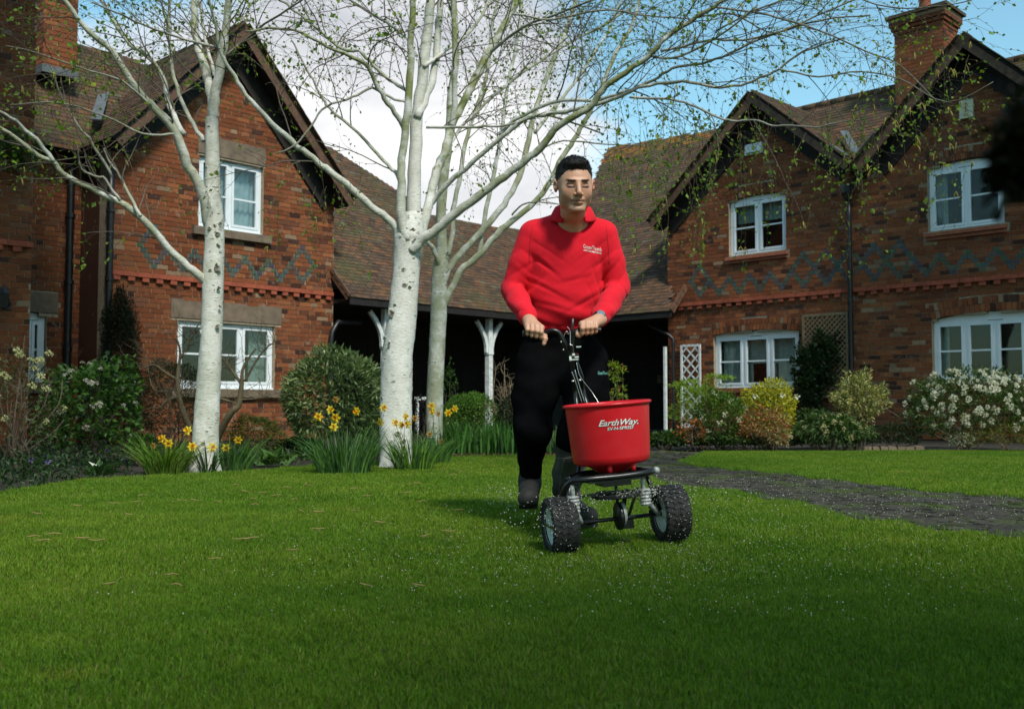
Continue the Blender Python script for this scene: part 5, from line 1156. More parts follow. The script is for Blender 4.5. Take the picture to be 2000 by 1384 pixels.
ro, c, r = bush('rose_bush', 'mid-green shrub with a few white blooms left of the golden shrub', 'shrub', 1368, 1462, 762, 12.6, 2600, .045, [(3, (.05, .11, .015)), (2, (.09, .17, .02))], depth=.4, wid=.3, nparts=60, amp=.15)
fm = cluster_mesh('flower', .022, 18, .026, (.62, .60, .48)); put(fm, 'flower', ro, onshell(c, r, 10, up=.4), .9, 1.3)
go, c, r = bush('golden_euonymus', 'bright yellow-leaved shrub under the three-light window', 'shrub', 1452, 1562, 742, 12.9, 4300, .040, [(4, (.50, .46, .03)), (2, (.34, .36, .03)), (1, (.12, .18, .02))], depth=.35, wid=.3, nparts=160, shell=.5, amp=.1)
wht = cluster_mesh('flower', .02, 16, .024, (.62, .60, .5)); put(wht, 'flower', go, [(at(1528, 772, 12.55), np.array([0, -1, .3])), (at(1557, 775, 12.6), np.array([0, -1, .3])), (at(1475, 774, 12.55), np.array([0, -1, .3]))], 1, 1.3)
pi_, c, r = bush('pieris_shrub', 'low shrub with coral red and cream young leaves at the bed front', 'shrub', 1440, 1546, 798, 12.35, 2000, .042, [(3, (.38, .10, .045)), (2, (.42, .32, .14)), (2, (.08, .14, .03)), (1, (.30, .06, .03))], depth=.3, wid=.2, nparts=110, shell=.7, amp=.2)
p2, c, r = bush('pieris_shrub', 'small orange-tipped shrub at the foot of the white trellis', 'shrub', 1326, 1386, 815, 12.5, 420, .05, [(2, (.40, .12, .04)), (2, (.05, .08, .02))], depth=.25, wid=.25, shell=.8, nparts=60, amp=.2)
cr_, c, r = bush('pink_euonymus', 'cream and pink tinted leafy plant spilling to the lawn edge', 'plant', 1488, 1545, 838, 12.25, 900, .04, [(2, (.42, .36, .20)), (1, (.35, .20, .12)), (1, (.09, .14, .04))], depth=.2, wid=.25, nparts=60, amp=.2)
cl = empty('climbing_hydrangea', rw.pt(rw.px(1610, 700)[0], 0, .2), 'dark green climber scrambling over the tall wooden trellis', 'climber')
for x, y, rx, rz, n_ in ((1580, 770, .28, .55, 1500), (1592, 715, .30, .35, 900), (1622, 690, .32, .28, 650), (1600, 665, .10, .2, 160), (1645, 735, .2, .5, 500), (1640, 668, .10, .22, 130), (1565, 720, .15, .4, 400)):
    p = at(x, y, 1944 / 107 * .99 - .35); foliage(cl, p, (rx, .16, rz), n_, .075, [(3, (.022, .048, .015)), (2, (.035, .075, .02)), (1, (.014, .03, .010))], wid=.36, shell=.8, amp=.25, nparts=30)
stems(cl, WL[cl.name], [at(1590, 720, 17.7), at(1610, 690, 17.7), at(1635, 700, 17.7)], .015)
dkb, c, r = bush('aucuba_bush', 'dark shrub filling the shade below the wooden trellis', 'shrub', 1556, 1668, 800, 12.8, 2800, .06, DARK + GREEN[:1], depth=.4, wid=.25, amp=.12)
ve, c, r = bush('variegated_euonymus', 'upright shrub with cream and green leaves right of the wooden trellis', 'shrub', 1640, 1732, 733, 12.8, 2500, .055, [(4, (.40, .38, .16)), (2, (.12, .17, .05)), (1, (.5, .46, .2))], depth=.35, wid=.22, nparts=170, shell=.8, amp=.25, zb=.3)
for x, y in ((1678, 728), (1690, 720), (1725, 752), (1650, 765)): foliage(ve, at(x, y + 14, 12.8), (.07, .06, .13), 70, .055, [(2, (.40, .38, .16)), (1, (.12, .17, .05))], wid=.22, shell=1)
he, c, r = bush('hellebore_clump', 'drooping long-leaved hellebore clump with dull cream flowers below the cream and green shrub', 'plant', 1566, 1705, 812, 12.25, 1500, .095, [(3, (.05, .10, .022)), (2, (.08, .14, .04))], depth=.35, wid=.13, nparts=120, shell=.7, amp=.15, droop=.5)
fm = cluster_mesh('flower', .02, 12, .026, (.34, .32, .15)); put(fm, 'flower', he, onshell(c, r, 22, up=.4), .8, 1.3, .02)
bush('cotoneaster', 'dark low shrub closing the bed between hellebore and white-flowered shrub', 'shrub', 1700, 1800, 830, 12.6, 2400, .035, DARK, depth=.4, amp=.15)
bush('ivy_mound', 'dark ivy mound at the left end of the right-hand bed', 'ground cover', 1262, 1345, 846, 12.6, 1500, .055, GREEN + DARK, depth=.35, wid=.36, amp=.15, nparts=60)
bush('ivy_patch', 'dark leafy ground cover along the lawn edge under the coral shrub', 'ground cover', 1340, 1580, 850, 12.5, 3400, .045, DARK + GREEN[:1], depth=.3, wid=.3, amp=.1)
ch, c, r = bush('choisya_bush', 'large rounded shrub covered with white flower clusters before the wide right window', 'shrub', 1788, 2055, 722, 12.5, 5200, .060, [(3, (.05, .095, .02)), (2, (.08, .13, .03)), (1, (.025, .05, .012))], depth=.7, wid=.22, nparts=120, shell=.5, amp=.12)
fm = [cluster_mesh('flower_head', .030, 34, .024, (.58, .58, .50)) for _ in range(3)]
for k, (p, d) in enumerate(onshell(c, r, 135, up=.5)): put(fm[k % 3], 'flower_head', ch, [(p, d)], .6, 1.35, .01)
bush('low_golden_shrub', 'low yellow-green and bronze shrub at the lower right of the bed', 'shrub', 1900, 2060, 832, 12.1, 2600, .032, [(2, (.16, .16, .03)), (2, (.10, .13, .025)), (1, (.18, .10, .03))], depth=.35, wid=.2, amp=.18)
bush('pale_daisy_clump', 'small pale-flowered clump at the foot of the white-flowered shrub', 'plant', 1862, 1906, 848, 12.2, 500, .03, [(2, (.45, .46, .38)), (2, (.07, .12, .03))], depth=.2, amp=.2)
# ivy high on the wing at the left edge
iv = empty('wall_ivy', ww.pt(ww.px(20, 330)[0], ww.px(20, 330)[1], .1), 'patch of ivy clinging to the far left brick wing under the branches', 'ivy')
foliage(iv, ww.pt(ww.px(8, 300)[0], ww.px(8, 300)[1], .08), (.42, .12, .33), 1000, .06, [(2, (.05, .10, .02)), (1, (.08, .14, .03))], wid=.4, shell=1, amp=.25, zmin=0, nparts=80)
# dark hanging sprig close to the lens on the right edge
hs = empty('hanging_sprig', at(1985, 190, .6), 'dark out-of-focus leafy sprig hanging close by at the right edge', 'hanging branch')
foliage(hs, at(1998, 320, .6), (.017, .02, .036), 420, .012, [(1, (.006, .007, .003)), (1, (.012, .012, .004))], wid=.35, shell=1, amp=.2, zmin=0); q = MB(); q.tube([at(2100, -40, .63), at(2040, 120, .62), at(2005, 250, .61), at(1998, 360, .6)], [.002, .0015, .001, .0006], 6, (.04, .03, .02)); q.build('stem', M['twig'], hs)
# ---- fallen catkins on the lawn
cm = []
for k in range(7):
    q = MB(); w = RNG.normal(0, 1, 2); P = [np.array([(i / 6 - .5) * .075, .010 * math.sin(i * .9 + k) * w[0], .006 + .003 * math.sin(i + k)]) for i in range(7)]; q.tube(P, [.0015, .003, .0036, .0036, .0034, .003, .0012], 6, (.25, .19, .06)); me = q.mesh('catkin', True); me.materials.append(M['twig']); cm.append(me)
pp_ = [(150, 985), (72, 1000), (190, 1052), (85, 1052), (65, 1045), (105, 1040), (160, 1048), (268, 977), (222, 980), (338, 978), (355, 975), (278, 965), (425, 978), (380, 975), (480, 958), (494, 972), (513, 960), (490, 1048), (497, 983), (575, 973), (588, 995), (620, 997), (622, 1030), (470, 1050), (420, 1087), (335, 1118), (345, 1138), (215, 1135), (690, 952), (716, 966), (693, 995), (795, 960), (823, 977), (815, 942), (740, 1017), (830, 1040), (875, 1030), (895, 993), (870, 983), (900, 920), (885, 925), (815, 1137), (712, 1137), (570, 1070), (1150, 1040), (540, 965), (460, 945), (560, 950), (250, 1002), (600, 945)]
for i, (x, y) in enumerate(pp_):
    g = gnd(x, y, .03); sc_ = .85 if y < 1060 else .65; o_ = inst('fallen_catkin', cm[i % 7], None, (g[0], g[1], H(g[0], g[1]) + .022), rotz(RNG.normal(0, .6)) @ rotm(0, RNG.normal(0, .15), 0), sc_); tag(o_, 'brown fallen birch catkin lying on the lawn between camera and flower bed', 'catkin', 'catkins fallen on the lawn')
# unseen trees added to darken the window panes and shade lawn and house ends
def blocker_tree(x, y, h, rr, label, cx=0, cy=0, cz=.58, rz=.42, n=17000):
    r_ = empty('light_blocking_tree', (x, y, 0), label, 'tree', 'unseen leafy trees added round the lawn to block light'); q = MB(); c = np.array([x + cx, y + cy, h * cz]); q.tube([[x, y, -.05], [x + cx * .1, y + cy * .1, h * .3], [x + cx * .5, y + cy * .5, h * (cz - .1)], [*c[:2], h * .85]], [.22, .18, .12, .03], 10, (.06, .045, .03)); q.build('trunk', M['twig'], r_, smooth=True)
    foliage(r_, c, (rr, rr, h * rz), n, .20, [(2, (.035, .07, .018)), (1, (.05, .09, .02))], wid=.35, shell=.75, amp=.15, zmin=1.0)
blocker_tree(-6.3, -6.2, 11, 3.4, 'unseen broad tree added behind the camera on the left for shade'); blocker_tree(-0.6, -8.6, 11, 3.5, 'unseen tall tree added directly behind the camera for shade'); blocker_tree(5.4, -6.5, 11, 3.3, 'unseen broad tree added behind the camera on the right for shade')
blocker_tree(13.5, -3.5, 9.0, 3.4, 'unseen tree added beside the path behind the camera to darken window panes'); blocker_tree(17.5, 3.5, 9.0, 3.8, 'unseen tree added far out on the right of the lawn to darken window panes'); blocker_tree(-13.5, -3.0, 8.5, 3.8, 'unseen tree added far out on the left of the lawn to darken window panes')
blocker_tree(-8.2, 5.2, 12.5, 3.5, 'unseen tall tree added on the lawn edge outside the left of the view for shade', 2.6, 1.0, .80, .24, 15000); blocker_tree(11.6, 10.4, 12.5, 2.7, 'unseen tall tree added by the bed outside the right of the view for shade', -.8, .2, .80, .22, 9000)
# ================================================================== signed-distance modelling (person)
def smin(a, b, k):
    h = np.maximum(k - np.abs(a - b), 0) / k; return np.minimum(a, b) - h * h * k * 0.25
class SDF:
    def __init__(s): s.p = []
    def cone(s, a, b, ra, rb, k=0.02, sub=False, tag=0, sc=None):
        a, b = np.array(a, float), np.array(b, float)
        s.p.append(('c', a, b, ra, rb, k, sub, np.minimum(a - ra, b - rb), np.maximum(a + ra, b + rb), sc)); return s
    def chain(s, pts, rs, k=0.02, **kw):
        for i in range(len(pts) - 1): s.cone(pts[i], pts[i + 1], rs[i], rs[i + 1], k, **kw)
        return s
    def ell(s, c, r, R=None, k=0.02, sub=False):
        c, r = np.array(c, float), np.array(r, float); R = np.eye(3) if R is None else np.array(R); m = r.max()
        s.p.append(('e', c, r, R, 0, k, sub, c - m, c + m, None)); return s
    def dist(s, P, prims):
        d = np.full(len(P), 0.5)
        for q in prims:
            ty, k, sub = q[0], q[5], q[6]
            if ty == 'c':
                a, b, ra, rb = q[1:5]; ab = b - a; h = np.clip((P - a) @ ab / np.dot(ab, ab), 0, 1)
                e = np.linalg.norm(P - a - h[:, None] * ab, axis=1) - (ra + (rb - ra) * h)
            else:
                c, r, R = q[1:4]; X = (P - c) @ R; k0 = np.linalg.norm(X / r, axis=1); k1 = np.linalg.norm(X / (r * r), axis=1) + 1e-9; e = k0 * (k0 - 1) / k1
            d = -smin(-d, e, k) if sub else smin(d, e, k)
        return d
    def mesh(s, h, disp=None, pad=0.02):
        lo = np.min([q[7] for q in s.p if not q[6]], 0) - pad; hi = np.max([q[8] for q in s.p if not q[6]], 0) + pad
        N = np.ceil((hi - lo) / h).astype(int) + 2; B = 24
        V = np.full(N, 1.0, np.float32)
        for i in range(0, N[0], B):
            for j in range(0, N[1], B):
                for k in range(0, N[2], B):
                    n = np.minimum([B, B, B], N - [i, j, k]); bl = lo + np.array([i, j, k]) * h; bh = bl + n * h
                    pr = [q for q in s.p if np.all(q[7] - q[5] - 0.01 < bh) and np.all(q[8] + q[5] + 0.01 > bl)]
                    if not any(not q[6] for q in pr): continue
                    g = np.stack(np.meshgrid(*[np.arange(x, x + y) for x, y in zip((i, j, k), n)], indexing='ij'), -1).reshape(-1, 3) * h + lo
                    d = s.dist(g, pr)
                    if disp is not None:
                        m = np.abs(d) < 0.03; d[m] += disp(g[m])
                    V[i:i + n[0], j:j + n[1], k:k + n[2]] = d.reshape(n)
        return surface_nets(V, lo, h)
def surface_nets(V, lo, h):
    S = V < 0
    c = [(a, b, d) for a in (0, 1) for b in (0, 1) for d in (0, 1)]
    n = np.array(V.shape) - 1
    sl = lambda A, o: A[o[0]:o[0] + n[0], o[1]:o[1] + n[1], o[2]:o[2] + n[2]]
    cnt = sum(sl(S, o).astype(np.int8) for o in c); act = (cnt > 0) & (cnt < 8); ijk = np.argwhere(act)
    idx = np.full(V.shape, -1, np.int64); idx[tuple(ijk.T)] = np.arange(len(ijk))
    acc = np.zeros((len(ijk), 3)); num = np.zeros(len(ijk))
    E = [(p, q) for p in c for q in c if sum(q) - sum(p) == 1 and all(y >= x for x, y in zip(p, q))]
    for p, q in E:
        a = V[ijk[:, 0] + p[0], ijk[:, 1] + p[1], ijk[:, 2] + p[2]].astype(float); b = V[ijk[:, 0] + q[0], ijk[:, 1] + q[1], ijk[:, 2] + q[2]].astype(float)
        m = (a < 0) != (b < 0); t = np.where(m, a / np.where(a - b == 0, 1, a - b), 0)
        pos = np.array(p)[None] + t[:, None] * (np.array(q) - np.array(p))[None]; acc[m] += pos[m]; num[m] += 1
    P = (ijk + acc / num[:, None]) * h + lo
    F = []
    for ax in range(3):
        o = [0, 0, 0]; o[ax] = 1; b1, b2 = [x for x in range(3) if x != ax]
        A = S[tuple(slice(0, -1) if x == ax else slice(1, -1) for x in range(3))]; Bq = S[tuple(slice(1, None) if x == ax else slice(1, -1) for x in range(3))]
        for sgn, mk in ((1, A & ~Bq), (-1, ~A & Bq)):
            q = np.argwhere(mk); q[:, b1] += 1; q[:, b2] += 1
            def cell(d1, d2): r = q.copy(); r[:, b1] -= d1; r[:, b2] -= d2; return idx[r[:, 0], r[:, 1], r[:, 2]]
            f = np.stack([cell(1, 1), cell(0, 1), cell(0, 0), cell(1, 0)], 1)
            if (sgn == 1) == (ax == 1): f = f[:, ::-1]
            F.append(f)
    F = np.concatenate(F); F = F[(F >= 0).all(1)]
    return P, F
def laplace(P, F, it=2, lam=0.5):
    e = np.concatenate([F[:, [0, 1]], F[:, [1, 2]], F[:, [2, 3]], F[:, [3, 0]]]); e = np.concatenate([e, e[:, ::-1]])
    for _ in range(it):
        s = np.zeros_like(P); n = np.zeros(len(P))
        for k in range(3): s[:, k] = np.bincount(e[:, 0], P[e[:, 1], k], len(P))
        n = np.bincount(e[:, 0], minlength=len(P)); P = P + lam * (s / np.maximum(n, 1)[:, None] - P)
    return P
def rotm(yaw=0, pitch=0, roll=0):
    return np.array(Matrix.Rotation(yaw, 3, 'Z') @ Matrix.Rotation(pitch, 3, 'X') @ Matrix.Rotation(roll, 3, 'Y'))
def wob(P, f, ph): return np.sin(P[:, 0] * f + ph + 2.1 * np.sin(P[:, 2] * f * 0.7 + ph)) * np.sin(P[:, 1] * f * 0.9 + 1.7 * ph) * np.cos(P[:, 2] * f * 0.8 + 0.5 * ph)
# ------------------------------------------------------------------ materials of the person
m, t, b, o = newmat('skin'); c = attr(t); c = mixc(t, rng(t, noise(t, 40, 4), 0.35, 0.7, 0, 0.5), c, (0.85, 0.72, 0.68), 'MULTIPLY'); t.links.new(c, b.inputs['Base Color'])
b.inputs['Roughness'].default_value = 0.5; b.inputs['Subsurface Weight'].default_value = 0.12; b.inputs['Subsurface Radius'].default_value = (0.02, 0.008, 0.004); b.inputs['Subsurface Scale'].default_value = 0.4
t.links.new(bump(t, noise(t, 260, 3), 0.15, 0.001), b.inputs['Normal']); M['skin'] = m
def cloth(name, col, wf=900, var=0.15, rough=0.9, sheen=0.3):
    m, t, b, o = newmat(name); c = mixc(t, rng(t, noise(t, 7, 5), 0.3, 0.7), tuple(x * (1 - var) for x in col), tuple(x * (1 + var) for x in col)); t.links.new(c, b.inputs['Base Color'])
    b.inputs['Roughness'].default_value = rough; b.inputs['Sheen Weight'].default_value = sheen; b.inputs['Specular IOR Level'].default_value = 0.2
    a = noise(t, wf, 2); w2 = noise(t, 12, 5)
    s = nn(t, 'ShaderNodeMath', operation='MULTIPLY_ADD'); t.links.new(w2, s.inputs[0]); s.inputs[1].default_value = 4.0; t.links.new(a, s.inputs[2])
    t.links.new(bump(t, s.outputs[0], 0.35, 0.004), b.inputs['Normal']); return m
M['red_cloth'] = cloth('red_sweatshirt_fabric', (0.66, 0.010, 0.024), sheen=0.04, var=.06); M['black_cloth'] = cloth('black_work_trousers_fabric', (0.0035, 0.0035, 0.004), 500, 0.3, 1.0, 0.0); M['black_cloth'].node_tree.nodes['Principled BSDF'].inputs['Specular IOR Level'].default_value = 0.02
M['grey_cloth'] = cloth('lit_grey_trouser_leg', (0.05, 0.048, 0.04), 500, 0.4, 0.9, 0.1)  # paler copy of the trouser cloth for the lit lower leg
m, t, b, o = newmat('boot_leather'); c = attr(t); c = mixc(t, rng(t, noise(t, 25, 5), 0.45, 0.65, 0, 0.8), c, (0.7, 0.65, 0.55), 'MULTIPLY'); t.links.new(c, b.inputs['Base Color']); b.inputs['Roughness'].default_value = 0.75; M['boot'] = m
M['hair'] = simple('dark_short_hair', None, 0.6, nscale=120, namt=0.6, bmp=0.9, bdist=0.004, useattr=True)
M['print_white'] = simple('white_print', (0.75, 0.74, 0.70), 0.6, bmp=0); M['print_teal'] = simple('teal_print', (0.12, 0.35, 0.30), 0.6, bmp=0)
# ------------------------------------------------------------------ the pose (pixel, distance)
J = lambda x, y, Y: at(x, y, Y)
SHl, SHr = J(1042, 459, 4.76), J(1178, 459, 4.74)
ELl, ELr = J(1001, 566, 4.78), J(1208, 562, 4.76)
WRl, WRr = J(1033, 624, 4.52), J(1170, 624, 4.50)
NB = J(1118, 436, 4.73); HC = J(1122, 362, 4.56)
Rh = rotm(math.radians(8), math.radians(13), math.radians(-1.5))         # head yaw to its left, looking down
def hp(x, y, z): return HC + Rh @ np.array([x, y, z])
person = empty('person', (0.24, 4.86, 0), 'man in a red sweatshirt and black trousers pushing the red spreader across the lawn', 'person')
sk = SDF()
E = lambda c, r, k=0.012, sub=False: sk.ell(hp(*c), r, Rh, k, sub)
HS = 1.06
def e_(c, r, k=0.012, sub=False): return E(tuple(v * HS for v in c), tuple(v * HS for v in r), k, sub)
e_((0, .018, .035), (.074, .095, .084)); e_((0, -.018, -.010), (.072, .073, .090), .02); e_((0, -.018, -.062), (.058, .064, .048), .024); e_((0, -.066, -.100), (.034, .022, .018), .028)
for s in (-1, 1):
    e_((s * .038, -.056, -.030), (.024, .020, .026), .026); e_((s * .050, -.014, -.064), (.016, .030, .028), .024)
    e_((s * .026, -.083, .024), (.022, .008, .007), .01)
    e_((s * .080, .012, -.004), (.009, .018, .028), .008); e_((s * .087, .008, .004), (.005, .015, .023), .005); e_((s * .088, -.004, .000), (.006, .009, .013), .004, True)
for s in (-1, 1): e_((s * .031, -.098, .001), (.019, .016, .012), .010, True)
for s in (-1, 1): e_((s * .0305, -.071, -.003), (.0155, .0130, .0110), .005)
sk.cone(hp(0, -.082 * HS, .018 * HS), hp(0, -.108 * HS, -.028 * HS), .0075, .012, .012)
e_((0, -.104, -.034), (.0095, .011, .009), .006)
for s in (-1, 1): e_((s * .013, -.095, -.036), (.008, .009, .007), .006)
e_((0, -.084, -.058), (.026, .011, .010), .010); e_((0, -.082, -.073), (.021, .011, .008), .008); e_((0, -.101, -.0655), (.025, .009, .0018), .003, True)
e_((0, -.088, -.084), (.016, .006, .004), .008, True)
sk.chain([hp(0, .02, -.05), hp(0, .022, -.11), NB + [0, 0.0, 0]], [.055, .053, .064], .025)
# torso, arms and legs under the clothes: one body
sk.chain([NB - [0, -.0, .03], J(1108, 520, 4.80), J(1100, 640, 4.88)], [.085, .11, .11], .05); sk.cone(SHl, SHr, .045, .045, .05)
for S_, El, Wr in ((SHl, ELl, WRl), (SHr, ELr, WRr)): sk.chain([S_, El, Wr + (El - Wr) * 0.12], [.042, .036, .027], .02)
HPl, HPr = J(1062, 700, 4.90), J(1140, 700, 4.88); KNl, KNr = J(1042, 840, 4.74), J(1124, 858, 4.66); ANl, ANr = J(1037, 930, 4.96), J(1108, 985, 4.93)
sk.cone(J(1100, 640, 4.88), J(1100, 690, 4.89), .11, .11, .05)
for a, k_, n_ in ((HPl, KNl, ANl), (HPr, KNr, ANr)): sk.chain([a, k_, n_], [.07, .05, .035], .03)
# hands closed on the bar from above
BARL, BARR = J(1043, 650, 4.44), J(1150, 644, 4.42)
def hand(bar, wrist, side, tilt):
    """side -1: the hand at the left of the photograph; four fingers come over the front of the bar"""
    ax = np.array([math.cos(tilt), 0.10 * side, math.sin(tilt)]); ax /= np.linalg.norm(ax); up = np.array([0, 0, 1.0]); fwd = np.array([0, -1.0, 0])
    kn = [bar + ax * (side * -1) * o_ + up * (0.031 - 0.003 * abs(i - 1.2)) + fwd * (0.026 - 0.002 * i) for i, o_ in enumerate((0.032, 0.011, -0.010, -0.030))]
    for i, kq in enumerate(kn):                                # 0 index finger (inner) .. 3 little finger
        L = (1.0, 1.06, 1.0, 0.84)[i]; r = (.0098, .010, .0095, .0085)[i]
        p1 = kq + fwd * 0.018 * L - up * 0.022 * L; p2 = p1 - fwd * 0.012 - up * 0.021 * L; p3 = p2 - fwd * 0.020 - up * 0.004
        sk.chain([wrist + (kq - wrist) * 0.45, kq, p1, p2, p3], [.013, .0118, r, r * .93, r * .82], .005)
    w1 = wrist + (kn[1] - wrist) * 0.1
    sk.cone(w1, (kn[1] + kn[2]) / 2 - fwd * .018 - up * .006, .026, .020, .02); sk.cone(wrist + (kn[0] - wrist) * .3, kn[0] - fwd * .012 - up * .004, .019, .014, .014); sk.cone(wrist + (kn[3] - wrist) * .3, kn[3] - fwd * .014 - up * .006, .018, .013, .014)
    tb = wrist + (kn[0] - wrist) * 0.35 - up * 0.012 + ax * (side * -1) * 0.012
    t1 = bar + ax * (side * -1) * 0.047 - fwd * 0.006 - up * 0.004; t2 = bar + ax * (side * -1) * 0.050 + fwd * 0.018 - up * 0.020; t3 = bar + ax * (side * -1) * 0.044 + fwd * 0.020 - up * (0.043 if side < 0 else 0.026)
    sk.chain([tb, t1, t2, t3], [.015, .0125, .0105, .0088], .008)
    sk.cone(wrist + (wrist - w1) * 1.2, w1, .0255, .025, .02)
hand(BARL, WRl + [0, -.035, -.008], -1, math.radians(-9)); hand(BARR, WRr + [0, -.035, -.004], 1, math.radians(4))
P, F = sk.mesh(0.0026); P = laplace(P, F, 1, 0.4)
C = np.tile([0.56, 0.31, 0.20], (len(P), 1)); Q = (P - HC) @ Rh / HS; hd = (np.abs(Q[:, 0]) < .1) & (Q[:, 2] > -.125) & (np.abs(Q[:, 1]) < .13)
x, y, z = np.abs(Q[:, 0]), Q[:, 1], Q[:, 2]; fr = hd & (y < -.04)
def paint(mask, col, a=1.0): C[mask] = C[mask] * (1 - a) + np.array(col) * a
def soft(w, col):
    global C
    w = (w * fr)[:, None]; C = C * (1 - w) + np.array(col) * w
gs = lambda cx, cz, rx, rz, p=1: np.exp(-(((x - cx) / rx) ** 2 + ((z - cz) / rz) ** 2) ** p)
soft(.45 * np.clip((-.040 - z) / .012, 0, 1) * np.clip((.070 - x) / .01, 0, 1), (0.40, 0.235, 0.165))      # shaved beard area
soft(.30 * gs(.046, -.026, .016, .016), (0.56, 0.22, 0.15)); soft(.35 * gs(0, -.030, .014, .014), (0.58, 0.23, 0.15))
soft(.75 * gs(.031, .004, .022, .014, 2), (0.30, 0.145, 0.095)); soft(.35 * gs(.030, -.017, .016, .006), (0.34, 0.17, 0.12))  # eye-socket and under-eye shading painted into the skin colour
soft(.60 * gs(0, -.0595, .022, .0035, 2), (0.42, 0.165, 0.12)); soft(.55 * gs(0, -.072, .019, .0040, 2), (0.46, 0.19, 0.14)); soft(.95 * gs(0, -.0652, .027, .0020, 2), (0.10, 0.035, 0.025))
soft(.8 * gs(.011, -.042, .004, .0022), (0.12, 0.05, 0.035))  # nostril shade painted on
bz = .0195 + .0035 * np.sin(np.clip((x - .012) / .042, 0, 1) * PI * .75); soft(.95 * np.exp(-((z - bz) / (.0054 - .02 * np.maximum(x - .035, 0))) ** 4) * np.clip((x - .009) / .005, 0, 1) * np.clip((.055 - x) / .008, 0, 1), (0.040, 0.024, 0.015))
lz = -.0050 - .0022 * np.cos((x - .031) / .018 * PI / 2); soft(np.exp(-((z - lz) / .0042) ** 4) * np.clip((x - .0125) / .004, 0, 1) * np.clip((.050 - x) / .004, 0, 1), (0.015, 0.010, 0.008))
soft(.45 * np.exp(-((z - .0065 + .0) / .0016) ** 2) * np.clip((x - .015) / .004, 0, 1) * np.clip((.050 - x) / .005, 0, 1), (0.15, 0.07, 0.045))  # shading of the upper-lid crease, painted as a thin dark line
for zz_ in (.050, .060): soft(.22 * np.exp(-((z - zz_ - .003 * np.cos(x * 90)) / .0016) ** 2) * (x < .04), (0.36, 0.18, 0.12))
w_ = (np.clip((x - .076) / .004, 0, 1) * hd * .5)[:, None]; C = C * (1 - w_) + np.array((0.50, 0.20, 0.15)) * w_
C = np.clip(C, 0, 1)
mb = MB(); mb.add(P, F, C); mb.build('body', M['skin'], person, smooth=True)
# ---- hair
hr = SDF(); hr.ell(hp(0, .021 * HS, .040 * HS), np.array((.0790, .098, .0875)) * HS, Rh, .01); hr.ell(hp(0, .075, -.02), np.array((.060, .045, .06)), Rh, .02)
hr.ell(hp(0, -.035, .100), (.055, .052, .026), Rh, .02)
hr.ell(hp(0, -.104 * HS, -.014 * HS), np.array((.066, .076, .096)) * HS, Rh, .006, True); [hr.ell(hp(s_ * .046, -.098, .035), (.030, .055, .050), Rh, .006, True) for s_ in (-1, 1)]; hr.ell(hp(0, -.052, -.070), (.12, .066, .078), Rh, .008, True); hr.ell(hp(0, -.0, -.13), (.12, .2, .09), Rh, .008, True)
Ph, Fh = hr.mesh(0.003, disp=lambda p: 0.0016 * np.sin(p[:, 0] * 700 + 60 * p[:, 2]) * np.sin(p[:, 1] * 300 + p[:, 2] * 250) + 0.001 * wob(p, 400, 1))
Qh = (Ph - HC) @ Rh; g = np.clip((.045 - Qh[:, 2]) / .045, 0, 1)[:, None]; mb = MB(); mb.add(Ph, Fh, np.array([.010, .008, .007]) * (1 - g) + np.array([.12, .105, .088]) * g); mb.build('hair', M['hair'], person, smooth=True)
# short hair standing off the scalp
Pn_ = Ph; nh = 5200; ii = RNG.integers(0, len(Pn_), nh); p0 = Pn_[ii]; qv = Qh[ii]; out = p0 - hp(0, .02, .03); out /= np.linalg.norm(out, axis=1)[:, None]; fw = Rh @ np.array([.15, -1, .25])
L_h = np.where(qv[:, 2] > .07, .009, .004) * RNG.uniform(.6, 1.3, nh); dr_ = out * .55 + fw * np.where(qv[:, 2] > .05, .7, .1)[:, None] + RNG.normal(0, .25, (nh, 3)) + np.where(qv[:, 2] < .05, -.5, 0)[:, None] * [0, 0, 1]; dr_ /= np.linalg.norm(dr_, axis=1)[:, None]
sd_ = np.cross(dr_, RNG.normal(0, 1, (nh, 3))); sd_ /= np.linalg.norm(sd_, axis=1)[:, None]; Vh = np.stack([p0 - sd_ * .0012, p0 + sd_ * .0012, p0 + dr_ * L_h[:, None]], 1).reshape(-1, 3)
gh = np.clip((.045 - qv[:, 2]) / .045, 0, 1)[:, None]; Ch = (np.array([.012, .009, .008]) * (1 - gh) + np.array([.15, .13, .11]) * gh) * RNG.uniform(.5, 2.2, (nh, 1)); mb = MB(); mb.add(Vh, np.arange(nh * 3).reshape(-1, 3), np.repeat(Ch, 3, 0)); mb.build('hair_strands', M['hair'], person, kind='stuff')
# ---- red sweatshirt
sw = SDF()
sw.ell(J(1110, 495, 4.76), (.198, .122, .17), None, .05); sw.ell(J(1103, 565, 4.79), (.192, .132, .17), None, .06); sw.ell(J(1098, 615, 4.82), (.180, .134, .095), None, .05)
sw.cone(SHl + [.04, 0, -.005], SHr + [-.04, 0, -.005], .075, .075, .05); sw.chain([SHl + [.03, 0, .0], NB + [-.045, .015, .015]], [.060, .045], .04); sw.chain([SHr + [-.03, 0, .0], NB + [.045, .015, .015]], [.060, .045], .04)
sw.cone(NB + [0, .01, -.035], NB + [0, .01, -.012], .085, .074, .03)
for S_, El, Wr in ((SHl, ELl, WRl), (SHr, ELr, WRr)):
    mid = (S_ + El) / 2; sw.chain([S_, mid, El + (S_ - El) * .05], [.072, .065, .057], .02); f = El + (Wr - El) * .45
    sw.chain([El, f, El + (Wr - El) * .80, El + (Wr - El) * .88], [.058, .054, .048, .040], .012); sw.cone(El + (Wr - El) * .90, Wr, .038, .034, .006)
hem = J(1098, 641, 4.84)
for dx in (-.10, -.05, 0, .05, .10): sw.ell(hem + [dx, 0, -.005 - 0.0 * abs(dx)], (.065, .115, .030), None, .012)
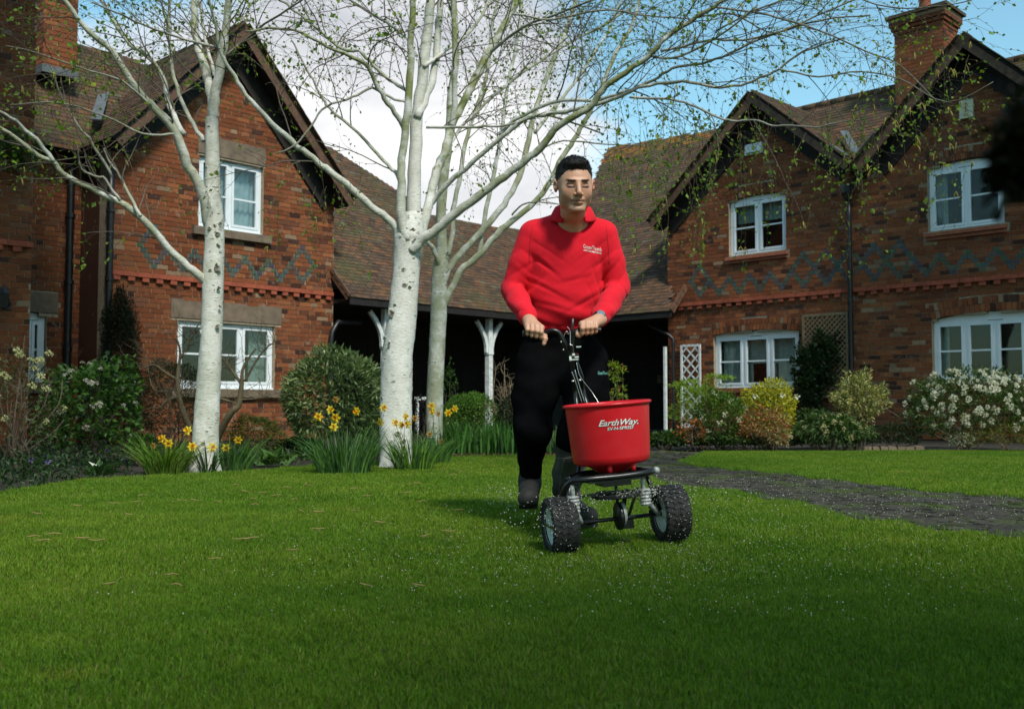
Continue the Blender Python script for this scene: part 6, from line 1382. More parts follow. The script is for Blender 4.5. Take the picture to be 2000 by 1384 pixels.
def folds(p):
    d = 0.0014 * wob(p, 9, .7) + 0.0006 * wob(p, 27, 2.3)
    for El, Wr, S_ in ((ELl, WRl, SHl), (ELr, WRr, SHr)):
        ax = (Wr - El) / np.linalg.norm(Wr - El); t_ = (p - El) @ ax; w = np.exp(-((t_ - .06) / .09) ** 2) * np.exp(-(np.linalg.norm(p - El - ax * .04, axis=1) / .14) ** 2)
        d += w * 0.0085 * (1 - np.abs(np.sin(t_ * 52 + .9 * np.sin(p[:, 0] * 40) + p[:, 1] * 22))) ** 2
        a2 = (El - S_) / np.linalg.norm(El - S_); t2 = (p - S_) @ a2; w2 = np.exp(-((t2 - .17) / .10) ** 2) * np.exp(-(np.linalg.norm(p - S_ - a2 * .17, axis=1) / .15) ** 2); d += w2 * .006 * (1 - np.abs(np.sin(t2 * 34 + p[:, 0] * 30 + 2))) ** 2
    # diagonal drag lines across the belly, fullness above the hem
    c0 = J(1104, 570, 4.7); q = p - c0; w = np.exp(-(q[:, 2] / .13) ** 2) * (q[:, 1] < .08)
    w2 = np.exp(-((q[:, 2] + .11) / .07) ** 2) * (q[:, 1] < .08); d += w2 * .005 * np.sin(q[:, 2] * 62 + 5 * np.sin(q[:, 0] * 6 + 1) + q[:, 0] * 6)
    for (fx, fy, sl, ln, am) in ((1060, 560, -.55, .10, .005), (1150, 585, .6, .09, .005), (1085, 600, -.3, .09, .004), (1120, 548, .25, .08, .003), (1065, 520, -.9, .06, .004)):
        f0 = J(fx, fy, 4.68); q = p - f0; al = (q[:, 0] + sl * q[:, 2] * 0) ; dd_ = q[:, 2] - sl * q[:, 0]; d += (q[:, 1] < .1) * am * np.exp(-(al / ln) ** 2) * (np.exp(-(dd_ / .010) ** 2) - .6 * np.exp(-((dd_ - .024) / .016) ** 2))
    for s, a0 in ((-1, J(1052, 505, 4.66)), (1, J(1176, 505, 4.66))):
        q = p - a0; w = np.exp(-(np.linalg.norm(q, axis=1) / .10) ** 2); d += w * .006 * (1 - np.abs(np.sin((q[:, 0] * s * -.8 + q[:, 2]) * 42 + q[:, 1] * 12))) ** 2
    return d
Ps, Fs = sw.mesh(0.0045, disp=folds); Ps = laplace(Ps, Fs, 2, .45)
mb = MB(); mb.add(Ps, Fs); sws = mb.build('sweatshirt', M['red_cloth'], person, smooth=True)
# ribbed cuffs, hem and neck seam
rib = MB()
for El, Wr in ((ELl, WRl), (ELr, WRr)):
    d = (Wr - El) / np.linalg.norm(Wr - El); 
    x_ = np.cross(d, [0, 0, 1.]); x_ /= np.linalg.norm(x_); y_ = np.cross(d, x_)
    q = MB(); c = El + (Wr - El) * .86; L = np.linalg.norm(Wr - El) * .16
    prof = [(.0400, 0), (.0440, .006), (.0405, L * .5), (.0375, L), (.033, L + .002), (.030, L * .5)]
    V = []; n = 64
    for r, h_ in prof:
        for i in range(n): a = i / n * 2 * PI; rr = r + (.0010 if i % 2 else 0); V.append(c + d * h_ + x_ * rr * math.cos(a) + y_ * rr * math.sin(a))
    i = np.arange(len(prof) - 1)[:, None] * n; j = np.arange(n)[None]; k2 = (j + 1) % n; q.add(V, np.stack([i + j, i + k2, i + n + k2, i + n + j], -1).reshape(-1, 4)); q.build('cuff', M['red_cloth'], sws, smooth=True)
# polo collar: a stand round the neck that folds over into two points
q = MB(); n = 44; V = []; rows = 8
for i in range(n):
    a = math.radians(-90 + 24 + (312) * i / (n - 1)); dr = np.array([math.cos(a), math.sin(a), 0])
    fr_ = math.exp(-((min(i, n - 1 - i)) / 5.0) ** 2)                       # close to the front points
    base = NB + [0.002, -.006, .062 - .046 * (-math.sin(a) * .5 + .5)]
    prof = [(.072, -.060), (.070, .000), (.070, .026), (.075, .034), (.083, .030), (.096, .006), (.110 + .016 * fr_, -.022 - .012 * fr_), (.106 + .016 * fr_, -.028 - .014 * fr_)]
    for r, h_ in prof: V.append(base + dr * [r * 1.0, r * .98, 0] + np.array([0, 0, h_ + .006]))
F_ = [[i * rows + j, (i + 1) * rows + j, (i + 1) * rows + j + 1, i * rows + j + 1] for i in range(n - 1) for j in range(rows - 1)]
q.add(V, F_); co_ = q.build('collar', M['red_cloth'], sws, smooth=True); md = co_.modifiers.new('thick', 'SOLIDIFY'); md.thickness = .003
# neck seam of the sweatshirt
bvh_s = BVHTree.FromPolygons([tuple(v) for v in Ps], [tuple(f) for f in Fs])
def cast(x, y, Y=3.9, lift=0.0015, bv=None):
    o_ = at(x, y, Y); d = ray(x, y); h_ = (bv or bvh_s).ray_cast(Vector(o_), Vector(d).normalized()); 
    return None if h_[0] is None else np.array(h_[0]) - d / np.linalg.norm(d) * lift
def seam(pts, parent, mat, r=.0016, name='seam', bv=None):
    w = [cast(x, y, bv=bv, lift=.0004) for x, y in pts]; w = [p for p in w if p is not None]
    if len(w) > 3:
        q = MB(); q.tube(w, r, 5); q.build(name, mat, parent, smooth=True)
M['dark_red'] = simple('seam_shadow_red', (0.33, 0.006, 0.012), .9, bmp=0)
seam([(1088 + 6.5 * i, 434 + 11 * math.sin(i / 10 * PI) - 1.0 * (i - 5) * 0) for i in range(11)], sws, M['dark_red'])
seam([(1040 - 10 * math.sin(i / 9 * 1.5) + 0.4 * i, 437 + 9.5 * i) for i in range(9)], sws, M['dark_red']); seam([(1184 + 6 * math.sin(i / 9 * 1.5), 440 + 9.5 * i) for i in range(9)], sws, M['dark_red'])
# printed or stitched words laid on a surface
def lettering(txt, x0, y0, x1, y1, hpx, mat, parent, bv, shear=0.0, bold=0.0, name='lettering', lift=.002, thick=.0008):
    cu = bpy.data.curves.new(name, 'FONT'); cu.body = txt; cu.size = 1; cu.shear = shear; cu.offset = bold; cu.resolution_u = 3; cu.fill_mode = 'FRONT'
    o_ = bpy.data.objects.new('tmp', cu); COL.objects.link(o_); dg = bpy.context.evaluated_depsgraph_get(); me = bpy.data.meshes.new_from_object(o_.evaluated_get(dg)); bpy.data.objects.remove(o_)
    n = len(me.vertices); co = np.zeros(n * 3); me.vertices.foreach_get('co', co); co = co.reshape(-1, 3); w = co[:, 0].max() - co[:, 0].min(); co[:, 0] -= co[:, 0].min()
    V = []; 
    for p in co:
        f = p[0] / w; X = x0 + (x1 - x0) * f; Yy = y0 + (y1 - y0) * f - p[1] * hpx; c = cast(X, Yy, bv=bv, lift=lift); V.append(c if c is not None else at(X, Yy, 4.5))
    F_ = [list(pl.vertices) for pl in me.polygons]; q = MB(); q.add(V, F_); return q.build(name, mat, parent)
lettering('GreenThumb', 1139.5, 484.5, 1175, 491.5, 11.5, M['print_white'], sws, bvh_s, .0, .0); lettering('LAWN TREATMENT SERVICE', 1140, 489.8, 1174.5, 496.6, 4.6, M['print_white'], sws, bvh_s, 0, .02)
# ---- trousers
tr_ = SDF()
tr_.ell(J(1097, 668, 4.88), (.165, .125, .10), None, .05)
tr_.chain([J(1058, 700, 4.88), J(1044, 775, 4.80), J(1040, 842, 4.72), J(1037, 890, 4.82), J(1036, 936, 4.90)], [.120, .108, .086, .060, .046], .03)
tr_.chain([J(1142, 700, 4.86), J(1146, 765, 4.76), J(1124, 850, 4.64), J(1112, 915, 4.78), J(1107, 985, 4.90)], [.112, .104, .082, .068, .060], .03)
tr_.ell(J(1098, 720, 4.86), (.16, .11, .12), None, .04)
def tf(p): return .005 * wob(p, 14, 1.1) + .004 * wob(p, 27, .4) + .003 * np.sin(p[:, 2] * 60 + 3 * np.sin(p[:, 0] * 14))
Pt, Ft = tr_.mesh(.0065, disp=tf); Pt = laplace(Pt, Ft, 2)
mb = MB(); mb.add(Pt, Ft); tro = mb.build('trousers', M['black_cloth'], person, smooth=True)
# lit lower leg: separate panel on the standing leg, light put into its grey
lg = SDF(); lg.chain([J(1116, 884, 4.68), J(1110, 925, 4.78), J(1106, 985, 4.88)], [.078, .072, .064], .03); Pg, Fg = lg.mesh(.006, disp=tf); Pg = laplace(Pg, Fg, 2)
bvh_t = BVHTree.FromPolygons([tuple(v) for v in np.concatenate([Pt, Pg])], [tuple(f) for f in np.concatenate([Ft, Fg + len(Pt)])])
mb = MB(); mb.add(Pg, Fg); pn = mb.build('lit_leg_panel', M['grey_cloth'], person, smooth=True); M['seam_grey'] = simple('pale_seam', (.16, .15, .12), .9, bmp=0)
seam([(1087 + 3 * i, 893 + 2.2 * math.sin(i / 3)) for i in range(12)], pn, M['seam_grey'], .0018, bv=bvh_t); seam([(1102 - 1.6 * i + .06 * i * i, 897 + 7 * i) for i in range(12)], pn, M['seam_grey'], .0015, bv=bvh_t)
lettering('GreenThumb', 1168, 731, 1188, 731, 9, M['print_teal'], tro, bvh_t, 0, .01)
# ---- boots
def boot(an, toe, name, sole_tilt=0):
    s = SDF(); d = toe - an; dn = d / np.linalg.norm(d); s.chain([an + [0, 0, .06], an, an - dn * .02 - [0, 0, .03]], [.052, .050, .046], .03); s.chain([an - [0, 0, .03], an + d * .55 + [0, 0, .0], toe], [.046, .044, .040], .03); s.ell(toe + [0, 0, .004], (.050, .045, .040), None, .02)
    P_, F_ = s.mesh(.0055); P_ = laplace(P_, F_, 1); q = MB(); dd = np.clip(1 - np.linalg.norm(P_ - toe + [0, .03, -.02], axis=1) / .075, 0, 1)[:, None]
    q.add(P_, F_, np.array([.012, .011, .010]) * (1 - dd) + np.array([.022, .021, .018]) * dd); return q.build(name, M['boot'], person, smooth=True)
boot(J(1035, 938, 4.90), J(1032, 974, 4.72), 'boot')
ar_ = J(1107, 990, 4.93); boot(np.array([ar_[0], 4.93, .085]), np.array([ar_[0] + .085, 4.70, .052]), 'boot')
so = MB()
for k_, (a, b_) in enumerate(((J(1035, 958, 4.96), J(1032, 990, 4.72)), (np.array([ar_[0], 4.98, .014]), np.array([ar_[0] + .09, 4.68, .014])))):
    q = MB(); q.box2(a, b_, .088, .018); q.build('boot_sole', M['black'], person)
# ---- watch
q = MB(); wd = (WRr - ELr) / np.linalg.norm(WRr - ELr); wx = np.cross(wd, [0, 1, 0]); wx /= np.linalg.norm(wx); wy = np.cross(wd, wx); wc_ = WRr + [0, -.017, .004]
q.lathe([(.032, -.011), (.0345, -.009), (.0345, .009), (.032, .011), (.029, .011), (.029, -.011)], wc_, [wx, wy, wd], 28, closed=True); wt = q.build('watch', M['black'], person, smooth=True)
fc = wc_ + (np.array([.12, -.78, .50])) * .034; fn = np.array([.15, -.84, .52]); fn /= np.linalg.norm(fn); fx = np.cross(fn, [0, 0, 1.]); fx /= np.linalg.norm(fx); fy = np.cross(fx, fn)
q = MB(); q.lathe([(.0001, .006), (.0185, .006), (.021, .003), (.021, -.006)], fc, [fx, fy, fn], 24); q.build('watch_case', simple('watch_steel', (.07, .075, .08), .4, .5, bmp=0), wt)
q = MB(); q.lathe([(.0001, .0072), (.0105, .0072), (.0105, .006)], fc, [fx, fy, fn], 24); q.build('watch_dial', simple('blue_watch_dial', (.08, .17, .26), .25, bmp=0), wt)
# ================================================================== THE SPREADER
sp = empty('lawn_spreader', (0.445, 4.165, 0), 'red round-hopper broadcast spreader on two fat black tyres being pushed over the lawn', 'spreader')
M['red_plastic'] = simple('red_hopper_plastic', (0.62, 0.010, 0.018), 0.38, nscale=6, namt=0.08, bmp=0.06, spec=0.45)
_m = M['red_plastic'].node_tree; _b = _m.nodes['Principled BSDF']; _m.links.new(rng(_m, noise(_m, 9, 8, .7), .4, .7, .30, .62), _b.inputs['Roughness'])
M['galv'] = simple('dusty_grey_metal', (0.42, 0.43, 0.42), 0.55, metal=0.3, nscale=60, namt=0.5, bmp=0.3)
M['frame'] = simple('black_tube_paint', (0.010, 0.010, 0.011), 0.3, nscale=20, namt=0.3, bmp=0.05)
M['rim'] = simple('pale_grey_wheel_rim', (0.55, 0.60, 0.56), 0.5, nscale=30, namt=0.2, bmp=0.1)
m, t, b, o = newmat('tyre_rubber'); c = mixc(t, rng(t, noise(t, 30, 6), 0.4, 0.75), (0.009, 0.009, 0.009), (0.030, 0.029, 0.027)); t.links.new(c, b.inputs['Base Color']); b.inputs['Roughness'].default_value = 0.8; M['tyre'] = m
WA, WB = gnd(1097, 1075, -.033), gnd(1314, 1054, .004); WA = np.array([at(1098, 1020, 4.115)[0], 4.115, -.034]); WB = np.array([at(1313, 1001, 4.22)[0], 4.22, .005])
sx = WB - WA; TR = np.linalg.norm(sx); sx = sx / TR; sy = np.cross([0, 0, 1.], sx); sy /= np.linalg.norm(sy); szv = np.cross(sx, sy); SO = (WA + WB) / 2; WR_ = .117
A3 = np.array([sx, sy, szv])
def S(x, y, z): return SO + sx * x + sy * y + szv * z
def wheel(cx, bar):
    root_c = S(cx, 0, WR_); hw = .051
    q = MB(); pr = []
    for i in range(15):
        a = PI * i / 14; pr.append((WR_ - .020 + .015 * math.sin(a) ** .5 if 0 < i < 14 else WR_ - .022, -hw * math.cos(a)))
    pr = [(.076, -.040), (.082, -.048), (.096, -.052), (.106, -.050), (.112, -.040), (.1135, 0), (.112, .040), (.106, .050), (.096, .052), (.082, .048), (.076, .040)]
    q.lathe(pr, root_c, [sy, szv, sx], 48); wh = q.build('tyre', M['tyre'], sp, smooth=True)
    tr = MB(); n = 30                                                        # turf tread: rows of bent lugs
    for i in range(n):
        for rw_, (x_, of, w_, sk_) in enumerate(((-.036, .0, .015, .5), (-.012, .5, .011, -.45), (.012, .5, .011, .45), (.036, .0, .015, -.5))):
            a = (i + of) / n * 2 * PI; rad = sy * math.cos(a) + szv * math.sin(a); tg = -sy * math.sin(a) + szv * math.cos(a)
            ax1 = sx * math.cos(sk_) + tg * math.sin(sk_); ax2 = np.cross(rad, ax1); rr = .1145 if abs(x_) < .03 else .1120
            tr.box(root_c + sx * x_ + rad * rr, [ax1, ax2, rad], [w_, .0088, .0032], (1, 1, 1), .0002)
            if abs(x_) > .03:
                rad2 = rad * .82 + sx * math.copysign(.57, x_); rad2 /= np.linalg.norm(rad2)
                tr.box(root_c + sx * math.copysign(.0490, x_) + rad * .104, [tg, np.cross(rad2, tg), rad2], [.0075, .009, .0028])
    tr.build('tread', M['tyre'], wh)
    q = MB(); q.lathe([(.077, -.047), (.080, -.043), (.075, -.038), (.064, -.016), (.030, -.010), (.018, -.028), (.016, -.040), (.0001, -.040)], root_c, [sy, szv, sx], 36)
    q.lathe([(.077, .047), (.080, .043), (.075, .038), (.064, .016), (.030, .010), (.018, .028), (.016, .040), (.0001, .040)], root_c, [sy, szv, sx], 36); rm = q.build('wheel_rim', M['rim'], sp, smooth=True)
    for i in range(4):
        a = i * PI / 2 + .6; bq = MB(); bq.ball(root_c + sx * -.012 + (sy * math.cos(a) + szv * math.sin(a)) * .042, .004, 6, 4); bq.build('bolt', M['galv'], rm)
    if bar: bq = MB(); bq.box2(root_c - sx * .047 - sy * .07, root_c - sx * .047 + sy * .07, .006, .010); bq.build('axle_pin', M['frame'], rm)
    return root_c
wl_c, wr_c = wheel(-TR / 2, True), wheel(TR / 2, False)
q = MB(); q.tube([S(-TR / 2 - .03, 0, WR_), S(TR / 2 + .03, 0, WR_)], .0085, 10); q.build('axle', M['frame'], sp, smooth=True)
def spread_tube(pts, r, name, mat='frame', n=10, sub=6):
    pts = [np.array(p) for p in pts]; out = []
    for i in range(len(pts) - 1):
        p0 = pts[max(i - 1, 0)]; p1, p2 = pts[i], pts[i + 1]; p3 = pts[min(i + 2, len(pts) - 1)]
        for k in range(sub): t_ = k / sub; out.append(.5 * ((2 * p1) + (-p0 + p2) * t_ + (2 * p0 - 5 * p1 + 4 * p2 - p3) * t_ ** 2 + (-p0 + 3 * p1 - 3 * p2 + p3) * t_ ** 3))
    out.append(pts[-1]); q = MB(); q.tube(out, r, n); return q.build(name, M[mat], sp, smooth=True)
# hopper
HX, HY, HZ0, HZ1 = .018, .05, .348, .598
hc = S(HX, HY, 0)
q = MB(); q.lathe([(.0001, HZ0 - .045), (.06, HZ0 - .04), (.10, HZ0 - .012), (.148, HZ0 - .002), (.160, HZ0 + .008), (.164, HZ0 + .03), (.177, HZ1 - .02), (.178, HZ1 - .012), (.186, HZ1 - .010), (.188, HZ1 - .004), (.186, HZ1), (.178, HZ1 + .002), (.174, HZ1 - .003), (.170, HZ1 - .03), (.150, HZ0 + .04), (.03, HZ0 + .01), (.0001, HZ0 + .01)], hc, A3, 96)
hop = q.build('hopper', M['red_plastic'], sp, smooth=True)
me_ = hop.data; vv = np.zeros(len(me_.vertices) * 3); me_.vertices.foreach_get('co', vv); vv = vv.reshape(-1, 3) + WL[sp.name]
bvh_h = BVHTree.FromPolygons([tuple(v) for v in vv], [tuple(p.vertices) for p in me_.polygons])
M['logo_shadow'] = simple('logo_black_edge', (.02, .02, .02), .5, bmp=0)
for (tx, a_, hpx, sh, bo) in (('EarthWay.', (1169, 832.5, 1247, 827), 16.5, .35, .018), ('EV-N-SPRED', (1187, 840.5, 1237, 836.2), 8.6, .0, .012)):
    lettering(tx, a_[0] + 1.2, a_[1] + .9, a_[2] + 1.2, a_[3] + .9, hpx, M['logo_shadow'], hop, bvh_h, sh, bo, lift=.0008)
    lettering(tx, *a_, hpx, M['print_white'], hop, bvh_h, sh, bo, lift=.0022)
for a in (-1.95, -1.15): q = MB(); c = S(HX + .13 * math.cos(a), HY + .13 * math.sin(a), HZ0 - .018); q.tube([c - szv * .014, c + szv * .016], .010, 10); q.build('foot_peg', M['red_plastic'], sp, smooth=True)
# frame ring and legs
zr = .300
ring = [S(-.20, .20, .20), S(-.205, .12, .245), S(-.175, .02, zr), S(-.15, -.09, zr), S(-.05, -.115, zr), S(.10, -.10, zr + .004), S(.165, -.06, zr + .006), S(.175, .03, zr + .005), S(.15, .12, zr)]
spread_tube([S(-.213, .03, .17), S(-.220, .00, .235), S(-.195, -.05, zr - .008), S(-.14, -.09, zr), S(0, -.10, zr), S(.12, -.09, zr + .004), S(.165, -.03, zr + .004), S(.165, .08, zr)], .0135, 'frame_tube')
spread_tube([S(.165, .08, zr), S(.10, .16, zr), S(-.08, .16, zr), S(-.17, .08, zr - .01)], .0135, 'frame_tube')
q = MB(); q.ball(S(.178, -.045, zr + .004), .016); q.build('tube_end', M['galv'], sp, smooth=True)
for sgn, x0 in ((-1, -.178), (1, .165)):
    xt, xm_, xf = ((-.190, -.186, -.152), (.112, .122, .186))[sgn > 0]; top = S(xt, -.055, zr - .02); mid = S(xm_, -.04, .20); ft = S(xf, -.012, WR_)
    spread_tube([top, mid, ft], .0095, 'leg_tube', 'galv', sub=3)
    q = MB(); q.lathe([(.018, 0)] + [(.021 + .004 * (i % 2), .007 * i) for i in range(10)] + [(.016, .07)], S(xm_, -.042, .165), [sx, sy, szv], 14); q.build('bellows', M['galv'], sp)
    spread_tube([S(x0 * .95, .04, zr), S(sgn * .21, .02, .12)], .009, 'leg_tube', 'frame', sub=2)
# gearbox, drive shaft and spinner plate
gx = .012
q = MB(); q.lathe([(.0001, -.012), (.050, -.012), (.058, -.006), (.058, .006), (.050, .012), (.0001, .012)], S(gx, -.01, WR_ + .012), [sy, szv, sx * .95 + sy * .31], 28); gb = q.build('gearbox', M['frame'], sp, smooth=True)
q = MB(); q.lathe([(.030, -.018), (.045, -.013), (.050, .013), (.030, .020)], S(gx + .008, -.012, WR_ + .020), [sy, szv, sx * .95 + sy * .31], 20); q.build('gearbox_cover', M['galv'], gb, smooth=True)
q = MB(); q.tube([S(gx, -.005, WR_ + .03), S(gx, .0, zr)], .0065, 8); q.build('drive_shaft', M['frame'], sp, smooth=True)
q = MB(); q.lathe([(.0001, 0), (.100, 0), (.104, .004), (.104, .016), (.100, .016), (.097, .006), (.0001, .006)], S(gx - .005, .0, .207), A3, 40)
for i in range(4): a = i * PI / 2 + .3; q.box2(S(gx, 0, .219), S(gx + .095 * math.cos(a), .095 * math.sin(a), .219), .003, .014)
q.build('spinner_plate', M['frame'], sp)
q = MB(); q.box(S(-.01, .0, zr - .012), A3, [.12, .10, .007]); q.box(S(.0, .0, zr - .03), A3, [.06, .06, .012]); q.build('shut_off_plate', M['frame'], sp)
q = MB(); q.box2(S(-.17, -.03, .222), S(-.05, -.05, .242), .008, .008); q.build('linkage_rod', M['frame'], sp)
# kickstand
for p in ((S(.075, .05, .23), S(.045, .07, .10)), (S(.125, .05, .23), S(.075, .07, .10))): q = MB(); q.box2(p[0], p[1], .018, .012); q.build('stand_leg', M['frame'], sp)
q = MB(); q.box(S(.06, .065, .085), A3, [.035, .014, .022]); q.build('stand_foot', M['frame'], sp)
# handle: two lower tubes, upper column and bar
hb = (BARL + BARR) / 2; c_top = at(1107, 655, 4.43); c_low = at(1133, 775, 4.50)
spread_tube([S(-.10, .16, zr), S(-.06, .22, .42), c_low + sx * -.02, at(1126, 735, 4.46) + sx * -.012, at(1117, 700, 4.44)], .011, 'handle_tube')
spread_tube([S(.10, .16, zr), S(.04, .22, .42), c_low + sx * .02, at(1130, 735, 4.46) + sx * .012, at(1122, 700, 4.44)], .011, 'handle_tube')
for o_, (X, Y_) in enumerate(((1, 1),)):
    spread_tube([BARL + [-.050, .0, .004], BARL, BARL + [.05, 0, -.0], at(1078, 645, 4.43), at(1092, 650, 4.43), at(1102, 668, 4.43), at(1110, 690, 4.44), at(1119, 705, 4.44)], .011, 'handlebar', sub=8)
    spread_tube([at(1119, 705, 4.44), at(1116, 680, 4.43), at(1118, 656, 4.425), at(1124, 647, 4.42), BARR + [-.02, 0, .0], BARR, BARR + [.055, .0, -.0]], .011, 'handlebar', sub=8)
for a_ in (BARL, BARR): q = MB(); q.tube([a_ - sx * .052, a_ + sx * .048], .0145, 12); q.build('grip', M['tyre'], sp, smooth=True)
q = MB(); q.box(at(1121, 697, 4.415), [sx, sy * .9 + szv * .3, szv], [.021, .010, .015]); gp = q.build('gauge_plate', M['frame'], sp)
q = MB(); q.box(at(1114, 700, 4.402), A3, [.005, .002, .011]); q.box(at(1120, 692, 4.402), A3, [.006, .002, .005]); q.box(at(1121, 702, 4.402), A3, [.020, .002, .002]); q.box(at(1126, 697, 4.402), A3, [.009, .002, .003]); q.build('gauge_marks', M['rim'], gp)
q = MB(); q.tube([at(1114, 690, 4.41), at(1118, 650, 4.40), at(1118.5, 622, 4.385)], [.004, .005, .007], 8); q.build('control_lever', M['frame'], sp, smooth=True)
M['cable'] = simple('bright_steel_wire', (.55, .56, .55), .3, .9, bmp=0)
def wire(px, Y, r=.0016, mat='cable', name='cable'): spread_tube([at(x, y, Y + dy) for x, y, dy in px], r, name, mat, 6)
wire([(1108, 638, 0), (1113, 645, 0), (1114, 660, 0), (1114, 676, 0)], 4.40); wire([(1101, 657, 0), (1106, 647, 0), (1111, 652, 0)], 4.40, .0012); wire([(1112, 672, 0), (1118, 674, 0)], 4.40)
wire([(1126, 708, 0), (1131, 730, 0), (1140, 745, .0), (1156, 765, -.0), (1170, 788, -.02)], 4.38, .0013); wire([(1123, 722, 0), (1129, 745, 0), (1142, 786, 0)], 4.40, .0016); wire([(1117, 726, 0), (1124, 745, 0), (1137, 787, 0)], 4.40, .0013)
for (x, y, w_) in ((1096, 667.5, .004), (1100.5, 683, .004), (1119, 744, .008), (1132.5, 742, .008)): q = MB(); q.ball(at(x, y, 4.405), (w_, .004, .005), 6, 4); q.build('bolt', M['cable'], sp, smooth=True)
q = MB(); q.box(at(1130, 677, 4.405), A3, [.011, .003, .003]); q.build('pointer', M['cable'], sp)
# ------------------------------------------------------------------ fertiliser granules
M['grain'] = simple('pale_fertiliser_grain', (.50, .49, .43), .6, bmp=0)
OCT = (np.array([[1, 0, 0], [-1, 0, 0], [0, 1, 0], [0, -1, 0], [0, 0, 1], [0, 0, -1.]]), np.array([[0, 2, 4], [2, 1, 4], [1, 3, 4], [3, 0, 4], [2, 0, 5], [1, 2, 5], [3, 1, 5], [0, 3, 5]]))
def grains(P, r, name, label=None, parent=None):
    P = np.asarray(P); n = len(P); R = r * RNG.uniform(.6, 1.3, (n, 1, 1)); V = (P[:, None, :] + OCT[0][None] * R).reshape(-1, 3); F = (OCT[1][None] + (np.arange(n) * 6)[:, None, None]).reshape(-1, 3)
    q = MB(); q.add(V, F); return q.build(name, M['grain'], parent, smooth=True, kind='stuff')
g = []
while len(g) < 2300:
    x, y = RNG.normal(.55, 1.05), RNG.normal(4.0, .85)
    if 2.6 < y < 6.4 and -1.3 < x < 3.0 and RNG.random() < math.exp(-abs(x - .6) * .5): g.append([x, y, H(x, y) + .014 + RNG.uniform(-.008, .005)])
for _ in range(1500):
    x, y = RNG.uniform(.7, 3.2), RNG.uniform(5.0, 8.0)
    if inpoly(x, y, Pn): g.append([x, y, .008])
grains(g, .0024, 'granules')
g = []
for _ in range(520):                                            # in flight, thrown flat out of the spinner
    a = RNG.normal(-.15, .25) if RNG.random() < .5 else RNG.normal(PI + .35, .35); d = .10 + RNG.exponential(.22)
    if d < 1.0: g.append(S(d * math.cos(a), d * math.sin(a) + .02, .215 + .02 * RNG.normal() * (1 + d) - .18 * d * d))
for _ in range(260): g.append(S(RNG.uniform(-.02, .17), -.05 + RNG.normal() * .03, .212 + RNG.normal() * .007 + 0.02 * RNG.random()))
for _ in range(190): p = gnd(985 + 40 * RNG.normal(), 985 + 14 * RNG.normal()); g.append([p[0], p[1], .03 + .03 * RNG.random()])
grains(g, .0026, 'flying_granules')
g = []
for c_ in (wl_c, wr_c):
    for _ in range(110):
        a = RNG.uniform(0, 2 * PI); g.append(c_ + sx * RNG.uniform(-.052, .052) + (sy * math.cos(a) + szv * math.sin(a)) * .119)
for _ in range(220):
    a = RNG.uniform(0, 2 * PI); r_ = .10 * math.sqrt(RNG.random()); g.append(S(gx + r_ * math.cos(a), r_ * math.sin(a), .216))
grains(g, .0022, 'stuck_granules', parent=sp)
# ================================================================== GRASS (one object per lawn: tufts scattered by geometry nodes)
m, t, b, o = newmat('grass_blade')
geo = nn(t, 'ShaderNodeNewGeometry'); n1 = noise(t, .75, 5, .6, coord='World'); n2 = noise(t, 3.2, 5, .6, coord='World'); c = attr(t)
c = mixc(t, rng(t, n1, .40, .62, 0, .85), c, (1.5, 1.2, 1.5), 'MULTIPLY'); c = mixc(t, rng(t, n2, .38, .66, 0, .6), c, (.58, .70, .5), 'MULTIPLY'); c = mixc(t, rng(t, noise(t, 1.7, 4, .6, coord='World'), .62, .74, 0, .5), c, (2.0, 1.15, 1.6), 'MULTIPLY')
t.links.new(c, b.inputs['Base Color']); b.inputs['Roughness'].default_value = .55; b.inputs['Specular IOR Level'].default_value = .25
tl = nn(t, 'ShaderNodeBsdfTranslucent'); ms = nn(t, 'ShaderNodeMixShader'); ms.inputs[0].default_value = .4; t.links.new(c, tl.inputs['Color']); t.links.new(b.outputs[0], ms.inputs[1]); t.links.new(tl.outputs[0], ms.inputs[2]); t.links.new(ms.outputs[0], o.inputs['Surface']); M['grass'] = m
def patch(n, size, w, hh):
    P = RNG.uniform(-size / 2, size / 2, (n, 2)); clump_ = np.sin(P[:, 0] * 60) * np.sin(P[:, 1] * 55) * .15
    a = RNG.uniform(0, 2 * PI, n); ln = RNG.gamma(2., .22, n); D = np.stack([np.cos(a) * ln, np.sin(a) * ln], 1); h = hh * RNG.uniform(.55, 1.15, n) * (1 + clump_); s_ = RNG.uniform(0, 2 * PI, n); S_ = np.stack([np.cos(s_), np.sin(s_), 0 * s_], 1) * w / 2 * RNG.uniform(.7, 1.3, n)[:, None]
    B0 = np.concatenate([P, np.full((n, 1), -.004)], 1); M_ = np.concatenate([P + D * h[:, None] * .35, (h * .6)[:, None]], 1); T_ = np.concatenate([P + D * h[:, None] * 1.0, (h * .97)[:, None]], 1)
    V = np.stack([B0 - S_, B0 + S_, M_ + S_ * .8, M_ - S_ * .8, T_], 1).reshape(-1, 3); k = np.arange(n)[:, None] * 5; q = MB()
    base = pick([(5, (.115, .235, .011)), (3, (.140, .265, .015)), (1, (.19, .27, .03)), (.3, (.26, .24, .09))], n); C = np.repeat(base, 5, 0).reshape(n, 5, 3)
    q.add(V, k + [[0, 1, 2, 3]], C.reshape(-1, 3)); q.F.append(k + [[3, 2, 4]]); me = q.mesh('tuft', True); me.materials.append(M['grass']); return bpy.data.objects.new('tuft', me)
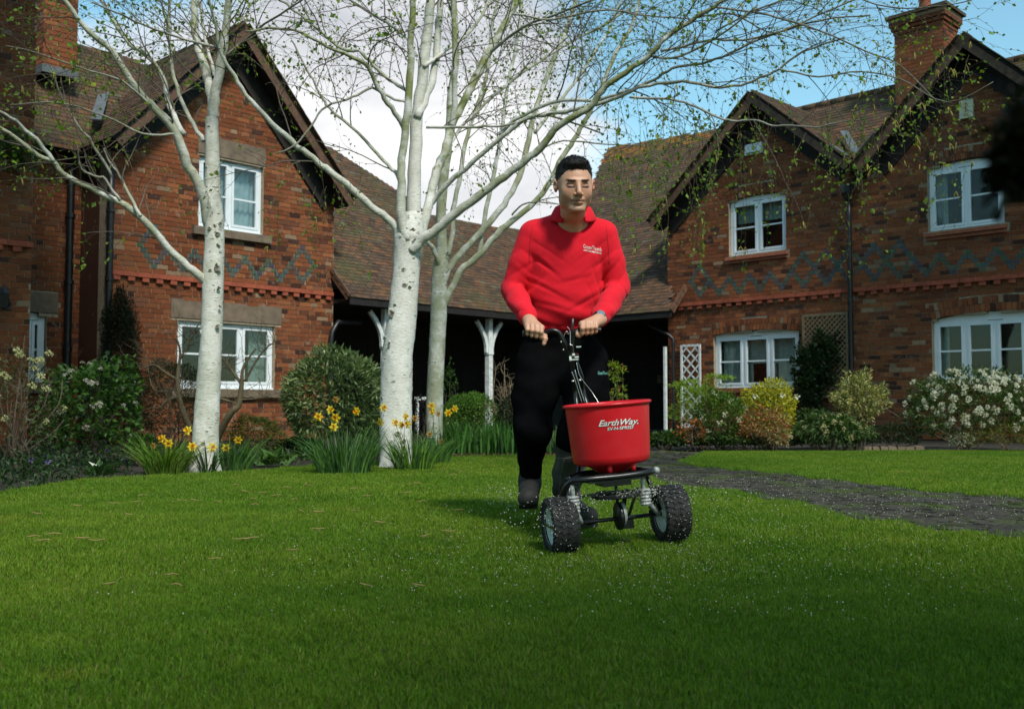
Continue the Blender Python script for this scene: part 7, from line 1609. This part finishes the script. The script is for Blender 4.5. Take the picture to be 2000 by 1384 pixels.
def scatter(name, pts, size, kinds):
    me = bpy.data.meshes.new(name); me.vertices.add(len(pts)); me.vertices.foreach_set('co', np.array(pts, np.float32).ravel()); me.update()
    o_ = bpy.data.objects.new(name, me); COL.objects.link(o_); me.materials.append(M['grass']); o_['kind'] = 'stuff'
    ng = bpy.data.node_groups.new(name, 'GeometryNodeTree'); ng.interface.new_socket('Geometry', in_out='INPUT', socket_type='NodeSocketGeometry'); ng.interface.new_socket('Geometry', in_out='OUTPUT', socket_type='NodeSocketGeometry')
    gi, go_ = ng.nodes.new('NodeGroupInput'), ng.nodes.new('NodeGroupOutput'); jn = ng.nodes.new('GeometryNodeGeometryToInstance')
    for ob in kinds:
        oi = ng.nodes.new('GeometryNodeObjectInfo'); oi.inputs['Object'].default_value = ob; oi.inputs['As Instance'].default_value = True; ng.links.new(oi.outputs['Geometry'], jn.inputs[0])
    # instances are picked from the set of tufts
    j2 = ng.nodes.new('GeometryNodeJoinGeometry')
    for nd in [n_ for n_ in ng.nodes if n_.bl_idname == 'GeometryNodeObjectInfo']: ng.links.new(nd.outputs['Geometry'], j2.inputs[0])
    ng.nodes.remove(jn)
    ip = ng.nodes.new('GeometryNodeInstanceOnPoints'); ip.inputs['Pick Instance'].default_value = True
    ri = ng.nodes.new('FunctionNodeRandomValue'); ri.data_type = 'INT'; ri.inputs[4].default_value = 0; ri.inputs[5].default_value = len(kinds) - 1
    r2_ = ng.nodes.new('FunctionNodeRandomValue'); r2_.data_type = 'INT'; r2_.inputs[4].default_value = 0; r2_.inputs[5].default_value = 3; r2_.inputs['Seed'].default_value = 5
    mu = ng.nodes.new('ShaderNodeMath'); mu.operation = 'MULTIPLY'; mu.inputs[1].default_value = PI / 2; cx = ng.nodes.new('ShaderNodeCombineXYZ')
    ng.links.new(r2_.outputs[2], mu.inputs[0]); ng.links.new(mu.outputs[0], cx.inputs[2]); ng.links.new(cx.outputs[0], ip.inputs['Rotation'])
    ng.links.new(gi.outputs[0], ip.inputs['Points']); ng.links.new(j2.outputs[0], ip.inputs['Instance']); ng.links.new(ri.outputs[2], ip.inputs['Instance Index']); ng.links.new(ip.outputs[0], go_.inputs[0])
    md_ = o_.modifiers.new('grass', 'NODES'); md_.node_group = ng; return o_
NEAR = [patch(2200, .2, .0022, .019) for _ in range(5)]; MIDP = [patch(1050, .2, .0032, .020) for _ in range(4)]; FARP = [patch(430, .2, .0055, .023) for _ in range(4)]
def pts_for(poly, y0, y1, zoff=0):
    out = []; st = .2; X0, Y0 = -9, .4
    for i in range(90):
        for j in range(70):
            x, y = X0 + i * st, Y0 + j * st
            if not (y0 <= y < y1) or abs(x) > .56 * y + .9: continue
            if inpoly(x, y, poly): 
                out.append((x, y, H(x, y) + zoff))
    return out
scatter('grass', pts_for(LAWN1, 0, 3.4), .2, NEAR); scatter('grass', pts_for(LAWN1, 3.4, 6.0), .2, MIDP); scatter('grass', pts_for(LAWN1, 6.0, 15), .2, FARP); scatter('grass', pts_for(LAWN2, 3, 16, .004), .2, FARP)
# ragged tufts over the lawn's edges
def edge(poly, name):
    q = MB(); P = np.array(poly)
    for i in range(len(P)):
        a, b_ = P[i], P[(i + 1) % len(P)]
        if max(a[1], b_[1]) < 3.5 and i > 0 or abs(a[0]) > 9: continue
        L = np.linalg.norm(b_ - a)
        for _ in range(int(min(L, 20) * 260)):
            p = a + (b_ - a) * RNG.random() + RNG.normal(0, .035, 2); h = RNG.uniform(.02, .05); s_ = RNG.uniform(0, 6.28); w = np.array([math.cos(s_), math.sin(s_), 0]) * .003; d = RNG.normal(0, .4, 2) * h; B0 = np.array([*p, -.01]); q.add([B0 - w, B0 + w, B0 + [d[0], d[1], h]], [[0, 1, 2]], np.array((.10, .22, .015)) * RNG.uniform(.7, 1.4))
    q.build(name, M['grass'], kind='stuff')
edge(LAWN1, 'grass_edge'); edge(LAWN2, 'grass_edge')
# moss and weeds in the paving
P = []
for _ in range(9000):
    x, y = RNG.uniform(.5, 4.5), RNG.uniform(3.8, 11.5)
    if inpoly(x, y, Pn) and math.sin(x * 3.1 + 2 * math.sin(y * 1.7)) * math.sin(y * 2.3 + x) > .45: P.append([x, y, .002])
P = np.array(P); V, F, C = leaf_arrays(P, RNG.normal(0, .5, P.shape) + [0, 0, .8], RNG.uniform(.008, .022, len(P)), .25, pick([(2, (.09, .14, .02)), (1, (.14, .15, .04))], len(P))); q = MB(); q.add(V, F, C); q.build('moss', M['grass'], kind='stuff')
